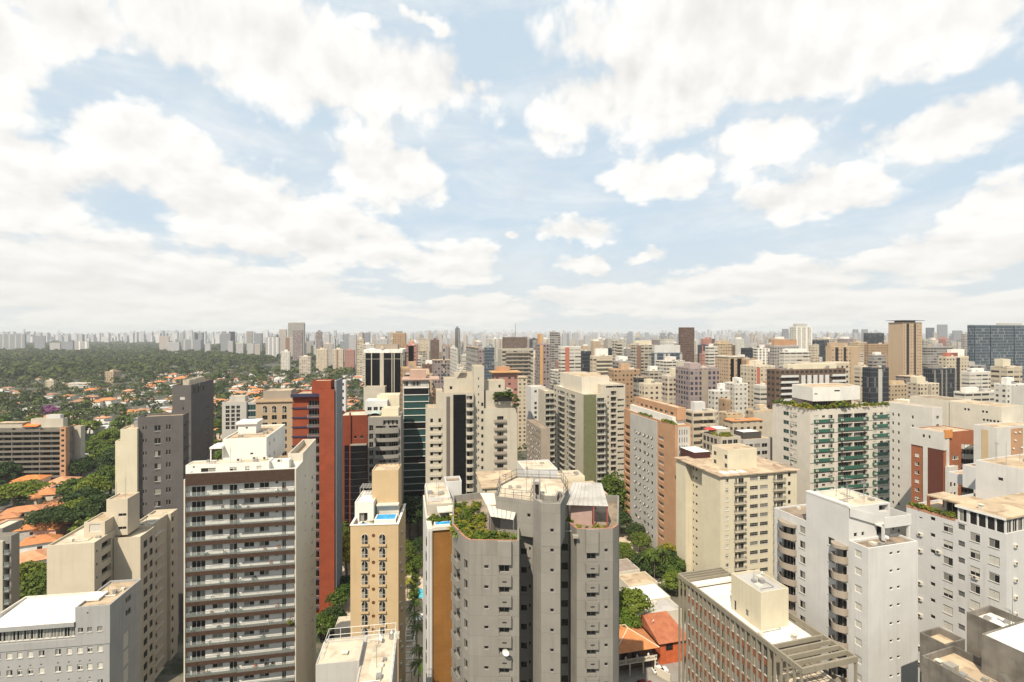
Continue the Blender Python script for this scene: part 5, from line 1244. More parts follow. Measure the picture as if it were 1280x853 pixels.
def green_glass_tower():
    b = Bld('office_building', 'narrow green glass office tower with pale floor lines and a pink box on its roof', 536.5, 222, 9)
    xl = b.X(503.5); zt = b.Z(475, 0, 0); pink = wall('pink_beige_render', (0.46, 0.32, 0.26), .3)
    m = b.box(xl, 0, 0, 14, zt, W_['lav'], roof=M['roof_tan'], par=0, top=True)
    sp = 8.5 * 222 / F
    for k in range(18):
        z = zt - 3.4 - k * sp
        if z < 4: break
        g = MB(); g.box(xl + .5, -.3, -.16, -.003, z - sp + .13, z - .12); b.part('glass_band', g, M['teal' if k % 5 else 'black'])
        b.slab('floor_line', xl + .3, -.1, -.5, -.003, z - .1, z + .12, M['white'])
    m.winm(0, [(.5, 2.2, 'ribbon'), (3.5, 7.5, 'door')], zt - 2.6, zt - .6, 1, 3)
    g = MB(); g.box(.003, .3, .5, 13, 0, zt - 1); b.part('side_glass', g, M['teal'])
    s = MB(); s.box(xl - .5, 4.2, -1.2, 13, zt + .003, zt + .5); b.part('roof_slab', s, pink)
    b.box(b.X(512, 2), b.X(532.5, 2), 2, 10, b.Z(462.5, -3, 2), pink, z0=zt + .4, name='penthouse', roof=M['roof_tan'], par=.2); b.done()

def red_black_glass():
    b = Bld('office_building', 'dark red brick building with black curved glass floors below its blank top', 459.5, 205, 8)
    xl = b.X(424); zt = b.Z(519, 0, 0); red = wall('dark_red_brick', (0.20, 0.045, 0.022), .3, .1, brick=.5)
    m = b.box(xl, 0, 0, 14, zt, red, roof=M['roof_pale'], par=.6)
    fh = 8.35 * 205 / F; z0 = b.Z(556, 0, 0)
    for k in range(16):
        z = z0 - k * fh
        if z < 4: break
        for a, c, t in ((0.2, .36, 0), (.42, .98, 1)):
            W = -xl; x0, x1 = xl + a * W, xl + c * W; n = 7
            pts = [(x0, -.003)] + [(x0 + (x1 - x0) * j / n, -.9 - (.7 * math.sin(math.pi * min(1, .5 + j / n / 2)) if t else 0)) for j in range(n + 1)] + [(x1, -.003)]
            g = MB(); g.prism(pts, z - fh + .22, z); b.part('glass_band', g, M['black'])
            if k: 
                g = MB(); g.prism([(x * 1.0, y - (.06 if y < -.1 else 0)) for x, y in pts], z + .003, z + .2); b.part('floor_line', g, M['dmetal'])
    v = MB(); v.box(xl + .365 * -xl, xl + .415 * -xl, -.8, -.003, 0, zt + 1.2); b.part('red_pier', v, red)
    m.winm(0, [(-xl * .52, -xl * .62, 'dark'), (-xl * .74, -xl * .86, 'dark')], b.Z(548, 0, 0), b.Z(544.5, 0, 0), 1, 3)
    b.slab('roof_ledge', xl + .4 * -xl, -.3, -1.3, -.003, z0 + .003, z0 + .5, M['conc']); b.done()

def grey_stepped():
    b = Bld('apartment_building', 'grey building with curved solid balconies, a planted top terrace and stepped cream roof rooms', 501, 190, 8)
    xl = b.X(460); zt = b.Z(521, 0, 0); g = W_['lav3']
    m = b.box(xl, 0, 0, 13, zt, g, roof=M['roof_pale'], par=.3)
    u0, u1 = m.u(0, 468.5), m.u(0, 498.5); fh = 10.4 * 190 / F
    for k in range(13):
        z = m.z(0, u0, 541) - k * fh
        if z < 3: break
        m.balcony(0, u0, u1, z - (0 if k else -.0), 1.0, 1.25 if k else 1.9, .15, 'solid', g, bow=.6); m.winm(0, [(u0 + .3, (u0 + u1) / 2 - .5, 'ribbon'), ((u0 + u1) / 2 + .8, u1 - .4, 'door')], z + .3, z + 2.4, 1, 3, r=.6)
    m.winm(0, [(.4, u0 - .6, 'dark')], b.Z(532, xl, 0) - 2, b.Z(532, xl, 0), 14, fh, r=.4)
    m.win(0, [(479, 497.5)], (525.5, 531.5), 1, fh=3, style='door', r=.8)
    b.box(b.X(477, 3), b.X(498, 3), 3, 10, b.Z(511, -4, 3), W_['ivory'], z0=zt - .2, name='roof_room', roof=M['roof_pale'], par=.2)
    a = b.box(b.X(456, 10), b.X(484, 10), 10, 18, b.Z(501, -8, 10), W_['cool'], z0=zt - .4, name='roof_room', roof=M['roof_white'], par=.2); a.winm(0, [(1 + 2.3 * i, 2.6 + 2.3 * i, 'dark') for i in range(3)], zt + 1, zt + 2.4, 1, 3)
    b.box(b.X(471, 14), b.X(499, 14), 14.5, 22, b.Z(494, -4, 14), W_['ivory'], z0=zt - .4, name='roof_room', roof=M['roof_pale'], par=.2)
    v = MB(); n = 10
    for j in range(n):
        a0, a1 = math.pi * j / n, math.pi * (j + 1) / n; r = 1.9; cx = b.X(469, 5)
        v.quad((cx + r * math.cos(a0), 4, zt + r * .45 * math.sin(a0)), (cx + r * math.cos(a0), 12, zt + r * .45 * math.sin(a0)), (cx + r * math.cos(a1), 12, zt + r * .45 * math.sin(a1)), (cx + r * math.cos(a1), 4, zt + r * .45 * math.sin(a1)))
    b.part('vault_roof', v, plain('pale_green_roof', (0.38, 0.46, 0.42), .5)); b.done()
W_['lav3'] = wall('mid_grey_render', (0.27, 0.255, 0.235), 0.35)

def black_tower():
    b = Bld('office_building', 'black glass office tower framed by pale vertical piers under a white roof beam', 502.5, 330, 6)
    xl = b.X(455.7); zt = b.Z(437, 0, 0); L = b.Y(507.5); W = -xl
    m = b.box(xl, 0, 0, L, zt - 1.5, M['black'], par=.6, roof=M['roof_grey'])
    c = MB(); c.box(xl - .4, .4, -.5, L, zt - 2.2, zt); b.part('roof_beam', c, M['roof_white'])
    for f, w in ((.003, .5), (.175, .55), (.41, 2.4), (.72, .5), (.78, .5), (.965, .5)):
        b.slab('pier', xl + W * f, xl + W * f + w, -.55 if w > 1 else -.4, -.003, 0, zt - 2.203, W_['stone'])
    b.slab('pier', .003, .5, .3, 1.1, 0, zt - 2.203, W_['stone']); b.slab('pier', .003, .5, L - 1.5, L - .5, 0, zt - 2.203, W_['stone'])
    b.slab('floor_line', xl + .6, -.6, -.12, -.003, zt - 6.3, zt - 5.9, W_['lav3'])
    s = MB(); x = xl + W * .44; s.box(x, x + 1.5, -.8, 4, zt + .003, zt + 1.0); s.quad((x - .6, -.81, zt + 1), (x + 2.1, -.81, zt + 1), (x + .75, -.81, zt + 3), (x + .75, -.81, zt + 3)); b.part('roof_finial', s, W_['stone'])
    b.box(b.X(469, 4), b.X(497, 4), 4, 14, b.Z(430.5, -8, 4), W_['taupe'], z0=zt - 2, name='penthouse', roof=M['roof_tan'], par=.2)
    b.box(xl + 1, xl + 14, -9, -1.2, b.Z(484, xl, -9), W_['stone'], name='podium_wall', roof=M['roof_tan'], par=.8); b.done()

def beige_office():
    b = Bld('office_building', 'low beige office block with a top row of dark arched windows', 365.5, 232, 12)
    xl = b.X(320); zt = b.Z(498, 0, 0)
    m = b.box(xl, 0, 0, 15, zt, W_['beige2'], roof=M['roof_tan'], par=.5)
    for pa, pb in ((327.8, 334.5), (339.3, 346), (352.3, 358.8)):
        u0, u1 = m.u(0, pa), m.u(0, pb); z1, z0 = m.z(0, u0, 507), m.z(0, u0, 516); loc, rz = m.place(0, u0, z0, .02); link('arched_window', arch_window_mesh(round(u1 - u0, 2), round(z1 - z0, 2)), b.root, loc, rz)
    m.win(0, [(328, 334.5), (339.8, 346), (352.5, 358.5)], (519.5, 525), 8, 9.2, style='dark')
    b.box(b.X(329, 3), b.X(364, 3), 3, 14, b.Z(488.5, -5, 3), W_['taupe'], z0=zt - .5, name='penthouse', roof=M['roof_tan'], par=.3); b.slab('cornice', xl - .5, .5, -.6, -.003, zt - 1.5, zt - .9, W_['beige2']); b.done()
    b = Bld('office_building', 'pale grey office block with square dark windows and a teal glazed end', 308, 262, 12)
    xl = b.X(277.5); zt = b.Z(502, 0, 0); m = b.box(xl, 0, 0, 14, zt, W_['lav'], roof=M['roof_tan'], par=.4)
    m.win(0, [(282, 287), (289, 293.5), (295.5, 300)], (507.5, 511.5), 6, 5.1, style='dark')
    g = b.box(.003, b.X(320.5, 1), 1, 13, zt - .5, W_['lav'], name='wing_wall', roof=M['roof_tan'], par=.3)
    for k in range(7): g.winm(0, [(.3, g.edge(0)[2] - .3, 'ribbon')], zt - 4.6 - 3.4 * k, zt - 1.8 - 3.4 * k, 1, 3, mats={1: M['teal'], 2: M['teal']})
    b.box(xl + 2, -2, 5, 11, zt + 2.2, W_['lav'], z0=zt - .4, name='penthouse', roof=M['roof_tan'], par=.2); b.done()
W_['terr'] = wall('weathered_terrace', (0.19, 0.17, 0.145), .5)
W_['beige2'] = wall('tan_render', (0.46, 0.345, 0.235), 0.28)

def terraced_low():
    b = Bld('apartment_building', 'long low building of stacked shaded terraces with an orange awning on top', 82, 300, 4)
    zt = b.Z(535, 0, 0); xl = b.X(-15); z0 = 0
    core = b.box(xl, -1.0, 2.0, 7, zt, W_['stain'], roof=M['roof_pale'], par=.3)
    fh = 6.35 * 300 / F
    end = b.box(-3.2, 0, 0, 3, zt + .3, W_['salmon'], name='end_wall', roof=M['roof_tan'], par=.4)
    end.winm(0, [(.8, 2.4, 'dark')], zt - 2.2, zt - .8, 9, fh); 
    for k in range(10):
        z = zt - 1.9 - k * fh
        if z < 1: break
        core.winm(0, [(2 + 5.3 * i, 6 + 5.3 * i, 'void') for i in range(8)], z + .4, z + 2.2, 1, 3, r=.6)
        p = MB(); p.box(xl, -3.203, 0, 1.997, z - .3, z); p.box(xl, -3.203, 0, .16, z + .003, z + .95); b.part('terrace', p, W_['terr'])
    for xx in (-14.8, -30, -45): b.slab('terrace_divider', xx, xx + .4, .2, 1.99, 0, zt, W_['stain'])
    r = b.box(xl + 4, -26, 2.6, 6.8, zt + 2.6, W_['sand'], z0=zt - .3, name='penthouse', par=0, roof=M['roof_tan']); s = MB(); s.box(xl + 3, -25, 2.2, 7.2, zt + 2.603, zt + 3); b.part('roof_slab', s, M['roof_tan'])
    a = MB(); a.quad((-24.5, .6, zt + .9), (-16.5, .6, zt + .9), (-16.5, 4.5, zt + 2), (-24.5, 4.5, zt + 2)); b.part('awning', a, plain('orange_awning', (0.75, 0.17, 0.03), .7))
    b.box(-22, -4, 3.5, 6.9, b.Z(522, -10, 7), W_['stone'], z0=zt - .3, name='roof_block', roof=M['roof_tan'], par=.3); b.box(-14, -6, 4, 6.6, b.Z(517, -10, 9), W_['cool'], z0=zt, name='roof_block', roof=M['roof_tan'], par=.3)
    b.done()
    b = Bld('apartment_building', 'blank beige slab standing at the end of the long terraced building', 101, 309, 4)
    m = b.box(b.X(84), 0, 0, 3.5, b.Z(533, 0, 0), W_['stone'], roof=M['roof_tan'], par=.3); b.done()
    b = Bld('apartment_building', 'grey apartment block with recessed balconies cut off by the left edge of the photo', 14, 118, 9)
    zt = b.Z(670, 0, 0); xl = b.X(-30); m = b.box(xl, 0, 0, b.Y(24.5), zt, W_['lav3'], roof=M['roof_pale'], par=.9)
    s = b.box(b.X(-30), b.X(5.5), -.5, -.003, zt - 1, W_['stone'], name='front_panel', par=0, roof=M['offwhite'])
    u0, u1 = m.u(0, 6), m.u(0, 13.6)
    for k in range(12):
        z = zt - 4.0 - k * 2.55 * 1.12; m.winm(0, [(u0 + .1, u1 - .25, 'void')], z + .1, z + 2.2, 1, 3, r=1.0); m.balcony(0, u0 + .05, u1 - .05, z, .5, .95, .14, 'glass', W_['lav3'])
    b.box(xl, b.X(3, 3), 3, 9, zt + .8, W_['lav3'], z0=zt - 1, name='penthouse', roof=M['roof_pale'], par=.2); b.done()

def right_middle():
    b = Bld('apartment_tower', 'off white tower with two columns of small dark windows right of the green banded block', 1165, 172, 18)
    zt = b.Z(510, 0, 0); L = b.Y(1112); m = b.box(0, b.X(1178), 0, L, zt, W_['cool2'], roof=M['roof_tan'], par=.5)
    m.win(3, [(1115, 1117.3), (1122, 1124.5), (1139.5, 1142)], (516, 520), 15, 11.0, style='dark_w'); m.win(0, [(1170.5, 1174)], (520, 524), 3, 10.5, style='dark_w'); b.done()
    b = Bld('apartment_tower', 'maroon and brick coloured tower with a white cap and rounded glass balconies', 1180, 150, 18)
    zt = b.Z(541, 0, 0); L = b.Y(1139); mar = wall('maroon_render', (0.125, 0.040, 0.028), .3); brk = wall('brown_brick', (0.33, 0.12, 0.06), .25, .08, brick=.5)
    m = b.box(0, b.X(1217), 0, L, zt - 5.2, brk, roof=M['roof_tan'], par=0, top=False)
    m.win(3, [(1143.5, 1149)], (556, 560.5), 9, 10.8, style='roll_w'); m.win(3, [(1152.8, 1154.5)], (556, 559), 9, 10.8, style='dark')
    cap = b.box(-.25, 1.0, -.25, L + .2, zt, W_['cool2'], z0=zt - 5.2, name='white_cap', roof=M['roof_tan'], par=.3); cap.win(3, [(1153, 1156), (1160.5, 1163)], (543, 547), 1, fh=3, style='dark')
    b.slab('white_strip', -.3, -.003, b.Y(1160), b.Y(1154.5), 8, zt - 5.203, W_['cool2']); u = MB(); u.box(-.16, -.003, .2, b.Y(1160.2), 5, zt - 5.21); b.part('maroon_panel', u, mar)
    x1, x2, x3 = b.X(1176) if False else .9, m.u(0, 1187), m.u(0, 1201)
    b.slab('white_strip', .8, 1.8, -.3, -.003, zt - 16, zt - 1.5, W_['cool2']); t = b.box(0.01, x2 + 1.2, -1.4, -.303, zt - 9.7, W_['cool2'], z0=8, name='white_bay', roof=M['offwhite'], par=.1)
    t.winm(0, [(.3, 1.3, 'dark_w'), (1.9, 2.9, 'dark_w')], zt - 12.6, zt - 11.2, 9, 3.0)
    o = plain('orange_render', (0.50, 0.21, 0.06), .8); b.slab('orange_beam', -.2, x2 + .5, -.5, -.006, zt - 1.6, zt + .8, o)
    m.win(0, [(1190, 1198)], (546.5, 551.5), 6, 11.6, style='roll_w')
    top = b.box(1.003, b.X(1217), .003, L - 1, zt, brk, z0=zt - 5.2, name='upper_wall', roof=M['roof_tan'], par=.2)
    u0, u1 = m.u(0, 1201.5), m.u(0, 1217.5)
    for k in range(7):
        z = m.z(0, u0, 558) - k * 2.85 - .3; m.balcony(0, u0, u1, z, .9, 1.0, .45, 'glass', W_['cool2'], railglass('frosted_balustrade', (.62, .68, .64), .8), bow=.9); m.winm(0, [(u0 + .3, u1 - .3, 'door')], z + .02, z + 2.3, 1, 3, r=.2)
    b.done()
    b = Bld('apartment_tower', 'white block with a narrow beige window recess just right of the rounded glass balconies', 1246, 140, 18)
    zt = b.Z(535, 0, 0); L = b.Y(1217); m = b.box(0, b.X(1300), 0, L, zt, W_['cool2'], roof=M['roof_tan'], par=.3)
    u0, u1 = m.u(3, 1227), m.u(3, 1235.5); n = MB(); b.slab('recess_panel', -.06, -.003, L - u1, L - u0, 4, zt - 1, W_['beige'])
    m.winm(3, [(u0 + .3, u0 + 1.5, 'dark'), (u0 + 1.9, u1 - .2, 'tilt')], zt - 3.6, zt - 2.3, 9, 2.9, r=.12)
    m.win(0, [(1265, 1270), (1273, 1278)], (538.5, 543), 9, 9.8, style='tilt'); m.win(0, [(1264, 1264.5)], (520, 522), 1, fh=3, style='none')
    rc = MB(); rc.box(m.u(0, 1263.5), m.u(0, 1278.5), -.05, -.003, 4, zt - .6); b.part('recess_panel', rc, W_['salmon']); b.done()
    b = Bld('apartment_tower', 'broad blank off white block with a few tiny paired windows and a tan flat roof', 1252, 195, 18)
    zt = b.Z(509, 0, 0); L = b.Y(1187); m = b.box(0, b.X(1279), 0, L, zt, W_['warm'], roof=M['roof_tan'], par=.4)
    for px, py in ((1208.5, 510.5), (1231, 513.5), (1232, 523.8), (1240.5, 525), (1250, 526.2)):
        u = m.u(3, px); z = m.z(3, u, py); m.winm(3, [(u - 1.0, u - .2, 'dark'), (u + .2, u + 1.0, 'dark')], z - .9, z, 4, 9.0)
    b.box(0.4, b.X(1215, L), L + .1, L + 16, b.Z(501, 0, L), W_['warm'], name='rear_block', roof=M['roof_brown'], par=.3); b.box(-5, 6, -4, -.003, zt - 6.0, W_['warm'], name='front_block', roof=M['roof_white'], par=.4)
    b.done()
# ------------------------------------------------------------------ ground and streets
def ground_mat():
    m, t, b = new_mat('city_ground')
    oc = t.node('ShaderNodeTexCoord').outputs['Object']
    n = t.noise(oc, 0.012, 6, 0.6); n2 = t.noise(oc, 0.11, 5, 0.65)
    c = t.mix(t.ramp(n2, 0.42, 0.6), (0.03, 0.042, 0.018), (0.13, 0.115, 0.085)); c = t.mix(t.ramp(n, 0.45, 0.65), c, (0.06, 0.065, 0.045))
    t.l.new(c, b.inputs['Base Color']); b.inputs['Roughness'].default_value = .95; return m
g = MB(); g.quad((-15600, -300, 0), (15600, -300, 0), (15600, 15600, 0), (-15600, 15600, 0)); tag(g.build('ground', ground_mat()), kind='structure')
asph = roofm('asphalt', (0.07, 0.068, 0.065), (0.11, 0.10, 0.095), .6, .5); pav = roofm('pale_paving', (0.52, 0.43, 0.31), (0.30, 0.22, 0.14), .5, .3)
def sheet(name, pts, mat, z=.02):
    b = MB(); b.poly([(p[0], p[1], z) for p in pts]); return tag(b.build(name, mat), kind='structure')
def gp(px, py): v = ground(px, py); return (v.x, v.y)
# streets of the leafy quarter
for k, (x, w) in enumerate(((-330, 9), (-235, 8), (-120, 9))):
    sheet('road', [(x, 170), (x + w, 170), (x - 260 + w, 1200), (x - 260, 1200)], asph, .02)
for k, y in enumerate((255, 370, 520, 700)):
    sheet('road', [(-620, y), (-60, y + 90), (-60, y + 98), (-620, y + 8)], asph, .026 + .004 * (k % 2))
sheet('paved_court', [gp(489, 853), gp(540, 853), gp(533, 660), gp(499, 660)], pav, .03)
sheet('driveway', [gp(395, 790), gp(440, 790), gp(440, 690), gp(412, 690)], pav, .03)
sheet('paved_court', [gp(772, 704), gp(812, 716), gp(812, 690), gp(796, 668), gp(772, 668)], pav, .03)
sheet('forecourt', [gp(765, 900), gp(870, 900), gp(860, 780), gp(772, 780)], roofm('grey_paving', (0.26, 0.24, 0.21), (0.14, 0.12, 0.1), .5, .4), .03)

# ------------------------------------------------------------------ vegetation
CM = {}
def quads_mesh(name, C, N, S, mat, seed=0):
    """many small leaf-clump quads: centres C, normals N, half sizes S"""
    r = np.random.default_rng(seed); n = len(C)
    A = np.cross(N, r.normal(size=(n, 3))); A /= np.linalg.norm(A, axis=1, keepdims=True) + 1e-9
    B = np.cross(N, A); B /= np.linalg.norm(B, axis=1, keepdims=True) + 1e-9
    A = A * S[:, None]; B = B * (S * r.uniform(.5, .9, n))[:, None]
    V = np.stack([C - A - B * .4, C - B + A * .1, C + A + B * .4, C + B - A * .1], axis=1).reshape(-1, 3)
    me = bpy.data.meshes.new(name); me.vertices.add(4 * n); me.vertices.foreach_set('co', V.astype(np.float32).ravel())
    me.loops.add(4 * n); me.loops.foreach_set('vertex_index', np.arange(4 * n, dtype=np.int32))
    me.polygons.add(n); me.polygons.foreach_set('loop_start', np.arange(0, 4 * n, 4, dtype=np.int32)); me.polygons.foreach_set('loop_total', np.full(n, 4, dtype=np.int32))
    me.materials.append(mat); me.update(calc_edges=True); return me
def crown_pts(r, rx, rz, nc, nl, leaf, flat=False, low=-.35):
    """leaf clumps spread over an uneven crown of horizontal radius rx and half height rz"""
    C, N = [], []
    for k in range(nc):
        while True:
            d = r.normal(size=3); d /= np.linalg.norm(d)
            if d[2] > low: break
        rad = r.uniform(.55, 1.0) if not flat else r.uniform(.3, 1.0)
        c = d * rad * np.array([rx, rx, rz]); c[2] += 0 if not flat else rz * .2
        s = rx * r.uniform(.20, .36) * (1 if not flat else .8)
        p = r.normal(size=(nl, 3)); p /= np.linalg.norm(p, axis=1, keepdims=True); p[:, 2] = np.where(p[:, 2] < -.3, -p[:, 2], p[:, 2])
        q = c + p * s * np.array([1, 1, .72 if not flat else .35]) * r.uniform(.75, 1.05, (nl, 1))
        C.append(q); nn = p * .8 + r.normal(size=(nl, 3)) * .45 + np.array([0, 0, .35]); N.append(nn / np.linalg.norm(nn, axis=1, keepdims=True))
    C = np.concatenate(C); N = np.concatenate(N); return C, N, leaf * r.uniform(.6, 1.25, len(C))
def crown(key, rx, rz, nc, nl, leaf, mat, flat=False, low=-.35):
    k = (key, mat.name)
    if k not in CM: CM[k] = quads_mesh('crown', *crown_pts(np.random.default_rng(hash(key) % 9999 if not isinstance(key, int) else key), rx, rz, nc, nl, leaf, flat, low), mat, 3)
    return CM[k]
def trunk_mesh(key, h, r, limbs, spread):
    k = ('trunk', key)
    if k in CM: return CM[k]
    b = MB(); q = random.Random(key); top = Vector((q.uniform(-.3, .3), q.uniform(-.3, .3), h * .62)); b.tube((0, 0, -.1), top, r, r * .65, 8)
    for j in range(limbs):
        a = 2 * math.pi * j / limbs + q.uniform(-.4, .4); e = top + Vector((math.cos(a) * spread, math.sin(a) * spread, h * q.uniform(.18, .38))); md = top.lerp(e, .5) + Vector((0, 0, -.06 * h))
        b.tube(top - Vector((0, 0, .1)), md, r * .5, r * .34, 6); b.tube(md, e, r * .34, r * .12, 5)
    CM[k] = b.mesh('trunk', M['trunk']); return CM[k]
VARS = {}
def tree(x, y, h, rad, label, group, mat='leaf_a', shape='round', detail=2, var=0, z=0.0, cat='tree', name='leafy_tree'):
    """shape: round, umbrella (flat spreading), tall; detail 2 near, 1 middle, 0 far"""
    o = thing(name, label, cat, (x, y, z), rnd.uniform(0, 6.28), group)
    nc, nl, lf = ((90, 46, .30), (44, 26, .52), (22, 15, .95))[2 - detail]
    R0 = 4.0; sc = rad / R0
    if shape == 'umbrella': me = crown(100 + var * 10 + detail, R0, 1.0, int(nc * 1.1), nl, lf / max(sc, .5) ** .5, M[mat], True, -.2); cz = h - 1.1 * sc
    elif shape == 'tall': me = crown(200 + var * 10 + detail, R0, 6.0, nc, nl, lf, M[mat]); cz = h - 6 * sc
    else: me = crown(300 + var * 10 + detail, R0, 3.1, nc, nl, lf, M[mat]); cz = h - 3.2 * sc
    link('crown', me, o, (0, 0, cz), 0, (sc, sc, sc))
    t = trunk_mesh(var, 10, .3, 4 + var % 3, 2.6); k = max(.3, (cz + .5 * sc) / 9.0); link('trunk', t, o, (0, 0, 0), 0, (sc * 1.1, sc * 1.1, k)); return o
def palm(x, y, h, label, group, z=0.0, var=0, mat='leaf_a', r=2.6):
    o = thing('palm_tree', label, 'palm tree', (x, y, z), rnd.uniform(0, 6.28), group)
    key = ('palm', var, mat)
    if key not in CM:
        b = MB(); q = random.Random(var + 5)
        for k in range(17):
            a = 2.4 * k + q.uniform(-.2, .2); up = q.uniform(.1, .95); pts = []
            for j in range(7):
                t = j / 6; rr = r * t * (1 - .18 * up * t); pts.append(Vector((math.cos(a) * rr, math.sin(a) * rr, r * (up * t * .75 - .95 * t * t * (1.05 - .45 * up)))))
            side = Vector((-math.sin(a), math.cos(a), 0))
            for j in range(6):
                w0, w1 = .38 * math.sin(math.pi * (.12 + .8 * j / 6)), .38 * math.sin(math.pi * (.12 + .8 * (j + 1) / 6))
                for s in (1, -1):
                    dr = Vector((0, 0, -.22))
                    for u in (0, .5):
                        p0 = pts[j].lerp(pts[j + 1], u); p1 = pts[j].lerp(pts[j + 1], u + .38); out = (pts[j + 1] - pts[j]) * .35
                        b.quad(p0, p0 + side * s * w0 + dr * w0 + out, p1 + side * s * w1 + dr * w1 + out, p1)
        CM[key] = b.mesh('crown', M[mat]); t = MB()
        for j in range(8): t.tube((0, 0, j / 8), (0, 0, (j + 1) / 8 + .003), .17 - .006 * j, .15 - .006 * j, 8)
        CM[key + ('t',)] = t.mesh('trunk', M['trunk'])
    link('crown', CM[key], o, (0, 0, h)); link('trunk', CM[key + ('t',)], o, (0, 0, 0), 0, (1, 1, h)); return o
def shrub(x, y, z, s, label, group, mat='leaf_b', var=0):
    me = crown(400 + var, 1.0, .85, 16, 22, .17, M[mat], False, -.1)
    o = link('shrub', me, None, (x, y, z + s * .55), rnd.uniform(0, 6.28), (s, s, s * rnd.uniform(.8, 1.3))); return tag(o, label, 'shrub', group)
def fern(x, y, z, s, label, group, mat='leaf_b'):
    """an upright tuft of arching strap leaves"""
    key = ('tuft', mat)
    if key not in CM:
        b = MB(); q = random.Random(3)
        for k in range(34):
            a = 2.4 * k; l = q.uniform(.6, 1.1); up = q.uniform(.7, 1.5); side = Vector((-math.sin(a), math.cos(a), 0)) * .07; p = Vector((0, 0, 0))
            for j in range(3):
                t = (j + 1) / 3; n = Vector((math.cos(a) * l * t * .75, math.sin(a) * l * t * .75, l * (up * t - .8 * t * t))); b.quad(p - side, p + side, n + side * (1 - t * .8), n - side * (1 - t * .8)); p = n
        CM[key] = b.mesh('tuft', M[mat])
    return tag(link('potted_plant', CM[key], None, (x, y, z), rnd.uniform(0, 6), (s, s, s)), label, 'plant', group)

OCC = []     # footprints already taken: (x, y, radius)
def free(x, y, r): return all((x - a) ** 2 + (y - b) ** 2 > (r + c) ** 2 for a, b, c in OCC)
def hidden_zone(px, d): return False

# ------------------------------------------------------------------ houses of the leafy quarter
HM = {}
def house_mesh(v):
    if v in HM: return HM[v]
    q = random.Random(v + 40); w, l, h = q.uniform(9, 15), q.uniform(8, 12), q.choice((3.4, 5.8, 6.2)); rh = min(w, l) * .5 * .42; ov = .6
    wl = MB(); wl.box(-w / 2, w / 2, -l / 2, l / 2, 0, h, bottom=False)
    wing = q.random() < .6
    if wing: w2, l2 = w * .5, q.uniform(4, 7); wl.box(-w / 2 + .3, -w / 2 + w2, -l / 2 - l2, -l / 2 - .003, 0, h - .6, bottom=False)
    rf = MB()
    def hip(x0, x1, y0, y1, z, r):
        W, L = x1 - x0, y1 - y0; i = min(W, L) / 2
        if W >= L: a, c = (x0 + i, (y0 + y1) / 2, z + r), (x1 - i, (y0 + y1) / 2, z + r)
        else: a, c = ((x0 + x1) / 2, y0 + i, z + r), ((x0 + x1) / 2, y1 - i, z + r)
        A, B_, C, D = (x0, y0, z), (x1, y0, z), (x1, y1, z), (x0, y1, z)
        if W >= L: rf.poly([A, B_, c, a]); rf.poly([B_, C, c]); rf.poly([C, D, a, c]); rf.poly([D, A, a])
        else: rf.poly([A, B_, a]); rf.poly([B_, C, c, a]); rf.poly([C, D, c]); rf.poly([D, A, a, c])
        rf.poly([D, C, B_, A])
    hip(-w / 2 - ov, w / 2 + ov, -l / 2 - ov, l / 2 + ov, h + .01, rh)
    if wing: hip(-w / 2 + .3 - ov, -w / 2 + w2 + ov, -l / 2 - l2 - ov, -l / 2 + 2.5, h - .59, w2 * .5 * .5)
    wn = MB(); 
    for k in range(3):
        for z in ((1.0,) if h < 4 else (1.0, 3.8)): x = -w / 2 + 1.2 + k * (w - 3.4) / 2; wn.box(x, x + 1.5, -.06, 0, z, z + 1.3)
    HM[v] = (wl, rf, w, l, h); return HM[v]
WALLC = [plain('house_white', (0.70, 0.67, 0.61), .85, var=.1), plain('house_cream', (0.58, 0.50, 0.38), .85, var=.1), plain('house_grey', (0.42, 0.40, 0.37), .85, var=.1), plain('house_pink', (0.50, 0.34, 0.26), .85, var=.1)]
TILE = [M['terracotta'], tiles('pale_terracotta_tiles', (0.60, 0.30, 0.16)), tiles('faded_brown_tiles', (0.36, 0.20, 0.12)), tiles('bright_orange_tiles', (0.64, 0.225, 0.055))]
HP = {}
def house(x, y, v, rz, wi, ti, label, group, sc=1.0, flat=False):
    wl, rf, w, l, h = house_mesh(v); o = thing('house', label, 'house', (x, y, 0), rz, group); o.scale = (sc, sc, sc)
    kw = ('w', v, wi)
    if kw not in HP: HP[kw] = wl.mesh('wall', WALLC[wi])
    link('wall', HP[kw], o)
    if flat:
        k = ('fr', v)
        if k not in HP: b = MB(); b.box(-w / 2 - .2, w / 2 + .2, -l / 2 - .2, l / 2 + .2, h + .01, h + .4); HP[k] = b.mesh('roof', M['roof_white' if v % 2 else 'roof_grey'])
        link('roof', HP[k], o)
    else:
        k = ('r', v, ti)
        if k not in HP: HP[k] = rf.mesh('roof', TILE[ti])
        link('roof', HP[k], o)
    k = ('win',)
    if k not in HP:
        b = MB(); b.box(0, 1.5, -.05, 0, 0, 1.2, 0); b.box(-.08, 1.58, -.04, 0, -.08, 0, 1); HP[k] = b.mesh('window', [M['glass'], M['white']])
    for z in ((1.0,) if h < 4 else (1.0, 3.9)):
        for fx in (.0, .55): link('window', HP[k], o, (w * fx * .8 - w * .02, -l / 2 - .004, z))
    return o

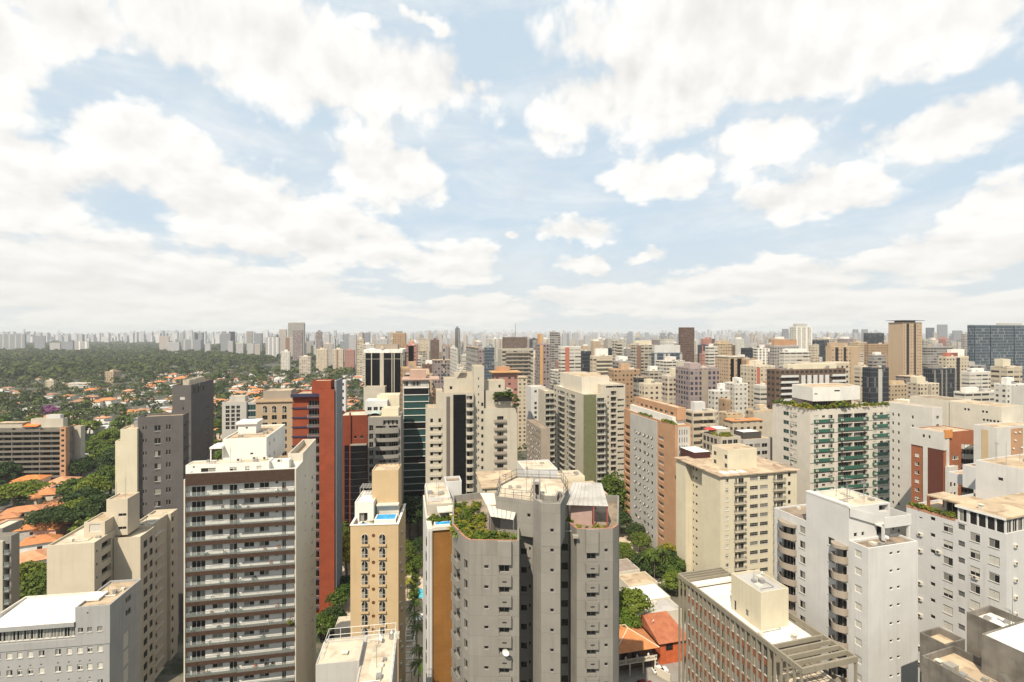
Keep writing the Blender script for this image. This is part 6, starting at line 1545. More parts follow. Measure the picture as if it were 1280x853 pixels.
def quarter():
    q = random.Random(11)
    # the cluster of orange roofs between the big trees, placed from the photograph
    spots = [(22, 587, 1, .1, 0), (40, 600, 2, .2, 3), (70, 585, 3, .2, 3), (78, 598, 0, .25, 1), (60, 612, 5, .3, 3), (80, 622, 1, .2, 1), (62, 628, 4, .15, 3), (30, 640, 2, .5, 0), (20, 664, 6, .4, 3), (44, 690, 3, .6, 1),
             (40, 712, 5, .7, 3), (10, 652, 0, .2, 1), (52, 670, 1, .5, 3), (150, 560, 2, .1, 0)]
    for k, (px, py, v, rz, ti) in enumerate(spots):
        p = ground(px, py, 5); OCC.append((p.x, p.y, 7)); house(p.x, p.y, v, rz, k % 3, ti, LAB_ORANGE[k], 'orange roofed houses beside the spreading trees', 1.05)
    n = 0
    for k in range(2600):
        d = 215 + 900 * q.random() ** 1.1; px = q.uniform(-90, 470)
        if px > 270 and d < 330: continue
        if px > 400 and d < 420: continue
        if d > 760 and (px < 170 and q.random() < .8): continue
        x, y = at(px, d).xy
        if not free(x, y, 9): continue
        dens = .34 + .50 * (d / 1100)
        if q.random() > dens: OCC.append((x, y, 4)); continue
        OCC.append((x, y, 10)); fl = q.random() < .22; ti = q.choice((0, 1, 1, 2, 3)); wi = q.choice((0, 0, 1, 2, 3)); v = q.randrange(9)
        tone = ('white', 'cream', 'grey', 'pinkish')[wi]; rf = ('terracotta', 'pale terracotta', 'faded brown tiled', 'bright orange')[ti]
        lab = (f'{tone} flat roofed house among the trees of the leafy quarter' if fl else f'{tone} house with a {rf} roof among the trees of the leafy quarter')
        house(x, y, v, q.choice((.15, .2, 1.72, -.1)) + q.uniform(-.1, .1), wi, ti, lab, 'houses of the leafy quarter', q.uniform(.9, 1.25), fl); n += 1
        if n >= 270: break
LAB_ORANGE = ['small orange roofed house just behind the flat topped spreading tree', 'orange roofed house showing through the spreading tree crown', 'long orange roof nearest the terraced building', 'pale orange roof right of the long orange roof', 'bright orange roof in the middle of the orange cluster',
              'pale tiled house at the right end of the orange cluster', 'wide orange roof above a white gable wall', 'orange roofed house half under the spreading tree', 'bright orange roof beside the white shed roof at the left edge', 'sloping pale orange roof beside the round green trees',
              'lowest orange roof just above the round green trees', 'pale terracotta roof under the dark trees at the left edge', 'orange roof between two dark tree crowns', 'small white walled house with an orange roof beside the beige slab']

def quarter_trees():
    q = random.Random(23)
    big = [(20, 622, 15, 12, 'umbrella', 'leaf_b', 'flat topped spreading tree with yellow green leaves at the left edge'), (76, 652, 13, 12, 'umbrella', 'leaf_c', 'wide dark spreading tree in front of the orange roofs'), (108, 640, 14, 8, 'umbrella', 'leaf_b', 'spreading tree left of the cream slab building'),
           (125, 640, 16, 9, 'round', 'leaf_c', 'dark round tree pressed against the cream slab tower'), (118, 610, 14, 8, 'round', 'leaf_b', 'bright green round tree above the spreading trees'), (137, 600, 17, 9, 'round', 'leaf_a', 'tall full tree touching the left side of the slate tower'), (95, 610, 12, 7, 'round', 'leaf_a', 'mid green tree right of the orange cluster'),
           (40, 745, 11, 7, 'round', 'leaf_a', 'round green tree just behind the sloping white roof'), (30, 722, 10, 6, 'round', 'leaf_b', 'lighter green tree above the round tree behind the white roof'), (55, 735, 12, 6, 'round', 'leaf_a', 'leafy tree squeezed between the white roof and the cream block'),
           (40, 584, 11, 7, 'round', 'leaf_a', 'bushy tree in front of the terraced building'), (60, 583, 10, 6, 'round', 'leaf_b', 'light green tree in front of the terraced building'), (8, 590, 13, 8, 'round', 'leaf_c', 'dark tree at the left end of the terraced building'), (22, 580, 9, 5, 'round', 'leaf_c', 'low dark tree below the terraces'),
           (120, 560, 14, 8, 'round', 'leaf_a', 'tree beside the beige slab building'), (135, 548, 15, 9, 'round', 'leaf_b', 'bright tree right of the beige slab building'), (142, 575, 16, 9, 'round', 'leaf_c', 'dark tall tree left of the slate tower'), (102, 585, 12, 7, 'round', 'leaf_c', 'dark tree between the beige slab and the orange cluster')]
    for k, (px, py, h, r, sh, mt, lab) in enumerate(big):
        p = ground(px, py, h * .6); OCC.append((p.x, p.y, r * .5)); tree(p.x, p.y, h, r, lab, 'big trees of the leafy quarter', mt, sh, 2, k % 4)
    for px, py, h, r, mt, lab in ((300, 545, 15, 8, 'leaf_c', 'dark tree rising behind the white stair block'), (283, 560, 13, 7, 'leaf_c', 'dark tree between the charcoal tower and the white stair block'), (290, 530, 15, 7, 'leaf_a', 'tree in front of the pale grey office block'), (270, 535, 14, 6, 'leaf_a', 'narrow tree beside the charcoal tower'), (276, 575, 11, 5, 'leaf_b', 'small light tree behind the brown banded tower')):
        p = ground(px, py, h * .5); tree(p.x, p.y, h, r, lab, 'trees between the towers', mt, 'round', 2, q.randrange(4))
    p = ground(62, 512, 8); tree(p.x, p.y, 12, 8, 'purple flowering tree among the roofs', None, 'leaf_p', 'round', 1, 1)
    n = 0; rest = []
    for k in range(9000):
        d = 215 + 1000 * q.random() ** 1.15; px = q.uniform(-100, 470)
        if px > 275 and d < 330: continue
        if px > 385 and d < 360: continue
        x, y = at(px, d).xy; r = q.uniform(3.4, 8.0); h = r * q.uniform(1.4, 2.0)
        if not free(x, y, r * .30 if d > 300 else r * .6): continue
        OCC.append((x, y, r * .62)); rest.append((d, x, y, h, r, q.choice(('leaf_a', 'leaf_a', 'leaf_c', 'leaf_b', 'leaf_c')), q.randrange(4), q.random()))
        if len(rest) > 1500: break
    rest.sort(); nm = {'leaf_a': 'mid green', 'leaf_b': 'bright green', 'leaf_c': 'dark green'}
    for d, x, y, h, r, mt, v, s in rest[:270]:
        sh = 'umbrella' if s < .15 else ('tall' if s > .93 else 'round'); kind = {'umbrella': 'spreading', 'tall': 'tall narrow', 'round': 'rounded'}[sh]
        tree(x, y, h * (1.4 if sh == 'tall' else 1), r * (.6 if sh == 'tall' else 1), f'{nm[mt]} {kind} tree between the houses of the leafy quarter', 'garden and street trees of the leafy quarter', mt, sh, 1 if d < 420 else 0, v)
    far_crowns('garden_treetops', [(x, y, h, r) for d, x, y, h, r, mt, v, s in rest[270:]], 70, 1.5, 5, 'distant mass of garden tree crowns between the far roofs')
    # the wood beyond the houses
    wood = []
    for k in range(3700):
        d = 880 + 1350 * q.random(); px = q.uniform(-120, 470)
        edge = 930 + max(0, px - 60) * 1.9
        if d < edge and q.random() < .88: continue
        if px > 330 and d > 1700: continue
        if px > 400 and q.random() < .5: continue
        x, y = at(px, d).xy; wood.append((x, y, q.uniform(12, 25), q.uniform(7, 14)))
    far_crowns('wood', wood, 80, 1.9, 9, 'broad dark wood stretching behind the houses')
    belt = []
    for k in range(2600):
        d = q.uniform(2200, 6500); px = q.uniform(-100, 460 if d < 3600 else 250); x, y = at(px, d).xy; belt.append((x, y, q.uniform(8, 18), q.uniform(9, 18)))
    far_crowns('far_tree_belt', belt, 16, 6.0, 12, 'hazy belt of trees below the far skyline')
    fill = []
    for k in range(900):
        d = q.uniform(330, 2200); px = q.uniform(430, 1340); x, y = at(px, d).xy
        if free(x, y, 6): fill.append((x, y, q.uniform(7, 13), q.uniform(4, 7)))
    far_crowns('street_treetops', fill, 46, 1.4, 13, 'scattered tree crowns in the streets between the far towers')
def far_crowns(name, items, nq, leaf, seed, label):
    r = np.random.default_rng(seed); Cs, Ns, Ss = [], [], []
    for (x, y, h, rad) in items:
        p = r.normal(size=(nq, 3)); p /= np.linalg.norm(p, axis=1, keepdims=True); p[:, 2] = np.abs(p[:, 2]) - .12
        lump = 1 + .25 * np.sin(p[:, :1] * 3 + x) * np.cos(p[:, 1:2] * 3 + y)
        c = p * lump * np.array([rad, rad, min(h * .55, rad * .85)]) * r.uniform(.8, 1.05, (nq, 1)) + np.array([x, y, h - min(h * .5, rad * .8)])
        Cs.append(c); n = p + r.normal(size=(nq, 3)) * .26 + np.array([0, 0, .12]); Ns.append(n / np.linalg.norm(n, axis=1, keepdims=True)); Ss.append(leaf * r.uniform(.6, 1.2, nq) * rad / 7)
    C = np.concatenate(Cs)
    me = quads_mesh(name, C, np.concatenate(Ns), np.concatenate(Ss), M['leaf_wood'], seed); o = link(name, me); tag(o, label, 'trees', None, 'stuff')
def wood_mat():
    m, t, b = new_mat('mixed_wood_leaves')
    oc = t.node('ShaderNodeTexCoord').outputs['Object']; n = t.noise(oc, .045, 4, .6); n2 = t.noise(oc, .008, 3, .5)
    c = t.mix(t.ramp(n, .35, .65), (0.014, 0.030, 0.009), (0.068, 0.092, 0.021))
    vo = t.node('ShaderNodeTexVoronoi'); t.l.new(oc, vo.inputs['Vector']); vo.inputs['Scale'].default_value = .06; pv = t.sep(vo.outputs['Color'])     # one tone per crown
    c = t.mix(t.math('MULTIPLY', pv[0], .55), c, (0.098, 0.108, 0.030)); c = t.mix(t.math('MULTIPLY', t.math('GREATER_THAN', pv[1], .6), .6), c, (0.012, 0.026, 0.010)); c = t.mix(t.math('MULTIPLY', t.ramp(n2, .5, .7), .5), c, (0.075, 0.075, 0.03))
    t.l.new(c, b.inputs['Base Color']); b.inputs['Roughness'].default_value = .8; b.inputs['Specular IOR Level'].default_value = .15; return m
M['leaf_wood'] = wood_mat()
# ------------------------------------------------------------------ towers further off: window grids in the wall material, real volumes, piers, balconies and roof rooms
FC = {}
def fc(k, *a, **kw): FC[k] = facade('facade_' + k, *a, **kw)
fc('beige_grid', (0.52, 0.41, 0.28), (0.05, .045, .04), 3.0, 3.1, (.25, .72), (.3, .72))
fc('tan_grid', (0.43, 0.29, 0.18), (0.04, .033, .028), 2.9, 3.0, (.25, .7), (.3, .72))
fc('white_grid', (0.68, 0.66, 0.61), (0.05, .05, .05), 3.2, 3.0, (.28, .7), (.32, .75))
fc('white_ribbon', (0.66, 0.63, 0.57), (0.06, .058, .055), 6.5, 3.1, (.06, .94), (.38, .78))
fc('cream_ribbon', (0.60, 0.52, 0.40), (0.07, .06, .05), 5.5, 3.2, (.08, .92), (.36, .8))
fc('cream_grid', (0.62, 0.54, 0.42), (0.06, .05, .042), 3.4, 3.0, (.25, .7), (.3, .75))
fc('grey_ribbon', (0.36, 0.34, 0.32), (0.045, .045, .045), 5.0, 3.2, (.05, .95), (.3, .8))
fc('grey_grid', (0.40, 0.38, 0.36), (0.05, .05, .05), 3.0, 3.0, (.22, .74), (.3, .75))
fc('blue_glass', (0.20, 0.235, 0.26), (0.04, .06, .085), 1.6, 3.6, (.06, .94), (.12, .94), lit=.12)
fc('dark_glass', (0.07, 0.075, 0.085), (0.018, .022, .03), 1.6, 3.6, (.06, .94), (.1, .94), lit=.08)
fc('brown_grid', (0.15, 0.085, 0.06), (0.045, .035, .03), 1.7, 3.3, (.2, .8), (.35, .8), lit=.25)
fc('pink_grid', (0.44, 0.22, 0.18), (0.06, .05, .05), 3.2, 3.0, (.28, .7), (.35, .72))
fc('lilac_grid', (0.33, 0.27, 0.26), (0.05, .05, .075), 3.0, 3.1, (.22, .8), (.2, .8))
fc('stone_ribbon', (0.47, 0.43, 0.36), (0.055, .05, .045), 4.6, 3.2, (.1, .9), (.32, .82))
fc('teal_band', (0.42, 0.38, 0.31), (0.045, .085, .085), 30, 6.4, (.0, 1.0), (.45, .92), lit=.0)
fc('tan_column', (0.56, 0.42, 0.29), (0.045, .035, .03), 2.9, 3.0, (.3, .66), (.3, .7), lit=.2)
fc('white_brown', (0.62, 0.56, 0.48), (0.10, .05, .035), 4.2, 3.1, (.1, .9), (.34, .8))
fc('brown_white', (0.15, 0.10, 0.075), (0.04, .035, .03), 3.0, 3.0, (.2, .8), (.3, .78), lit=.1)
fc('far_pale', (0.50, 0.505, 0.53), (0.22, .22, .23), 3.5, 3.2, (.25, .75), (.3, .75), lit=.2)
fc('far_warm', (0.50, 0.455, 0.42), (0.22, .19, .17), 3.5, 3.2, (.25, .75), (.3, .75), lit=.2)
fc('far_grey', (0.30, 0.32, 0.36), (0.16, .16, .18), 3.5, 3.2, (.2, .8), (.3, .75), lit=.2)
WORD = {'beige_grid': 'beige', 'tan_grid': 'tan brown', 'white_grid': 'white', 'white_ribbon': 'white ribbon windowed', 'cream_ribbon': 'cream ribbon windowed', 'cream_grid': 'cream', 'grey_ribbon': 'grey ribbon windowed', 'grey_grid': 'grey', 'blue_glass': 'blue glass', 'dark_glass': 'dark glass',
        'brown_grid': 'dark brown', 'pink_grid': 'pinkish red', 'lilac_grid': 'lilac grey', 'stone_ribbon': 'stone coloured', 'teal_band': 'teal banded', 'tan_column': 'tan', 'white_brown': 'white and brown', 'brown_white': 'brown', 'far_pale': 'pale', 'far_warm': 'warm beige', 'far_grey': 'grey'}
def uvprism(poly, z0, z1):
    b = MB(); b.uv = []; n = len(poly); u = 0.0
    for k in range(n):
        p, q = poly[k], poly[(k + 1) % n]; L = math.hypot(q[0] - p[0], q[1] - p[1])
        b.quad((*p, z0), (*q, z0), (*q, z1), (*p, z1)); h = z1 - z0; b.uv += [(0, -.4), (L, -.4), (L, h - .4), (0, h - .4)]; u += L
    return b
def gen(px0, pxc, px1, py, d, key, label=None, a=None, L=None, top=(), roof='roof_tan', name='apartment_tower', group=None, z0=0.0):
    """px0..pxc..px1: left edge, vertical corner, right edge in the photograph; py: roof line at the corner"""
    a = (9 if px1 < 560 else 14) if a is None else a
    vp = CX - F * math.tan(R(a)); right = pxc > vp
    p = at(pxc, d)
    b = Bld(name, label or '', pxc, d, a, 'building', group)
    if right: W0, W1 = 0.0, b.X(px1); Ls = b.Y(px0) if px0 < pxc - .2 else 12
    else: W0, W1 = b.X(px0), 0.0; Ls = b.Y(px1) if px1 > pxc + .2 else 12
    Ls = L or max(6.0, min(Ls, 45.0)); h = HC - (py - HY) / F * d
    poly = [(W0, 0), (W1, 0), (W1, Ls), (W0, Ls)]
    wm = uvprism(poly, 0, h)
    if ('plain',) in top:
        for j in (4, 5, 6, 7, 12, 13, 14, 15): wm.uv[j] = (0.01, 0.01)
    wm.build('wall', FC[key], b.root)
    w = W1 - W0; r = MB(); t = .25; P = MB()
    r.box(W0 + t, W1 - t, t, Ls - t, h - .05, h - .003); r.build('roof', M[roof], b.root)
    cm = roofm('parapet_' + key, FCOL[key], tuple(x * .5 for x in FCOL[key]), .35)
    P.box(W0, W1, 0, t, h, h + .7); P.box(W0, W1, Ls - t, Ls, h, h + .7); P.box(W0, W0 + t, t + .003, Ls - t - .003, h, h + .7); P.box(W1 - t, W1, t + .003, Ls - t - .003, h, h + .7); P.build('parapet', cm, b.root)
    c = b.w((W0 + W1) / 2, Ls / 2); OCC.append((c[0], c[1], .55 * math.hypot(w, Ls)))
    for tp in top:
        k = tp[0]
        if k == 'box':       # fraction x0, x1, height, material
            _, f0, f1, hh, mt = tp; q = MB(); q.box(W0 + w * f0, W0 + w * f1, Ls * .25, Ls * .75, h, h + hh); q.build('penthouse', mt if not isinstance(mt, str) else M.get(mt) or W_.get(mt), b.root)
        elif k == 'pier':    # list of fractions, width, material
            _, fs, ww, mt = tp
            for f in fs: q = MB(); q.box(W0 + w * f, W0 + w * f + ww, -.6, -.003, 0, h - .5); q.build('pier', M.get(mt) or W_.get(mt), b.root)
        elif k == 'band':    # vertical stripe of another colour, fraction range
            _, f0, f1, mt = tp; q = MB(); q.box(W0 + w * f0, W0 + w * f1, -.35, -.003, 0, h - .4); q.build('stripe', M.get(mt) or W_.get(mt), b.root)
        elif k == 'cap': _, hh, mt = tp; q = MB(); q.box(W0 - .5, W1 + .5, -.5, Ls + .5, h + .703, h + .7 + hh); q.build('roof_cap', M.get(mt) or W_.get(mt), b.root)
        elif k == 'slab':    # helipad-like overhanging deck
            _, ov, z, th, mt = tp; q = MB(); q.box(W0 - ov, W1 + ov, -ov, Ls + ov, h + z, h + z + th); q.build('roof_deck', M.get(mt) or W_.get(mt), b.root)
        elif k == 'balc':    # balcony stack, fraction range, pitch
            _, f0, f1, pt, mt = tp; n = min(int(h / pt) - 1, 26)
            me = shared(('balcony', round(w * (f1 - f0), 1), mt), lambda bb: (bb.box(0, w * (f1 - f0), -1.3, -.003, -.15, 0), bb.box(0, w * (f1 - f0), -1.3, -1.18, .003, 1.0)), M.get(mt) or W_.get(mt))
            for j in range(n): link('balcony', me, b.root, (W0 + w * f0, 0, h - 3.2 - j * pt))
        elif k == 'frames':
            for j in range(5): q = MB(); x = W0 + w * (.36 + .085 * j); q.box(x, x + w * .055, -.25, -.003, 4, h - 2.5); q.build('white_frame', W_['cool'], b.root)
        elif k == 'mast': q = MB(); q.tube((W0 + w * tp[1], Ls / 2, h), (W0 + w * tp[1], Ls / 2, h + tp[2]), .35, .12, 6); q.build('antenna', M['dmetal'], b.root)
        elif k == 'tank': b.tank(W0 + w * tp[1], Ls * .5, h, 1.3, 2.2)
    if any(t[0] == 'nobox' for t in top) is False and not any(t[0] in ('box', 'cap', 'slab') for t in top) and d < 1500:
        q = MB(); f = rnd.uniform(.15, .5); q.box(W0 + w * f, W0 + w * (f + .35), Ls * .3, Ls * .75, h, h + rnd.uniform(2.5, 4.5)); q.build('penthouse', cm, b.root)
    if d < 900 and h < HC:
        for j in range(2 + rnd.randrange(4)):     # tanks, lift heads and ducts on the flat roof
            q = MB(); x, y = W0 + w * rnd.uniform(.06, .8), Ls * rnd.uniform(.05, .25); s = rnd.uniform(.8, 2.6); q.box(x, min(W1 - .3, x + s), y, y + s, h, h + rnd.uniform(.7, 2.2)); q.build('roof_equipment', rnd.choice((M['offwhite'], M['metal'], cm, W_['taupe'])), b.root)
        if rnd.random() < .5: q = MB(); x, y = W0 + w * rnd.uniform(.2, .8), Ls * .4; q.tube((x, y, h), (x, y, h + rnd.uniform(4, 9)), .12, .05, 5); q.build('antenna', M['metal'], b.root)
    return b
FCOL = {'beige_grid': (0.52, 0.41, 0.28), 'tan_grid': (0.43, 0.29, 0.18), 'white_grid': (0.68, 0.66, 0.61), 'white_ribbon': (0.66, 0.63, 0.57), 'cream_ribbon': (0.60, 0.52, 0.40), 'cream_grid': (0.62, 0.54, 0.42), 'grey_ribbon': (0.36, 0.34, 0.32), 'grey_grid': (0.40, 0.38, 0.36), 'blue_glass': (0.20, 0.235, 0.26),
        'dark_glass': (0.07, 0.075, 0.085), 'brown_grid': (0.15, 0.085, 0.06), 'pink_grid': (0.44, 0.22, 0.18), 'lilac_grid': (0.33, 0.27, 0.26), 'stone_ribbon': (0.47, 0.43, 0.36), 'teal_band': (0.42, 0.38, 0.31), 'tan_column': (0.50, 0.37, 0.23), 'white_brown': (0.62, 0.56, 0.48), 'brown_white': (.15, .1, .075), 'far_pale': (0.56, 0.53, 0.50), 'far_warm': (0.56, 0.47, 0.39), 'far_grey': (0.36, 0.36, 0.38)}
FCOL = {k: tuple(v) for k, v in FCOL.items()}
W_['brownrib'] = plain('ribbed_brown_render', (0.125, 0.095, 0.08), .8, var=.25, sc=.5)
W_['orangetan'] = plain('orange_tan_render', (0.48, 0.28, 0.12), .8); W_['brickred'] = plain('brick_red_render', (0.38, 0.13, 0.085), .8); W_['brownred'] = plain('brown_stripe', (0.20, 0.115, 0.085), .8)
TW = [  # left, corner, right, roof line, distance, wall, label, roof features
 (507, 521, 522, 432, 450, 'pink_grid', 'pinkish tower with a dark glass centre strip right of the black glass tower', [('band', .25, .72, 'black')]),
 (523, 554, 556, 436, 400, 'teal_band', 'wide office block with alternating teal glass and pale stone bands', [('box', .05, .85, 4.0, 'lav3')]),
 (559, 573, 574.6, 411, 900, 'dark_glass', 'tall dark tower with pale edges rising above the teal banded office', [('box', .25, .75, 4, 'lav3'), ('band', .0, .3, 'sand')]),
 (556, 571, 572, 437, 420, 'white_grid', 'narrow white tower with small black windows beside the teal banded office', []),
 (572.3, 597.5, 598, 437, 300, 'grey_grid', 'ribbed dark brown block standing directly behind the stone coloured stepped tower', [('band', .0, 1.0, 'brownrib'), ('cap', .5, 'roof_tan')]),
 (598, 598.5, 605, 437, 500, 'lilac_grid', 'slim lilac windowed tower right of the ribbed brown block', []),
 (605, 606, 618, 435, 600, 'blue_glass', 'blue grey tower right of the slim lilac tower', []),
 (617, 618, 647, 468, 262, 'pink_grid', 'low pinkish roofed building peeping over the stone coloured tower', [('slab', 1.5, .71, .6, 'orangetan'), ('box', .1, .7, 3.6, W_['salmon'])]),
 (622, 627, 666.5, 437, 420, 'stone_ribbon', 'big taupe tower of wide balconies under a dark brown windowless top', [('plain',), ('box', .12, .85, 10, W_['brownrib']), ('mast', .5, 22), ('balc', .12, .9, 3.2, 'taupe')]),
 (669, 675, 688, 431, 480, 'lilac_grid', 'lilac grey grid tower with an orange tan edge strip', [('band', 0.0, .28, 'orangetan'), ('box', .1, .35, 10, W_['orangetan'])]),
 (688, 689, 700, 416, 700, 'grey_ribbon', 'tall dark grey tower right of the lilac grid tower', []),
 (700, 701, 726, 434, 450, 'white_ribbon', 'pale tower with a single brick red stripe down its front', [('band', .22, .42, 'brickred'), ('nobox',)]),
 (727, 728, 739, 440, 500, 'dark_glass', 'dark blue glass block right of the red striped pale tower', [('nobox',)]),
 (739, 741, 766, 446, 420, 'cream_ribbon', 'cream tower with open balconies and a white rooftop box', [('box', .2, .8, 6.5, 'white'), ('balc', .15, .95, 3.2, 'cream')]),
 (760, 761, 769, 436, 600, 'dark_glass', 'dark angular glass tower behind the cream balcony tower', [('nobox',)]),
 (767, 768, 778, 427, 560, 'stone_ribbon', 'grey green tower with narrow balconies right of the cream balcony tower', [('balc', .2, .9, 3.2, 'stone')]),
 (780, 783, 789, 437, 600, 'grey_ribbon', 'slim grey tower left of the brown striped tower', []),
 (789, 795, 817, 432, 520, 'stone_ribbon', 'stone tower with a dark brown stripe and stacked windows', [('band', .05, .28, 'brownred'), ('box', .05, .95, 5, 'ivory')]),
 (817, 818, 853, 442, 500, 'blue_glass', 'pale blue framed glass tower with tall dark window strips', [('pier', (.0, .32, .46, .9), 2.6, 'lav'), ('box', .05, .95, 8, 'cool'), ('tank', .5)]),
 (850, 851, 868, 410, 750, 'brown_grid', 'solitary tall dark brown tower standing above the skyline', [('nobox',)]),
 (877, 878, 885, 443, 600, 'pink_grid', 'slim pink tower right of the tall dark brown tower', []),
 (873, 874, 884, 459, 450, 'pink_grid', 'low dark red block below the slim pink tower', [('band', 0, 1, 'brickred'), ('nobox',)]),
 (827, 834, 888, 471, 330, 'white_brown', 'broad cream building with brown glazed bays and stepped roof terraces', [('box', .15, .85, 5, 'ivory'), ('box', .3, .6, 9, 'stone'), ('tank', .7), ('pier', (.02, .2, .36, .52, .68, .84), .5, 'ivory')]),
 (792, 797, 811, 474, 335, 'grey_ribbon', 'dark block with a flat brown overhanging roof', [('slab', 1.2, .71, .5, 'roof_brown')]),
 (802, 805, 828, 481, 300, 'cream_grid', 'low cream building behind the salmon brick block', [('box', .2, .6, 3, 'ivory')]),
 (885, 886, 897, 434, 500, 'white_ribbon', 'slim white tower of stacked ribbon windows left of the tan glazed tower', []),
 (895, 897, 915, 430, 530, 'beige_grid', 'beige box topped tower just behind the tan glazed tower', [('box', .1, .9, 3, 'beige')]),
 (894, 911, 930, 448, 430, 'tan_column', 'tan tower with tall dark glass bays and a pale green roof edge', [('cap', .8, 'offwhite'), ('band', .12, .32, 'black'), ('band', .55, .85, 'black')]),
 (930, 933, 944.6, 451, 420, 'tan_grid', 'slim orange brown tower with white window columns', [('band', .0, .3, 'orangetan'), ('nobox',)]),
 (926, 932, 944, 436, 600, 'dark_glass', 'very dark brown office block behind the slim orange brown tower', [('nobox',)]),
 (945, 946, 960, 436, 560, 'white_ribbon', 'blank white tower with vertical grooves right of the dark office block', [('pier', (.1, .4, .7), 1.5, 'white')]),
 (945, 947, 964, 464, 400, 'cream_grid', 'cream apartment block below the grooved white tower', []),
 (964, 968, 999, 433, 480, 'grey_grid', 'grey tower with a wide tan roof box left of the tall white framed tower', [('box', .05, .95, 6, 'salmon')]),
 (978, 980, 1013, 441, 450, 'white_ribbon', 'white block with long black ribbon windows stepping up to its roof', [('box', .1, .9, 3.4, 'white')]),
 (987, 995, 1015, 409, 700, 'white_grid', 'tall white framed tower standing out on the skyline', [('box', .12, .8, 4.5, 'lav'), ('pier', (.0, .3, .62, .92), 1.8, 'white')]),
 (1015, 1016, 1024, 432, 600, 'cream_grid', 'thin cream slab right of the tall white framed tower', [('nobox',)]),
 (1017, 1018, 1036, 426, 800, 'dark_glass', 'dark blue grey block behind the thin cream slab', [('nobox',)]),
 (1034, 1039.5, 1075, 434, 430, 'tan_column', 'tan tower with columns of square windows and a blank brown side strip', [('plain',), ('box', .0, .62, 3.5, 'beige2'), ('band', .66, .99, 'beige2'), ('band', .13, .22, 'void'), ('band', .42, .5, 'void')]),
 (1075, 1076, 1085, 459, 400, 'cream_ribbon', 'narrow white balcony block right of the tan window column tower', [('balc', .1, .9, 3.1, 'cool')]),
 (1085, 1088, 1111, 461, 350, 'dark_glass', 'black glass tower with one wide white pier up the middle', [('band', .42, .62, 'lav'), ('nobox',)]),
 (1091, 1092, 1107, 445, 500, 'grey_ribbon', 'dark stepped building with a white pyramid like top', [('box', .25, .75, 3.5, 'white')]),
 (1084, 1086, 1112, 431, 600, 'tan_grid', 'low tan building behind the dark stepped building', [('nobox',)]),
 (1082, 1083, 1105, 417, 950, 'dark_glass', 'black slab building on the skyline left of the helipad tower', [('nobox',)]),
 (1110.5, 1129, 1152.5, 404, 510, 'tan_column', 'tallest tan tower with an overhanging dark helipad deck on its roof', [('plain',), ('slab', 1.6, 2.4, .4, 'dmetal'), ('box', .12, .85, 2.4, 'taupe'), ('band', .18, .3, 'void'), ('band', .58, .66, 'void')]),
 (1112, 1114, 1135, 482, 380, 'beige_grid', 'low beige block at the foot of the helipad tower', [('box', .1, .9, 3, 'beige')]),
 (1134, 1150, 1174, 481, 350, 'cream_grid', 'stepped cream apartment block right of the low beige block', [('box', .0, .45, 5, 'ivory'), ('band', .42, .55, 'taupe')]),
 (1154, 1167, 1194, 462, 380, 'dark_glass', 'dark teal glass block behind the stepped cream apartments', [('pier', (.02, .35, .55, .97), .8, 'lav3'), ('box', .1, .5, 3, 'lav3')]),
 (1173, 1183, 1211, 447, 450, 'cream_grid', 'cream tower with a red roof deck and dark window columns', [('box', .1, .6, 4, 'brickred'), ('box', .3, .9, 7, 'white'), ('band', .45, .58, 'void')]),
 (1203, 1206, 1215, 418, 900, 'grey_grid', 'tall grey tower with a dark glass strip left of the big glass office', [('band', .4, .85, 'dark_strip')]),
 (1158, 1159, 1192, 434, 620, 'grey_ribbon', 'long low grey office building right of the helipad tower', []),
 (1215, 1216, 1300, 407, 620, 'blue_glass', 'big blue glass office slab with a roof that slopes to the right', [('box', .4, .75, 3, 'lav'), ('pier', (.02, .25, .6), .8, 'dark_strip')]),
 (1238, 1259, 1278, 460, 330, 'cream_ribbon', 'cream block with ribbon windows in front of the big glass office', [('box', .0, .5, 5.5, 'ivory')]),
 (1210, 1212, 1238, 466, 400, 'white_ribbon', 'low white terraced building under the big glass office', [('box', .2, .8, 3, 'white')]),
 (1257, 1258, 1284, 482, 285, 'white_grid', 'white block with a pale grey panel at the right edge', [('band', .25, .8, 'lav')]),
 (1204, 1206, 1258, 492, 300, 'white_ribbon', 'long low building with a cluttered pale flat roof behind the blank off white block', [('box', .1, .4, 3, 'white'), ('box', .5, .7, 2.2, 'lav')]),
 (1154, 1155, 1160, 426, 650, 'grey_grid', 'thin dark tower half hidden behind the helipad tower', [('nobox',)]),
 (1157, 1159, 1168, 410, 2400, 'blue_glass', 'hazy blue glass tower right of the helipad tower', [('nobox',)]),
 (1171, 1173, 1184.5, 406, 2600, 'far_grey', 'tallest hazy blue grey tower on the right skyline', [('nobox',)]),
 (1191, 1192, 1203, 413.5, 2300, 'far_grey', 'hazy grey slab on the right skyline beside the tall grey tower', [('nobox',)]),
 (1066, 1067, 1073, 412, 2500, 'far_grey', 'left of two hazy blue towers above the tan window column tower', [('nobox',)]),
 (1077, 1078, 1085, 412, 2600, 'far_grey', 'right of two hazy blue towers above the tan window column tower', [('nobox',)]),
 (978, 979, 986, 411.5, 1900, 'far_grey', 'grey tower on the skyline just left of the tall white framed tower', [('nobox',)]),
 (889, 893, 912, 490, 300, 'white_grid', 'small white block below the tan glazed tower', []),
 (904, 918, 935, 481, 320, 'white_grid', 'white block with a plain left wall and columns of dark windows', []),
 (901, 907, 914, 501, 272, 'tan_grid', 'small tan building squeezed before the plain white block', [('nobox',)]),
 (905, 908, 928, 518, 252, 'beige_grid', 'blank pinkish building below the small tan building', [('nobox',), ('band', 0, 1, 'beige')]),
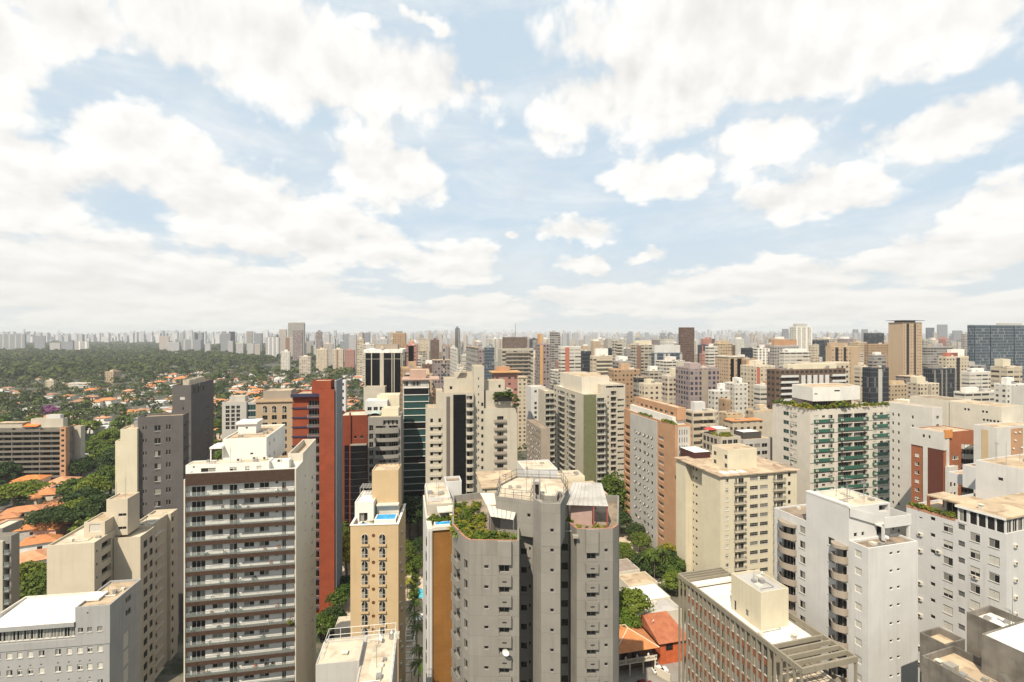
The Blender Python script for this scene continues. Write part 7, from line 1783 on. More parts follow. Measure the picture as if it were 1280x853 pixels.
 (858, 866, 896, 516, 236, 'cream_ribbon', 'cream apartment block with dark balconies right of the salmon block', [('box', .15, .6, 4.5, 'cool'), ('balc', .3, .5, 3.0, 'cream'), ('balc', .65, .85, 3.0, 'cream')]),
 (913, 916, 953, 529, 236, 'cream_grid', 'pale low block with an orange flat roof', [('cap', .25, 'orangeroof')]),
 (939, 942, 966, 515, 252, 'beige_grid', 'blank beige block behind the orange flat roof', [('band', 0, 1, 'sand')]),
 (947, 950, 969, 483, 330, 'white_ribbon', 'white ribbon windowed block left of the green banded block', [('box', .5, .98, 3, 'salmon')]),
 (964, 969, 1057, 464, 262, 'brown_white', 'dark brown and white apartment block with curved white balcony lines', [('box', .2, .9, 3.2, 'ivory'), ('balc', .06, .30, 3.0, 'cool'), ('balc', .78, .98, 3.0, 'cool'), ('frames',)]),
 (1000, 1003, 1062, 455, 300, 'cream_grid', 'cream roof level with small square windows behind the brown and white block', [('nobox',)]),
 (131, 142, 151, 465, 900, 'beige_grid', 'small beige block standing alone at the edge of the wood', []), (57, 67, 68.5, 476, 800, 'cream_grid', 'tiny cream block in front of the wood at left', []), (86, 114, 117, 479, 800, 'white_ribbon', 'low white building before the wood right of the tiny cream block', [('nobox',)]),
 # hazy towers beyond the wood on the left
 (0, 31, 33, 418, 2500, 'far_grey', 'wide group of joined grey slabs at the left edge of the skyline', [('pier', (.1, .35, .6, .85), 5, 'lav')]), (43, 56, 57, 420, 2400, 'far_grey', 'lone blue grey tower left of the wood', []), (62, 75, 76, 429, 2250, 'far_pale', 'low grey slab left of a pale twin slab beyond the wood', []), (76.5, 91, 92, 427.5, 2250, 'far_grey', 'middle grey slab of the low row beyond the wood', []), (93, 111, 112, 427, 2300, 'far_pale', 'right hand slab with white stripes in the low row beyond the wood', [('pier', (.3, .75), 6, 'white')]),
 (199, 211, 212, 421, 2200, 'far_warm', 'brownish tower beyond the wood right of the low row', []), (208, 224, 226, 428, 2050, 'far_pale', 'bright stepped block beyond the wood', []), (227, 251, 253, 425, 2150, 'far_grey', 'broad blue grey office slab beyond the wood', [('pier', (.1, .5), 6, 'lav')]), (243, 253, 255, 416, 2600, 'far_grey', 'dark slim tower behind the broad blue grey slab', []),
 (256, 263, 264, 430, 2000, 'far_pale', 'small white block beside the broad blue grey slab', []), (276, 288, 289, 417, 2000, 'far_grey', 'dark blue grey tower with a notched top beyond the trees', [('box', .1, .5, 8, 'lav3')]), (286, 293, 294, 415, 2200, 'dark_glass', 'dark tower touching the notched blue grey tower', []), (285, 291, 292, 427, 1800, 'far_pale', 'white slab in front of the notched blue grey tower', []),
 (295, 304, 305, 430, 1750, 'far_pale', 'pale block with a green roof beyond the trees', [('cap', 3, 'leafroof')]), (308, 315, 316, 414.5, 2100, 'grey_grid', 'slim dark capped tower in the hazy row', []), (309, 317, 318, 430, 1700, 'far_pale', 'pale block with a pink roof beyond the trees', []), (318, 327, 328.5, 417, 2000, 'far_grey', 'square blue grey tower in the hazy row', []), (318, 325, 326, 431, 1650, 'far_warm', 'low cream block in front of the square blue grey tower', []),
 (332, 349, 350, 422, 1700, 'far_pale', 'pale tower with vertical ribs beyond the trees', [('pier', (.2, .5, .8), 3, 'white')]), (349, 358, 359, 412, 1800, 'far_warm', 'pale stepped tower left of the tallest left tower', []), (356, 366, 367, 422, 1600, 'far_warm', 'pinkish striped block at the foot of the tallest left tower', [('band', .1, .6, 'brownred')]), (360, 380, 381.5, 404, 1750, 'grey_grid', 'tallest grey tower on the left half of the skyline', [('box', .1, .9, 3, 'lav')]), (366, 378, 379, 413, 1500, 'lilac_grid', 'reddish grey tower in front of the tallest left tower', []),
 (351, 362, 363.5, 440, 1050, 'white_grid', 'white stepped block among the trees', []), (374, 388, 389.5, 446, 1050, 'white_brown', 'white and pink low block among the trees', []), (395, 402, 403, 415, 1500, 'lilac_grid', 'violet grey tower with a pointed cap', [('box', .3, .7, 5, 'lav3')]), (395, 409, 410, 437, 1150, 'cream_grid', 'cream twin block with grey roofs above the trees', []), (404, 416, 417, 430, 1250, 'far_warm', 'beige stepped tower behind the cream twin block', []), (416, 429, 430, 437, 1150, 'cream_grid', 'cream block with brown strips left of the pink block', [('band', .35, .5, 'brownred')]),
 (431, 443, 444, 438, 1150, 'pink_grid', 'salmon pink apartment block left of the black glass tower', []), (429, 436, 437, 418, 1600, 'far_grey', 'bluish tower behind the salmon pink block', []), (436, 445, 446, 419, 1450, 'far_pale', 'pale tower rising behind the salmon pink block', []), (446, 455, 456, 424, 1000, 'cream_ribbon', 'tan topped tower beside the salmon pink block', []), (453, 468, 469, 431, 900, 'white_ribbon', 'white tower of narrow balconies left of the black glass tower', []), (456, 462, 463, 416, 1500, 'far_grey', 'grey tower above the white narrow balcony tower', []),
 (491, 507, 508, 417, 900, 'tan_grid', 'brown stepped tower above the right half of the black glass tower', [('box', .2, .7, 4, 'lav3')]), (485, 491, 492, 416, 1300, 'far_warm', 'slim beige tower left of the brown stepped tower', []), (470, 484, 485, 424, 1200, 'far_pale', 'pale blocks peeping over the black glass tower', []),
]
M['dark_strip'] = glassm('dark_blue_strip', (0.02, 0.03, 0.045), .15); M['orangeroof'] = roofm('orange_flat_roof', (0.55, 0.22, 0.08)); M['leafroof'] = plain('pale_green_cap', (0.42, 0.48, 0.34), .8)
def towers():
    for (a, c, e, py, d, key, lab, top) in TW:
        gen(a, c, e, py, d, key, lab, top=top)

# named neighbours used to tell the many anonymous blocks apart
LM = [(480, 'the black glass tower'), (540, 'the teal banded office'), (590, 'the stone coloured stepped tower'), (645, 'the big taupe tower'), (680, 'the lilac grid tower'), (713, 'the red striped pale tower'), (752, 'the cream balcony tower'), (803, 'the brown striped tower'), (836, 'the pale blue framed tower'), (859, 'the dark brown tower'), (912, 'the tan glazed tower'), (952, 'the grooved white tower'), (1001, 'the tall white framed tower'), (1055, 'the tan window column tower'), (1098, 'the white pier tower'), (1132, 'the helipad tower'), (1197, 'the red decked tower'), (1250, 'the big glass office'), (1330, 'the right edge')]
def city():
    q = random.Random(5); used = {}
    keys = ['beige_grid', 'white_grid', 'white_ribbon', 'cream_ribbon', 'cream_grid', 'cream_grid', 'grey_ribbon', 'grey_grid', 'stone_ribbon', 'stone_ribbon', 'white_brown', 'tan_grid', 'lilac_grid', 'white_ribbon', 'pink_grid', 'dark_glass', 'beige_grid', 'tan_column', 'brown_grid', 'tan_grid', 'white_brown', 'lilac_grid']
    n = 0
    for k in range(4000):
        d = 300 + 1500 * q.random() ** 1.4; px = q.uniform(436 if d > 700 else 470, 1330)
        w = q.uniform(10, 20); l = q.uniform(10, 19); x, y = at(px, d).xy
        if not free(x, y, .55 * max(w, l)): continue
        hmax = 88 - (437 - HY) * d / F if d < 700 else 88 - (424 - HY) * d / F
        h = q.uniform(18, 76) if d < 700 else q.uniform(26, 86); h = max(14, min(h, hmax, HC - (462 - (d - 300) * .055 - HY) / F * d if d < 750 else 99))
        key = q.choice(keys); ppm = F / d; wp = w * ppm; lp_ = l * ppm * abs((px - 480) / 640) * .9 + .3
        a, c, e = (px - wp / 2, px - wp / 2 + lp_, px + wp / 2 + lp_) if px > 480 else (px - wp / 2, px + wp / 2, px + wp / 2 + lp_)
        py = HY + (HC - h) * F / d; near = min(LM, key=lambda t: abs(t[0] - px)); nm = near[1]
        feat = []; word = ''
        s = q.random()
        if s < .16: feat = [('balc', .15, .85, 3.1, 'cool')]; word = ' with stacked balconies'
        elif s < .30: feat = [('band', .4, .6, 'taupe')]; word = ' with a taupe centre stripe'
        elif s < .42: feat = [('band', .05, .2, 'brickred')]; word = ' with a red edge stripe'
        elif s < .52: feat = [('box', .2, .8, 4.5, 'white')]; word = ' with a white roof box'
        elif s < .60: feat = [('tank', .5)]; word = ' with a roof tank'
        elif s < .70: feat = [('pier', (.02, .3, .64, .93), .7, 'offwhite')]; word = ' with pale piers'
        elif s < .78: feat = [('cap', .6, 'roof_tan')]; word = ' under an overhanging roof'
        side = 'left of' if px < near[0] - 6 else ('right of' if px > near[0] + 6 else 'behind'); far_ = 'low' if h < 36 else ('tall' if h > 62 else 'midrise')
        depth = 'in front of' if False else ('beyond' if d > 750 else 'near')
        lab = f'{far_} {WORD[key]} block{word}, {side} {nm}'
        if d > 750: lab = 'hazy ' + lab
        if len(lab.split()) > 16: lab = lab.replace(' block with', ' block,').replace('ribbon windowed ', '')
        if len(lab.split()) > 16: lab = lab.replace('overhanging ', '').replace('white and brown', 'brownish')
        if len(lab.split()) > 16: lab = lab.replace('hazy ', '')
        gen(a, c, e, py, d, key, lab, a=q.choice((12, 14, 16, 18)), L=l, top=feat, name='city_block', group='anonymous blocks of the packed middle distance'); n += 1
        if n >= 285: break
    # far skyline: individual towers, then one mass for the rest
    n = 0; fk = ['far_pale', 'far_pale', 'far_warm', 'far_grey', 'far_pale', 'far_warm']; far = []
    for k in range(3000):
        d = q.uniform(1900, 9500) ** 1.0; px = q.uniform(-30, 1310); 
        if px < 330 and d < 4600 and q.random() < .97: continue
        if d > 3000 and q.random() > .25 + .75 * (.5 + .5 * math.sin(px * .06) * math.sin(px * .017 + d * .001)): continue
        far.append((d, px))
    far.sort()
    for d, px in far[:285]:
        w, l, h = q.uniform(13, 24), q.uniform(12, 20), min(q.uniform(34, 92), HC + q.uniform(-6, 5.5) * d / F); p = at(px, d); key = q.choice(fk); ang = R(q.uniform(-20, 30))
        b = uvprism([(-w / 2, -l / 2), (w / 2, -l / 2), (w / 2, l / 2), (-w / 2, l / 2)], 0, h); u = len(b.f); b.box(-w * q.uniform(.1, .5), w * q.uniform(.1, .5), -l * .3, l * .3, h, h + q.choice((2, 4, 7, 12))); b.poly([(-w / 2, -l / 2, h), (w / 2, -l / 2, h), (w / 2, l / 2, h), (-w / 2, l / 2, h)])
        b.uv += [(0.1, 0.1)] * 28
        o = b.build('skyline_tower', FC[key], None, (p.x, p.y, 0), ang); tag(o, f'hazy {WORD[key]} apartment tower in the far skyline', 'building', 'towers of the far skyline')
    b = MB(); b.uv = []
    for d, px in far[285:]:
        w, l, h = q.uniform(13, 28), q.uniform(12, 22), q.uniform(25, 100); h = min(h, HC + (q.uniform(-5, 3) + 3 * math.sin(px * .031) * math.sin(px * .0113 + 1)) * d / F); x, y, _ = at(px, d)
        m = uvprism([(x - w / 2, y - l / 2), (x + w / 2, y - l / 2), (x + w / 2, y + l / 2), (x - w / 2, y + l / 2)], 0, h); i = len(b.v); b.v += m.v; b.f += [tuple(i + t for t in f) for f in m.f]; b.m += m.m; b.uv += m.uv
        b.poly([(x - w / 2, y - l / 2, h), (x + w / 2, y - l / 2, h), (x + w / 2, y + l / 2, h), (x - w / 2, y + l / 2, h)]); b.uv += [(0.1, 0.1)] * 4
    q2 = random.Random(9)
    for k in range(4200):
        d = q2.uniform(4000, 14500); px = q2.uniform(-40, 1320); x, y, _ = at(px, d); w, l = q2.uniform(18, 42), 20; h = min(q2.uniform(25, 190), HC + (q2.uniform(-4, 2.6) + 2.2 * math.sin(px * .027 + 2) * math.sin(px * .0092) + (3 if q2.random() < .05 else 0)) * d / F)
        m = uvprism([(x - w / 2, y - l / 2), (x + w / 2, y - l / 2), (x + w / 2, y + l / 2), (x - w / 2, y + l / 2)], 0, h); i = len(b.v); b.v += m.v; b.f += [tuple(i + t for t in f) for f in m.f]; b.m += m.m; b.uv += m.uv
        b.poly([(x - w / 2, y - l / 2, h), (x + w / 2, y - l / 2, h), (x + w / 2, y + l / 2, h), (x - w / 2, y + l / 2, h)]); b.uv += [(0.1, 0.1)] * 4
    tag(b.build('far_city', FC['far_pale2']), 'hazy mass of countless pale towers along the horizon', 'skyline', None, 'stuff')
    # low sprawl between the towers
def far2():
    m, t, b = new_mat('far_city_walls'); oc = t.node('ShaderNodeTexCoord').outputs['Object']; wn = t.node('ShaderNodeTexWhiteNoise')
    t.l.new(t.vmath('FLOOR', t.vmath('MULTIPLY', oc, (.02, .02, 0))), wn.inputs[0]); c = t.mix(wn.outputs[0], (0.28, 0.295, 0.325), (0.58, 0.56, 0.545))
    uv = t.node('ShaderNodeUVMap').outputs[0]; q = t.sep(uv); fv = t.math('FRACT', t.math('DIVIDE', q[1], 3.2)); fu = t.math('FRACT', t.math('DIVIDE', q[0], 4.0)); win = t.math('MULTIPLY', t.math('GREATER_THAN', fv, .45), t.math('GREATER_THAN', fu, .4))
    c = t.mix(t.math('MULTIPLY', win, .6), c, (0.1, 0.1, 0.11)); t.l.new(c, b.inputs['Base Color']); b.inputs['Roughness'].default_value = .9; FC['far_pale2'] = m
far2()
# ------------------------------------------------------------------ street level details near the foot of the towers
def street_level():
    # red tiled house with a columned veranda, and its neighbour roof
    b = Bld('house', 'terracotta hipped roof house with a dark veranda and a stone balustrade at the lower right', 789, 131, 14)
    rz = 6.6; x0, x1 = b.X(767), b.X(824); y1 = 12
    w = MB(); w.box(x0 + .8, x1 - .8, 2.2, y1, 3.4, rz - .3); w.box(x0 + .6, x1 - .6, 3.0, y1, 0, 3.38); b.part('wall', w, W_['red2'])
    r = MB(); A, B_, C, D = (x0, -.2, rz), (x1, -.2, rz), (x1, y1 + .5, rz), (x0, y1 + .5, rz); e1, e2 = ((x0 + x1) / 2 + .3, 5.5, rz + 2.7), ((x0 + x1) / 2 + .3, y1 - 5.0, rz + 2.7)
    r.poly([A, B_, e1]); r.poly([B_, C, e2, e1]); r.poly([C, D, e2]); r.poly([D, A, e1, e2]); r.poly([D, C, B_, A]); b.part('roof', r, TILE[3])
    rg = MB()
    for p, q in ((A, e1), (B_, e1), (C, e2), (D, e2), (e1, e2)): rg.tube(Vector(p) + Vector((0, 0, .06)), Vector(q) + Vector((0, 0, .06)), .13, n=6)
    b.part('ridge', rg, plain('pale_ridge_tiles', (0.62, 0.50, 0.36), .8))
    v = MB(); v.box(x0 + .4, x1 - .4, .3, 2.9, 3.2, 3.38); b.part('balcony', v, W_['warm'])
    bl = MB(); bl.box(x0 + .4, x1 - .4, .3, .5, 4.25, 4.4)
    n = 26
    for k in range(n): x = x0 + .5 + (x1 - x0 - 1) * k / (n - 1); bl.tube((x, .4, 3.38), (x, .4, 4.25), .07, n=5)
    b.part('balustrade', bl, W_['warm'])
    for f in (.03, .36, .68, .97): c = MB(); x = x0 + .5 + (x1 - x0 - 1) * f; c.tube((x, .5, 0), (x, .5, 3.2), .2, n=10); b.part('column', c, W_['warm'])
    dr = MB(); dr.box(x0 + 3, x0 + 5, 2.15, 2.19, 3.4, 5.6); dr.box(x0 + 6.2, x0 + 8.2, 2.15, 2.19, 3.4, 5.6); b.part('door', dr, M['glass'])
    for f, s in ((.30, 'leftmost'), (.55, 'middle'), (.80, 'rightmost')):
        x, y = b.w(x0 + (x1 - x0) * f, .95)
        s_ = MB(); prof = [(.22, 0), (.24, .12), (.16, .14), (.20, .5), (.14, .85), (.19, 1.12), (.21, 1.32), (.08, 1.44), (.11, 1.53), (.10, 1.66), (.02, 1.74)]
        for (r0, h0), (r1, h1) in zip(prof, prof[1:]): s_.tube((0, 0, h0), (0, 0, h1), r0, r1, 10, cap=False)
        s_.tube((.2, 0, 1.28), (.30, -.08, .95), .06, .05, 6); s_.tube((.30, -.08, .95), (.14, -.22, .9), .05, .045, 6); s_.tube((-.2, 0, 1.28), (-.27, -.03, .8), .06, .045, 6)
        tag(s_.build('statue', M['white'], None, (x, y, 3.385)), f'{s} of three white figure statues on the veranda of the terracotta roofed house', 'statue', 'white statues on the veranda')
    b = Bld('house', 'orange walled house with a broad plain terracotta roof beside the columned veranda', 826, 135, 14)
    h = MB(); h.box(.3, 8.5, .8, 12, 0, 6.0); b.part('wall', h, plain('orange_red_render', (0.46, 0.10, 0.03), .8, var=.15))
    r = MB(); r.poly([(-.5, 0, 6.0), (9, 0, 6.0), (7, 9, 9.2), (-.5, 9, 9.2)]); r.poly([(9, 0, 6.0), (9, 13, 6.0), (7, 9, 9.2)]); r.poly([(-.5, 9, 9.2), (7, 9, 9.2), (9, 13, 6.0), (-.5, 13, 6.0)]); r.poly([(-.5, 13, 6), (9, 13, 6), (9, 0, 6), (-.5, 0, 6)]); r.poly([(-.5, 0, 6), (-.5, 9, 9.2), (-.5, 13, 6)]); b.part('roof', r, tiles('weathered_red_tiles', (0.42, 0.15, 0.075)))
    wn = MB(); wn.box(2, 4, .72, .795, 3.6, 5.2); b.part('window', wn, M['glass']); b.dish(.8, 6, 8.3, .35, 1)
    for k, (px0, px1, py, L, z, mt, lab) in enumerate(((770, 800, 716, 9, 5.5, 'corrugated', 'grey corrugated roof shed behind the bright tree'), (786, 822, 733, 8, 5.2, 'roof_tan', 'long tan roof between the corrugated shed and the white roof'), (800, 838, 752, 9, 5.0, 'roof_white', 'gleaming white flat roof above the orange walled house'), (812, 852, 768, 9, 4.6, 'roof_grey', 'grey flat roof with two small fans right of the white roof'))):
        p = ground(px0, py, z); b = Bld('low_building', lab, px0, p.y, 16); x1 = b.X(px1)
        b.box(0, x1, 0, L, z, W_['warm'], par=.12, roof=M[mt] if mt in M else corr)
        if mt == 'roof_grey':
            for j in range(2): f = MB(); f.tube((x1 * .3 + j * 1.6, 5, z - .1), (x1 * .3 + j * 1.6, 5, z + .6), .6, n=12); b.part('roof_fan', f, M['offwhite'])
        b.done()
    for lab, px0, py0, px1, py1, h in (('long pale boundary wall beside the patio right of the grey concrete tower', 776, 690, 806, 716, 2.6), ('low wall in front of the patio palms', 806, 726, 846, 733, 1.6), ('grey lane wall beside the parked car', 818, 842, 838, 852.9, 2.0)):
        a, c = ground(px0, py0), ground(px1, py1); m = MB(); dv = (c - a).normalized(); n = Vector((-dv.y, dv.x, 0)) * .12; m.prism([tuple((a + n).xy), tuple((a - n).xy), tuple((c - n).xy), tuple((c + n).xy)], 0, h); tag(m.build('boundary_wall', W_['warm']), lab, 'wall')
    car(825, 133, 'white hatchback car parked in the forecourt of the terracotta roofed house', 'white', R(100)); car(806, 127.5, 'dark red car parked under the veranda of the terracotta roofed house', 'red', R(95))
    # trees and palms
    for px, py, h, r, mt, sh, lab in ((789, 800, 14, 5.2, 'leaf_b', 'round', 'bright green tree leaning against the grey concrete tower'), (780, 815, 11, 4.2, 'leaf_b', 'round', 'smaller bright tree left of the terracotta roof'), (766, 650, 22, 8, 'leaf_a', 'tall', 'tall tree between the olive striped tower and the salmon block'), (774, 672, 11, 5, 'leaf_c', 'round', 'dark bush like tree at the foot of the salmon block'), (838, 712, 9, 4, 'leaf_y', 'round', 'yellow green tree beside the ivory block'), (826, 722, 7, 3.4, 'leaf_c', 'round', 'dark tree below the patio palms')):
        p = ground(px, py); tree(p.x, p.y, h, r, lab, None, mt, sh, 2, 1)
    for k, (px, py, s, mt) in enumerate(((808, 722, 4.5, 'leaf_c'), (814, 726, 4, 'leaf_c'), (822, 724, 5, 'leaf_a'), (832, 722, 5, 'leaf_c'), (840, 727, 4.5, 'leaf_a'), (812, 712, 3.5, 'leaf_a'), (800, 690, 4, 'leaf_a'), (794, 678, 4, 'leaf_c'), (779, 700, 3.4, 'leaf_b'), (786, 706, 3, 'leaf_a'), (845, 745, 4, 'leaf_b'), (798, 722, 3.2, 'leaf_c'))):
        p = ground(px, py); tree(p.x, p.y, s * 1.9, s, 'dense dark tree crowded around the patio below the salmon block', 'patio trees', mt, 'round', 2, k % 4)
    for k, (px, py, h) in enumerate(((806, 728, 9), (813, 730, 12), (820, 727, 10), (827, 731, 13), (834, 728, 9.5), (818, 735, 11))):
        p = ground(px, py); palm(p.x, p.y, h, 'slender palm tree in the patio below the salmon block', 'patio palms', 0, k % 2)
    # garden lane between the arched tower and the orange fronted tower
    for px, py, h, r, mt, sh, lab in ((512, 690, 22, 7.5, 'leaf_c', 'round', 'big dark tree behind the arched beige tower'), (524, 672, 16, 6, 'leaf_c', 'round', 'dark tree before the green glass tower'), (506, 720, 12, 3.8, 'leaf_a', 'round', 'green tree against the right side of the arched tower'), (503, 740, 9, 2.8, 'leaf_b', 'round', 'small light tree against the right side of the arched tower'),
                                      (522, 722, 8, 3.4, 'leaf_a', 'round', 'round garden tree beside the narrow pool'), (524, 702, 9, 3.6, 'leaf_c', 'round', 'dark garden tree at the head of the lane'), (434, 724, 15, 6.5, 'leaf_y', 'round', 'yellow green tree between the red tower and the arched tower'), (430, 690, 14, 5.5, 'leaf_a', 'round', 'green tree behind the yellow green tree'),
                                      (425, 765, 8, 3.8, 'leaf_a', 'round', 'garden tree at the foot of the red tower'), (416, 790, 7, 3.6, 'leaf_c', 'round', 'dark garden tree above the pale roof deck'), (404, 800, 7, 3.4, 'leaf_a', 'round', 'leafy garden tree beside the brown banded tower'), (432, 752, 8, 3.0, 'leaf_c', 'round', 'dark narrow tree against the left side of the arched tower')):
        p = ground(px, py); tree(p.x, p.y, h, r, lab, None, mt, sh, 2, 2)
    for k, (px, py, h) in enumerate(((521, 820, 8), (524, 845, 7), (519, 800, 7.5), (523, 870, 8), (518, 778, 6))):
        p = ground(px, py); palm(p.x, p.y, h, 'bushy palm in the narrow lane beside the orange fronted tower', 'lane palms', 0, k % 2)
    p = ground(509, 748); palm(p.x, p.y, 6, 'yellowish palm below the garden pool', None, 0, 1, 'leaf_y')
    hd = MB(); a, c = ground(517.5, 760), ground(518, 700); hd.box(a.x - .6, a.x + .6, a.y, c.y, 0, 2.2)
    for k in range(11):
        t = k / 10; q = a.lerp(c, t); shrub(q.x, q.y, .3, 1.7, 'clipped hedge shrub beside the garden pool', 'hedge along the garden lane', 'leaf_b', k % 3)
    pw = MB(); p = ground(526, 748); pw.box(p.x - 2.4, p.x + 2.4, p.y - 1, p.y + 6, 0, .35); o = thing('swimming_pool', 'narrow turquoise garden pool beside the orange fronted tower', 'pool', tuple(p)); o.location = (0, 0, 0); link('surround', pw.mesh('surround', M['roof_white']), o); w = MB(); w.box(p.x - 1.9, p.x + 1.9, p.y - .5, p.y + 5.5, .353, .38); link('water', w.mesh('water', plain('turquoise_water', (0.10, 0.45, 0.52), .06, var=.2)), o)
    for lab, px0, px1, py, L, z, mt in (('white gatehouse roof across the garden lane', 513, 541, 776, 3.5, 3.2, 'roof_white'), ('stained concrete canopy beside the garden lane', 499, 515, 760, 4, 3.4, 'roof_brown'), ('tan roofed shed at the foot of the arched tower', 499, 513, 792, 8, 3.0, 'roof_tan'), ('pale flat roofed annex beside the railed roof deck', 418, 440, 786, 6, 6.0, 'roof_pale'), ('small orange roofed pavilion behind the arched tower', 426, 440, 700, 5, 4.0, 'orangeroof')):
        p = ground(px0, py, z); b = Bld('low_building', lab, px0, p.y, 8); b.box(0, b.X(px1), 0, L, z, W_['warm'], par=.15, roof=M[mt]); b.done()
    bm = Bld('pergola', 'white beamed lane pergola at the foot of the arched beige tower', 500, 128, 8, cat='pergola')
    pg = MB()
    for k in range(9): pg.box(.2, 3.0, k * 2.6, k * 2.6 + .3, 3.0, 3.25)
    pg.box(.2, .5, 0, 21.2, 2.75, 2.997); pg.box(2.7, 3.0, 0, 21.2, 2.75, 2.997)
    for k in range(5): pg.box(.25, .45, k * 5.2, k * 5.2 + .2, 0, 2.747); pg.box(2.75, 2.95, k * 5.2, k * 5.2 + .2, 0, 2.747)
    bm.part('pergola_frame', pg, M['white'])
corr = tiles('corrugated_grey_roof', (0.30, 0.28, 0.25), .9); M['corrugated'] = corr
W_['red2'] = plain('dark_veranda_wall', (0.10, 0.055, 0.04), .85)
def car(px, d, label, colour, rz):
    p = at(px, d); o = thing('parked_car', label, 'car', (p.x, p.y, .03), rz)
    body = plain('car_paint_' + colour, {'white': (.75, .75, .74), 'red': (.16, .02, .02)}[colour], .25, .1, .6, .02)
    def section(z, y0, y1, hw): return [(-hw, y0, z), (hw, y0, z), (hw, y1, z), (-hw, y1, z)]
    secs = [section(.22, -1.95, 1.95, .78), section(.5, -2.05, 2.05, .86), section(.82, -2.0, 2.0, .85), section(.92, -1.8, 1.95, .80)]
    b = MB()
    for s in secs: b.v += s
    for k in range(3):
        for j in range(4): a, c = k * 4 + j, k * 4 + (j + 1) % 4; b.f.append((a, c, c + 4, a + 4)); b.m.append(0)
    b.f.append((12, 13, 14, 15)); b.m.append(0); b.f.append((3, 2, 1, 0)); b.m.append(0); link('body', b.mesh('body', body), o)
    c = MB(); lo, hi = section(.923, -.95, 1.75, .76), section(1.42, -.25, 1.35, .60); c.v += lo + hi
    for j in range(4): c.f.append((j, (j + 1) % 4, (j + 1) % 4 + 4, j + 4)); c.m.append(0)
    link('cabin_glass', c.mesh('cabin_glass', M['glass']), o); r = MB(); r.box(-.6, .6, -.25, 1.35, 1.423, 1.47); link('car_roof', r.mesh('car_roof', body), o)
    for x in (-.8, .8):
        for y in (-1.25, 1.25): w = MB(); w.tube((x - .1, y, .3), (x + .1, y, .3), .31, n=16, m=0); w.tube((x - .11, y, .3), (x + .11, y, .3), .18, n=12, m=1); link('wheel', w.mesh('wheel', [M['dmetal'], M['metal']]), o)
    for x in (-.6, .6): h = MB(); h.box(x - .18, x + .18, -2.06, -1.99, .58, .74); link('headlight', h.mesh('headlight', M['white']), o)

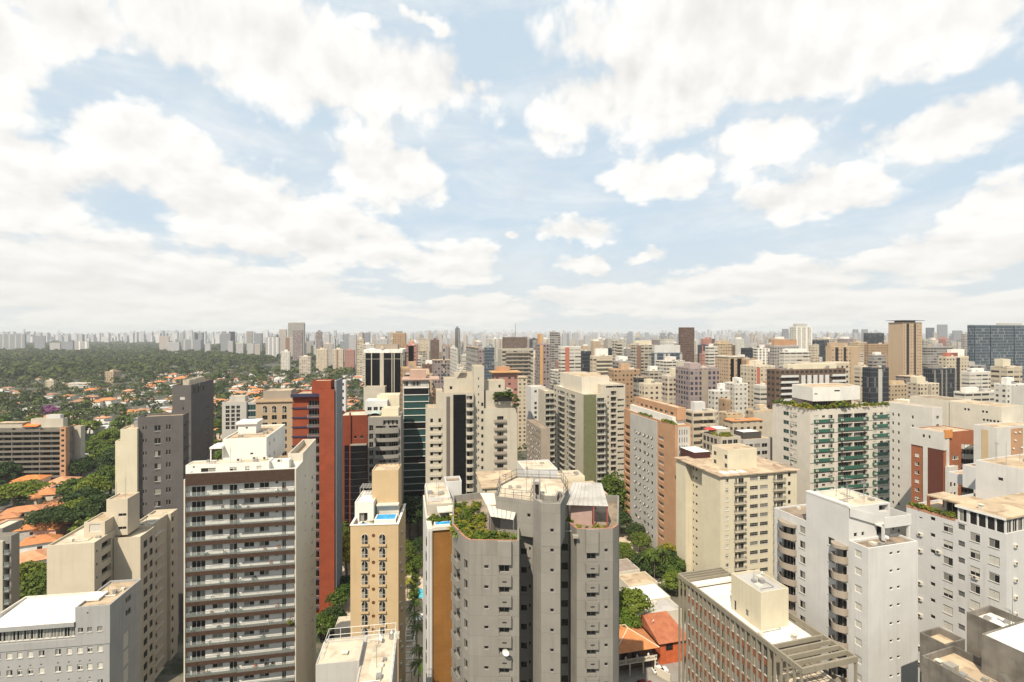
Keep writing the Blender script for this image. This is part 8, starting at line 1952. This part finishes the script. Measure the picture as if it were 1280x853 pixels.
def roof_gardens(centre, orange, green, white, salmon, stone, arches):
    q = random.Random(31)
    cb, zt = centre; z = zt - 1.2
    lab = {'leaf_b': 'green shrub', 'leaf_y': 'yellow leaved shrub', 'leaf_c': 'dark green shrub', 'leaf_a': 'mid green shrub'}
    def put(px, d, s, mt, where, grp, zz): x, y = cb.lp(px, d) if False else at(px, d).xy; shrub(x, y, zz, s, f'{lab[mt]} {where}', grp, mt, q.randrange(3))
    for k in range(52):
        px = 567 + 66 * (k / 51) + q.uniform(-2, 2); d = 79.3 - (px - 567) / 66 * 2.3 + q.uniform(0, 2.4) + (2.5 if px < 578 else 0); put(px, d, q.uniform(.4, 1.0), q.choice(('leaf_b', 'leaf_y', 'leaf_a', 'leaf_c', 'leaf_y', 'leaf_y')), 'in the left roof garden of the grey concrete tower', 'left roof garden shrubs', z)
    for k in range(46): px = 568 + q.uniform(0, 36); put(px, 81.5 + q.uniform(0, 13), q.uniform(.5, .9), q.choice(('leaf_b', 'leaf_a', 'leaf_y')), 'in the left roof garden of the grey concrete tower', 'left roof garden shrubs', z)
    for px, d in ((571, 80.5), (589, 78.4), (597, 78.2), (643, 78.2), (612, 78.3)): x, y = at(px, d).xy; fern(x, y, z + .2, 1.7, 'spiky potted plant at the parapet of the left roof garden', 'left roof garden tufts')
    for px, d, s, mt in ((706, 85.2, .9, 'leaf_b'), (710, 86, .8, 'leaf_b'), (723.5, 82, .75, 'leaf_y'), (733, 81.7, .6, 'leaf_c'), (737, 81.6, .6, 'leaf_b'), (745, 82, .8, 'leaf_b'), (750, 82.2, .9, 'leaf_y'), (756, 82.6, .6, 'leaf_a'), (763, 82.3, .4, 'leaf_a')): put(px, d, s, mt, 'on the right terrace of the grey concrete tower', 'right terrace shrubs', z)
    ob, oz = orange
    for k in range(13): x, y = ob.w(.9 + 4.0 * k / 12 + q.uniform(-.2, .2), 3.2 + q.uniform(0, 2.4)); shrub(x, y, oz - .3, q.uniform(.6, 1.0), f"{lab['leaf_b' if k % 3 else 'leaf_a']} on the terrace above the orange brown front", 'terrace shrubs above the orange front', 'leaf_b' if k % 3 else 'leaf_a', k % 3)
    for px, k in ((237, 5), (239, 7), (318, 6), (301, 6), (328, 10), (362, 9), (246, 11)): d = 101.2; shrub(*at(px, d).xy, HC - (614.6 - HY) / F * 102 - k * 2.89, .5, 'balcony plant on the brown banded white tower', 'balcony plants', 'leaf_b' if k % 2 else 'leaf_c', k % 3)
    eb, ef, ez, eW = E_INFO
    def chair(bb):
        bb.box(-.25, .25, -.25, .25, .4, .46); bb.box(-.25, .25, .2, .26, .46, .9)
        for sx in (-.22, .22):
            for sy in (-.22, .22): bb.box(sx - .025, sx + .025, sy - .025, sy + .025, 0, .4)
    for k in range(30):
        kk = q.randrange(13); x, y = eb.w(eW * q.uniform(.06, .94), .42); mt = q.choice((M['white'], M['dmetal'], W_['redpanel'])); tag(link('balcony_chair', shared(('balcony_chair', mt.name), chair, mt), None, (x, y, ez - kk * ef), q.uniform(0, 6)), {'white_paint': 'white', 'dark_metal': 'black', 'red_brown_panel': 'reddish'}[mt.name] + ' chair set out on a balcony of the brown banded tower', 'chair', 'balcony chairs')
    for k in range(16): kk = q.randrange(13); x, y = eb.w(eW * q.uniform(.05, .95), .4); shrub(x, y, ez - kk * ef, q.uniform(.25, .45), 'balcony plant on the brown banded white tower', 'balcony plants', q.choice(('leaf_b', 'leaf_c')), k % 3)
    gb, gz, gL, gx = green
    for k in range(22):
        x, y = gb.w(.6 + (gx - 2) * k / 21, .55); shrub(x, y, gz - .1, q.uniform(.8, 1.5) * (1.5 if k in (8, 9, 14, 15) else 1), 'clipped shrub along the front roof edge of the green banded block', 'roof edge hedge', 'leaf_b' if k % 3 else 'leaf_y', k % 3)
    for k in range(14): x, y = gb.w(.6, 1.5 + (gL - 3) * k / 13); shrub(x, y, gz - .1, q.uniform(1.0, 1.7), 'reddish green shrub along the left roof edge of the green banded block', 'roof edge hedge', 'leaf_a' if k % 2 else 'leaf_y', k % 3)
    wb, wz, wL, wy = white
    for k in range(18):
        x, y = wb.w(.35, wy + .8 + (wL - wy - 1.4) * k / 17); shrub(x, y, wz - .05, q.uniform(.35, .75), 'planter shrub on the shaded terrace of the white block at right', 'terrace planter shrubs', q.choice(('leaf_b', 'leaf_a', 'leaf_y')), k % 3)
    for k in range(5): x, y = wb.w(1.2, wL - 1 - k * .8); fern(x, y, wz - .4, 1.5, 'tall leafy plant at the far end of the planted terrace', 'terrace tufts')
    sb, sz, sL = salmon
    for k in range(9): x, y = sb.w(.6, 1.0 + k * 1.1); shrub(x, y, sz - 1.7, q.uniform(.6, 1.1), 'yellow green shrub on the corner terrace of the salmon block', 'salmon block terrace shrubs', 'leaf_y' if k % 2 else 'leaf_b', k % 3)
    for k in range(8): x, y = sb.w(.5, sL * .45 + k * 1.4); shrub(x, y, sz - 1.7, q.uniform(.6, .9), 'green shrub along the roof edge of the salmon block', 'salmon block terrace shrubs', 'leaf_b', k % 3)
    for px, py, s in ((621, 495, 1.6), (626, 496, 1.8), (631, 495, 1.7), (636, 495, 1.9), (641, 497, 1.7), (645, 502, 1.6), (646, 508, 1.3), (618.5, 499, 1.0)):
        d = 200.5; shrub(*at(px, d).xy, HC - (py - HY) / F * d - .8, s, 'hanging terrace shrub near the top of the stone coloured tower', 'hanging garden shrubs', 'leaf_a' if px % 2 else 'leaf_c', px % 3)
    ab, az = arches
    for k, (x, y) in enumerate(((-8.3, 2.6), (-6.2, 3.3), (-5.8, 4.0), (-9.2, 9.5), (-7.8, 9.8))): X, Y = ab.w(x, y); shrub(X, Y, az - .9 if y < 6 else az + 2.0, .5, 'small potted shrub on the pool terrace of the arched tower', 'pool terrace pots', 'leaf_b', k % 3)
    # roof garden building with the red parasol
    b = Bld('apartment_building', 'low brown glazed building with a roof garden and a red parasol', 901, 208, 15)
    zt = b.Z(547, 0, 0); m = b.box(0, b.X(926), 0, b.Y(877.5), zt, W_['stone'], roof=M['roof_tan'], par=.8); Lm = m.edge(3)[2]
    m.winm(3, [(.8 + 2.4 * k, 2.6 + 2.4 * k, 'dark') for k in range(int(Lm / 2.5))], zt - 3.4, zt - 1.2, 9, 3.3); m.winm(0, [(.8 + 2.6 * k, 2.9 + 2.6 * k, 'dark') for k in range(3)], zt - 3.4, zt - 1.2, 9, 3.3)
    b.box(3, b.X(926) - .5, 6, 12, zt + 2.2, W_['stone'], z0=zt - .7, name='roof_room', roof=M['roof_white'], par=.1); b.done()
    for k in range(12): x, y = b.w(1.0 + q.uniform(0, 6), 1.0 + q.uniform(0, 5)); shrub(x, y, zt - .8, q.uniform(.8, 1.4), 'roof garden shrub beside the red parasol', 'shrubs around the red parasol', 'leaf_b' if k % 2 else 'leaf_y', k % 3)
    x, y = b.w(1.5, 9); o = thing('parasol', 'red parasol open over a roof garden in the middle distance', 'parasol', (x, y, zt - .8)); c = MB()
    for k in range(8): a0, a1 = math.pi * k / 4, math.pi * (k + 1) / 4; c.poly([(0, 0, 3.4), (2.6 * math.cos(a0), 2.6 * math.sin(a0), 2.6), (2.6 * math.cos(a1), 2.6 * math.sin(a1), 2.6)])
    link('canopy', c.mesh('canopy', plain('red_canvas', (0.60, 0.04, 0.04), .7)), o); pl = MB(); pl.tube((0, 0, 0), (0, 0, 3.3), .05, n=6); link('pole', pl.mesh('pole', M['metal']), o)
    b = Bld('apartment_building', 'grey block with brown window strips left of the green banded block', 929, 212, 15)
    zt = b.Z(550, 0, 0); m = b.box(0, b.X(968), 0, 12, zt, W_['lav'], roof=M['roof_tan'], par=.5); m.winm(0, [(5.5, 8.5, 'ribbon'), (9.2, 12, 'ribbon')], zt - 3.6, zt - 2.0, 9, 3.1); m.winm(0, [(.6, 2.4, 'dark'), (3, 4.8, 'dark')], zt - 3.6, zt - 2.0, 9, 3.1)
    b.box(2.5, 11.5, 3, 9, zt + 2.4, W_['void2'], z0=zt - .4, name='roof_room', roof=M['roof_white'], par=.1); b.done()
    b = Bld('low_building', 'dark maroon wall with a white corrugated roof beside the ivory block', 868, 186, 15)
    m = b.box(0, b.X(888), 0, 9, b.Z(566, 0, 0), plain('maroon_wall', (0.055, 0.018, 0.015), .8), roof=M['roof_white'], par=0); b.done()
W_['void2'] = plain('shaded_room_wall', (0.06, 0.055, 0.05), .8)

HAZE = 8.0e-5
hz = bpy.data.materials.new('haze_air'); hz.use_nodes = True
hz.node_tree.nodes.remove(hz.node_tree.nodes['Principled BSDF'])
_v = hz.node_tree.nodes.new('ShaderNodeVolumePrincipled'); _v.inputs['Color'].default_value = (0.90, 0.925, 0.94, 1); _v.inputs['Density'].default_value = HAZE
hz.node_tree.links.new(_v.outputs[0], hz.node_tree.nodes['Material Output'].inputs['Volume'])
def haze():
    b = MB(); b.box(-15700, 15700, -320, 15700, -1, 202); o = b.build('haze', hz); tag(o, 'thin warm haze over the whole city', 'haze', None, 'stuff')

# ------------------------------------------------------------------ build everything
grey_lower_left(); cream_slab(); dark_towers(); brown_banded(); red_tower(); arches = beige_arches(); pale_low_block(); centre = concrete_centre(); orange = orange_panel(); cream_roofs(); rib_block(); round_balconies(); white = white_right(); stained_corner()
cream_balconies(); green = green_bands(); salmon = salmon_block(); green_stripe(); stone = stone_black_glass(); green_glass_tower(); red_black_glass(); grey_stepped(); black_tower(); beige_office(); terraced_low(); right_middle()
bpy.context.view_layer.update()
for o in list(bpy.data.objects):                      # ground already taken by the buildings above
    if o.type == 'EMPTY' and o.get('category') == 'building':
        pts = [o.matrix_world @ Vector(c) for ch in o.children if ch.type == 'MESH' and ch.name.split('.')[0].endswith('wall') for c in ch.bound_box]
        if pts:
            xs, ys = [p.x for p in pts], [p.y for p in pts]; OCC.append(((min(xs) + max(xs)) / 2, (min(ys) + max(ys)) / 2, .5 * max(max(xs) - min(xs), max(ys) - min(ys)) + 2))
towers(); street_level(); roof_gardens(centre, orange, green, white, salmon, stone, arches)
quarter(); quarter_trees(); city(); haze()
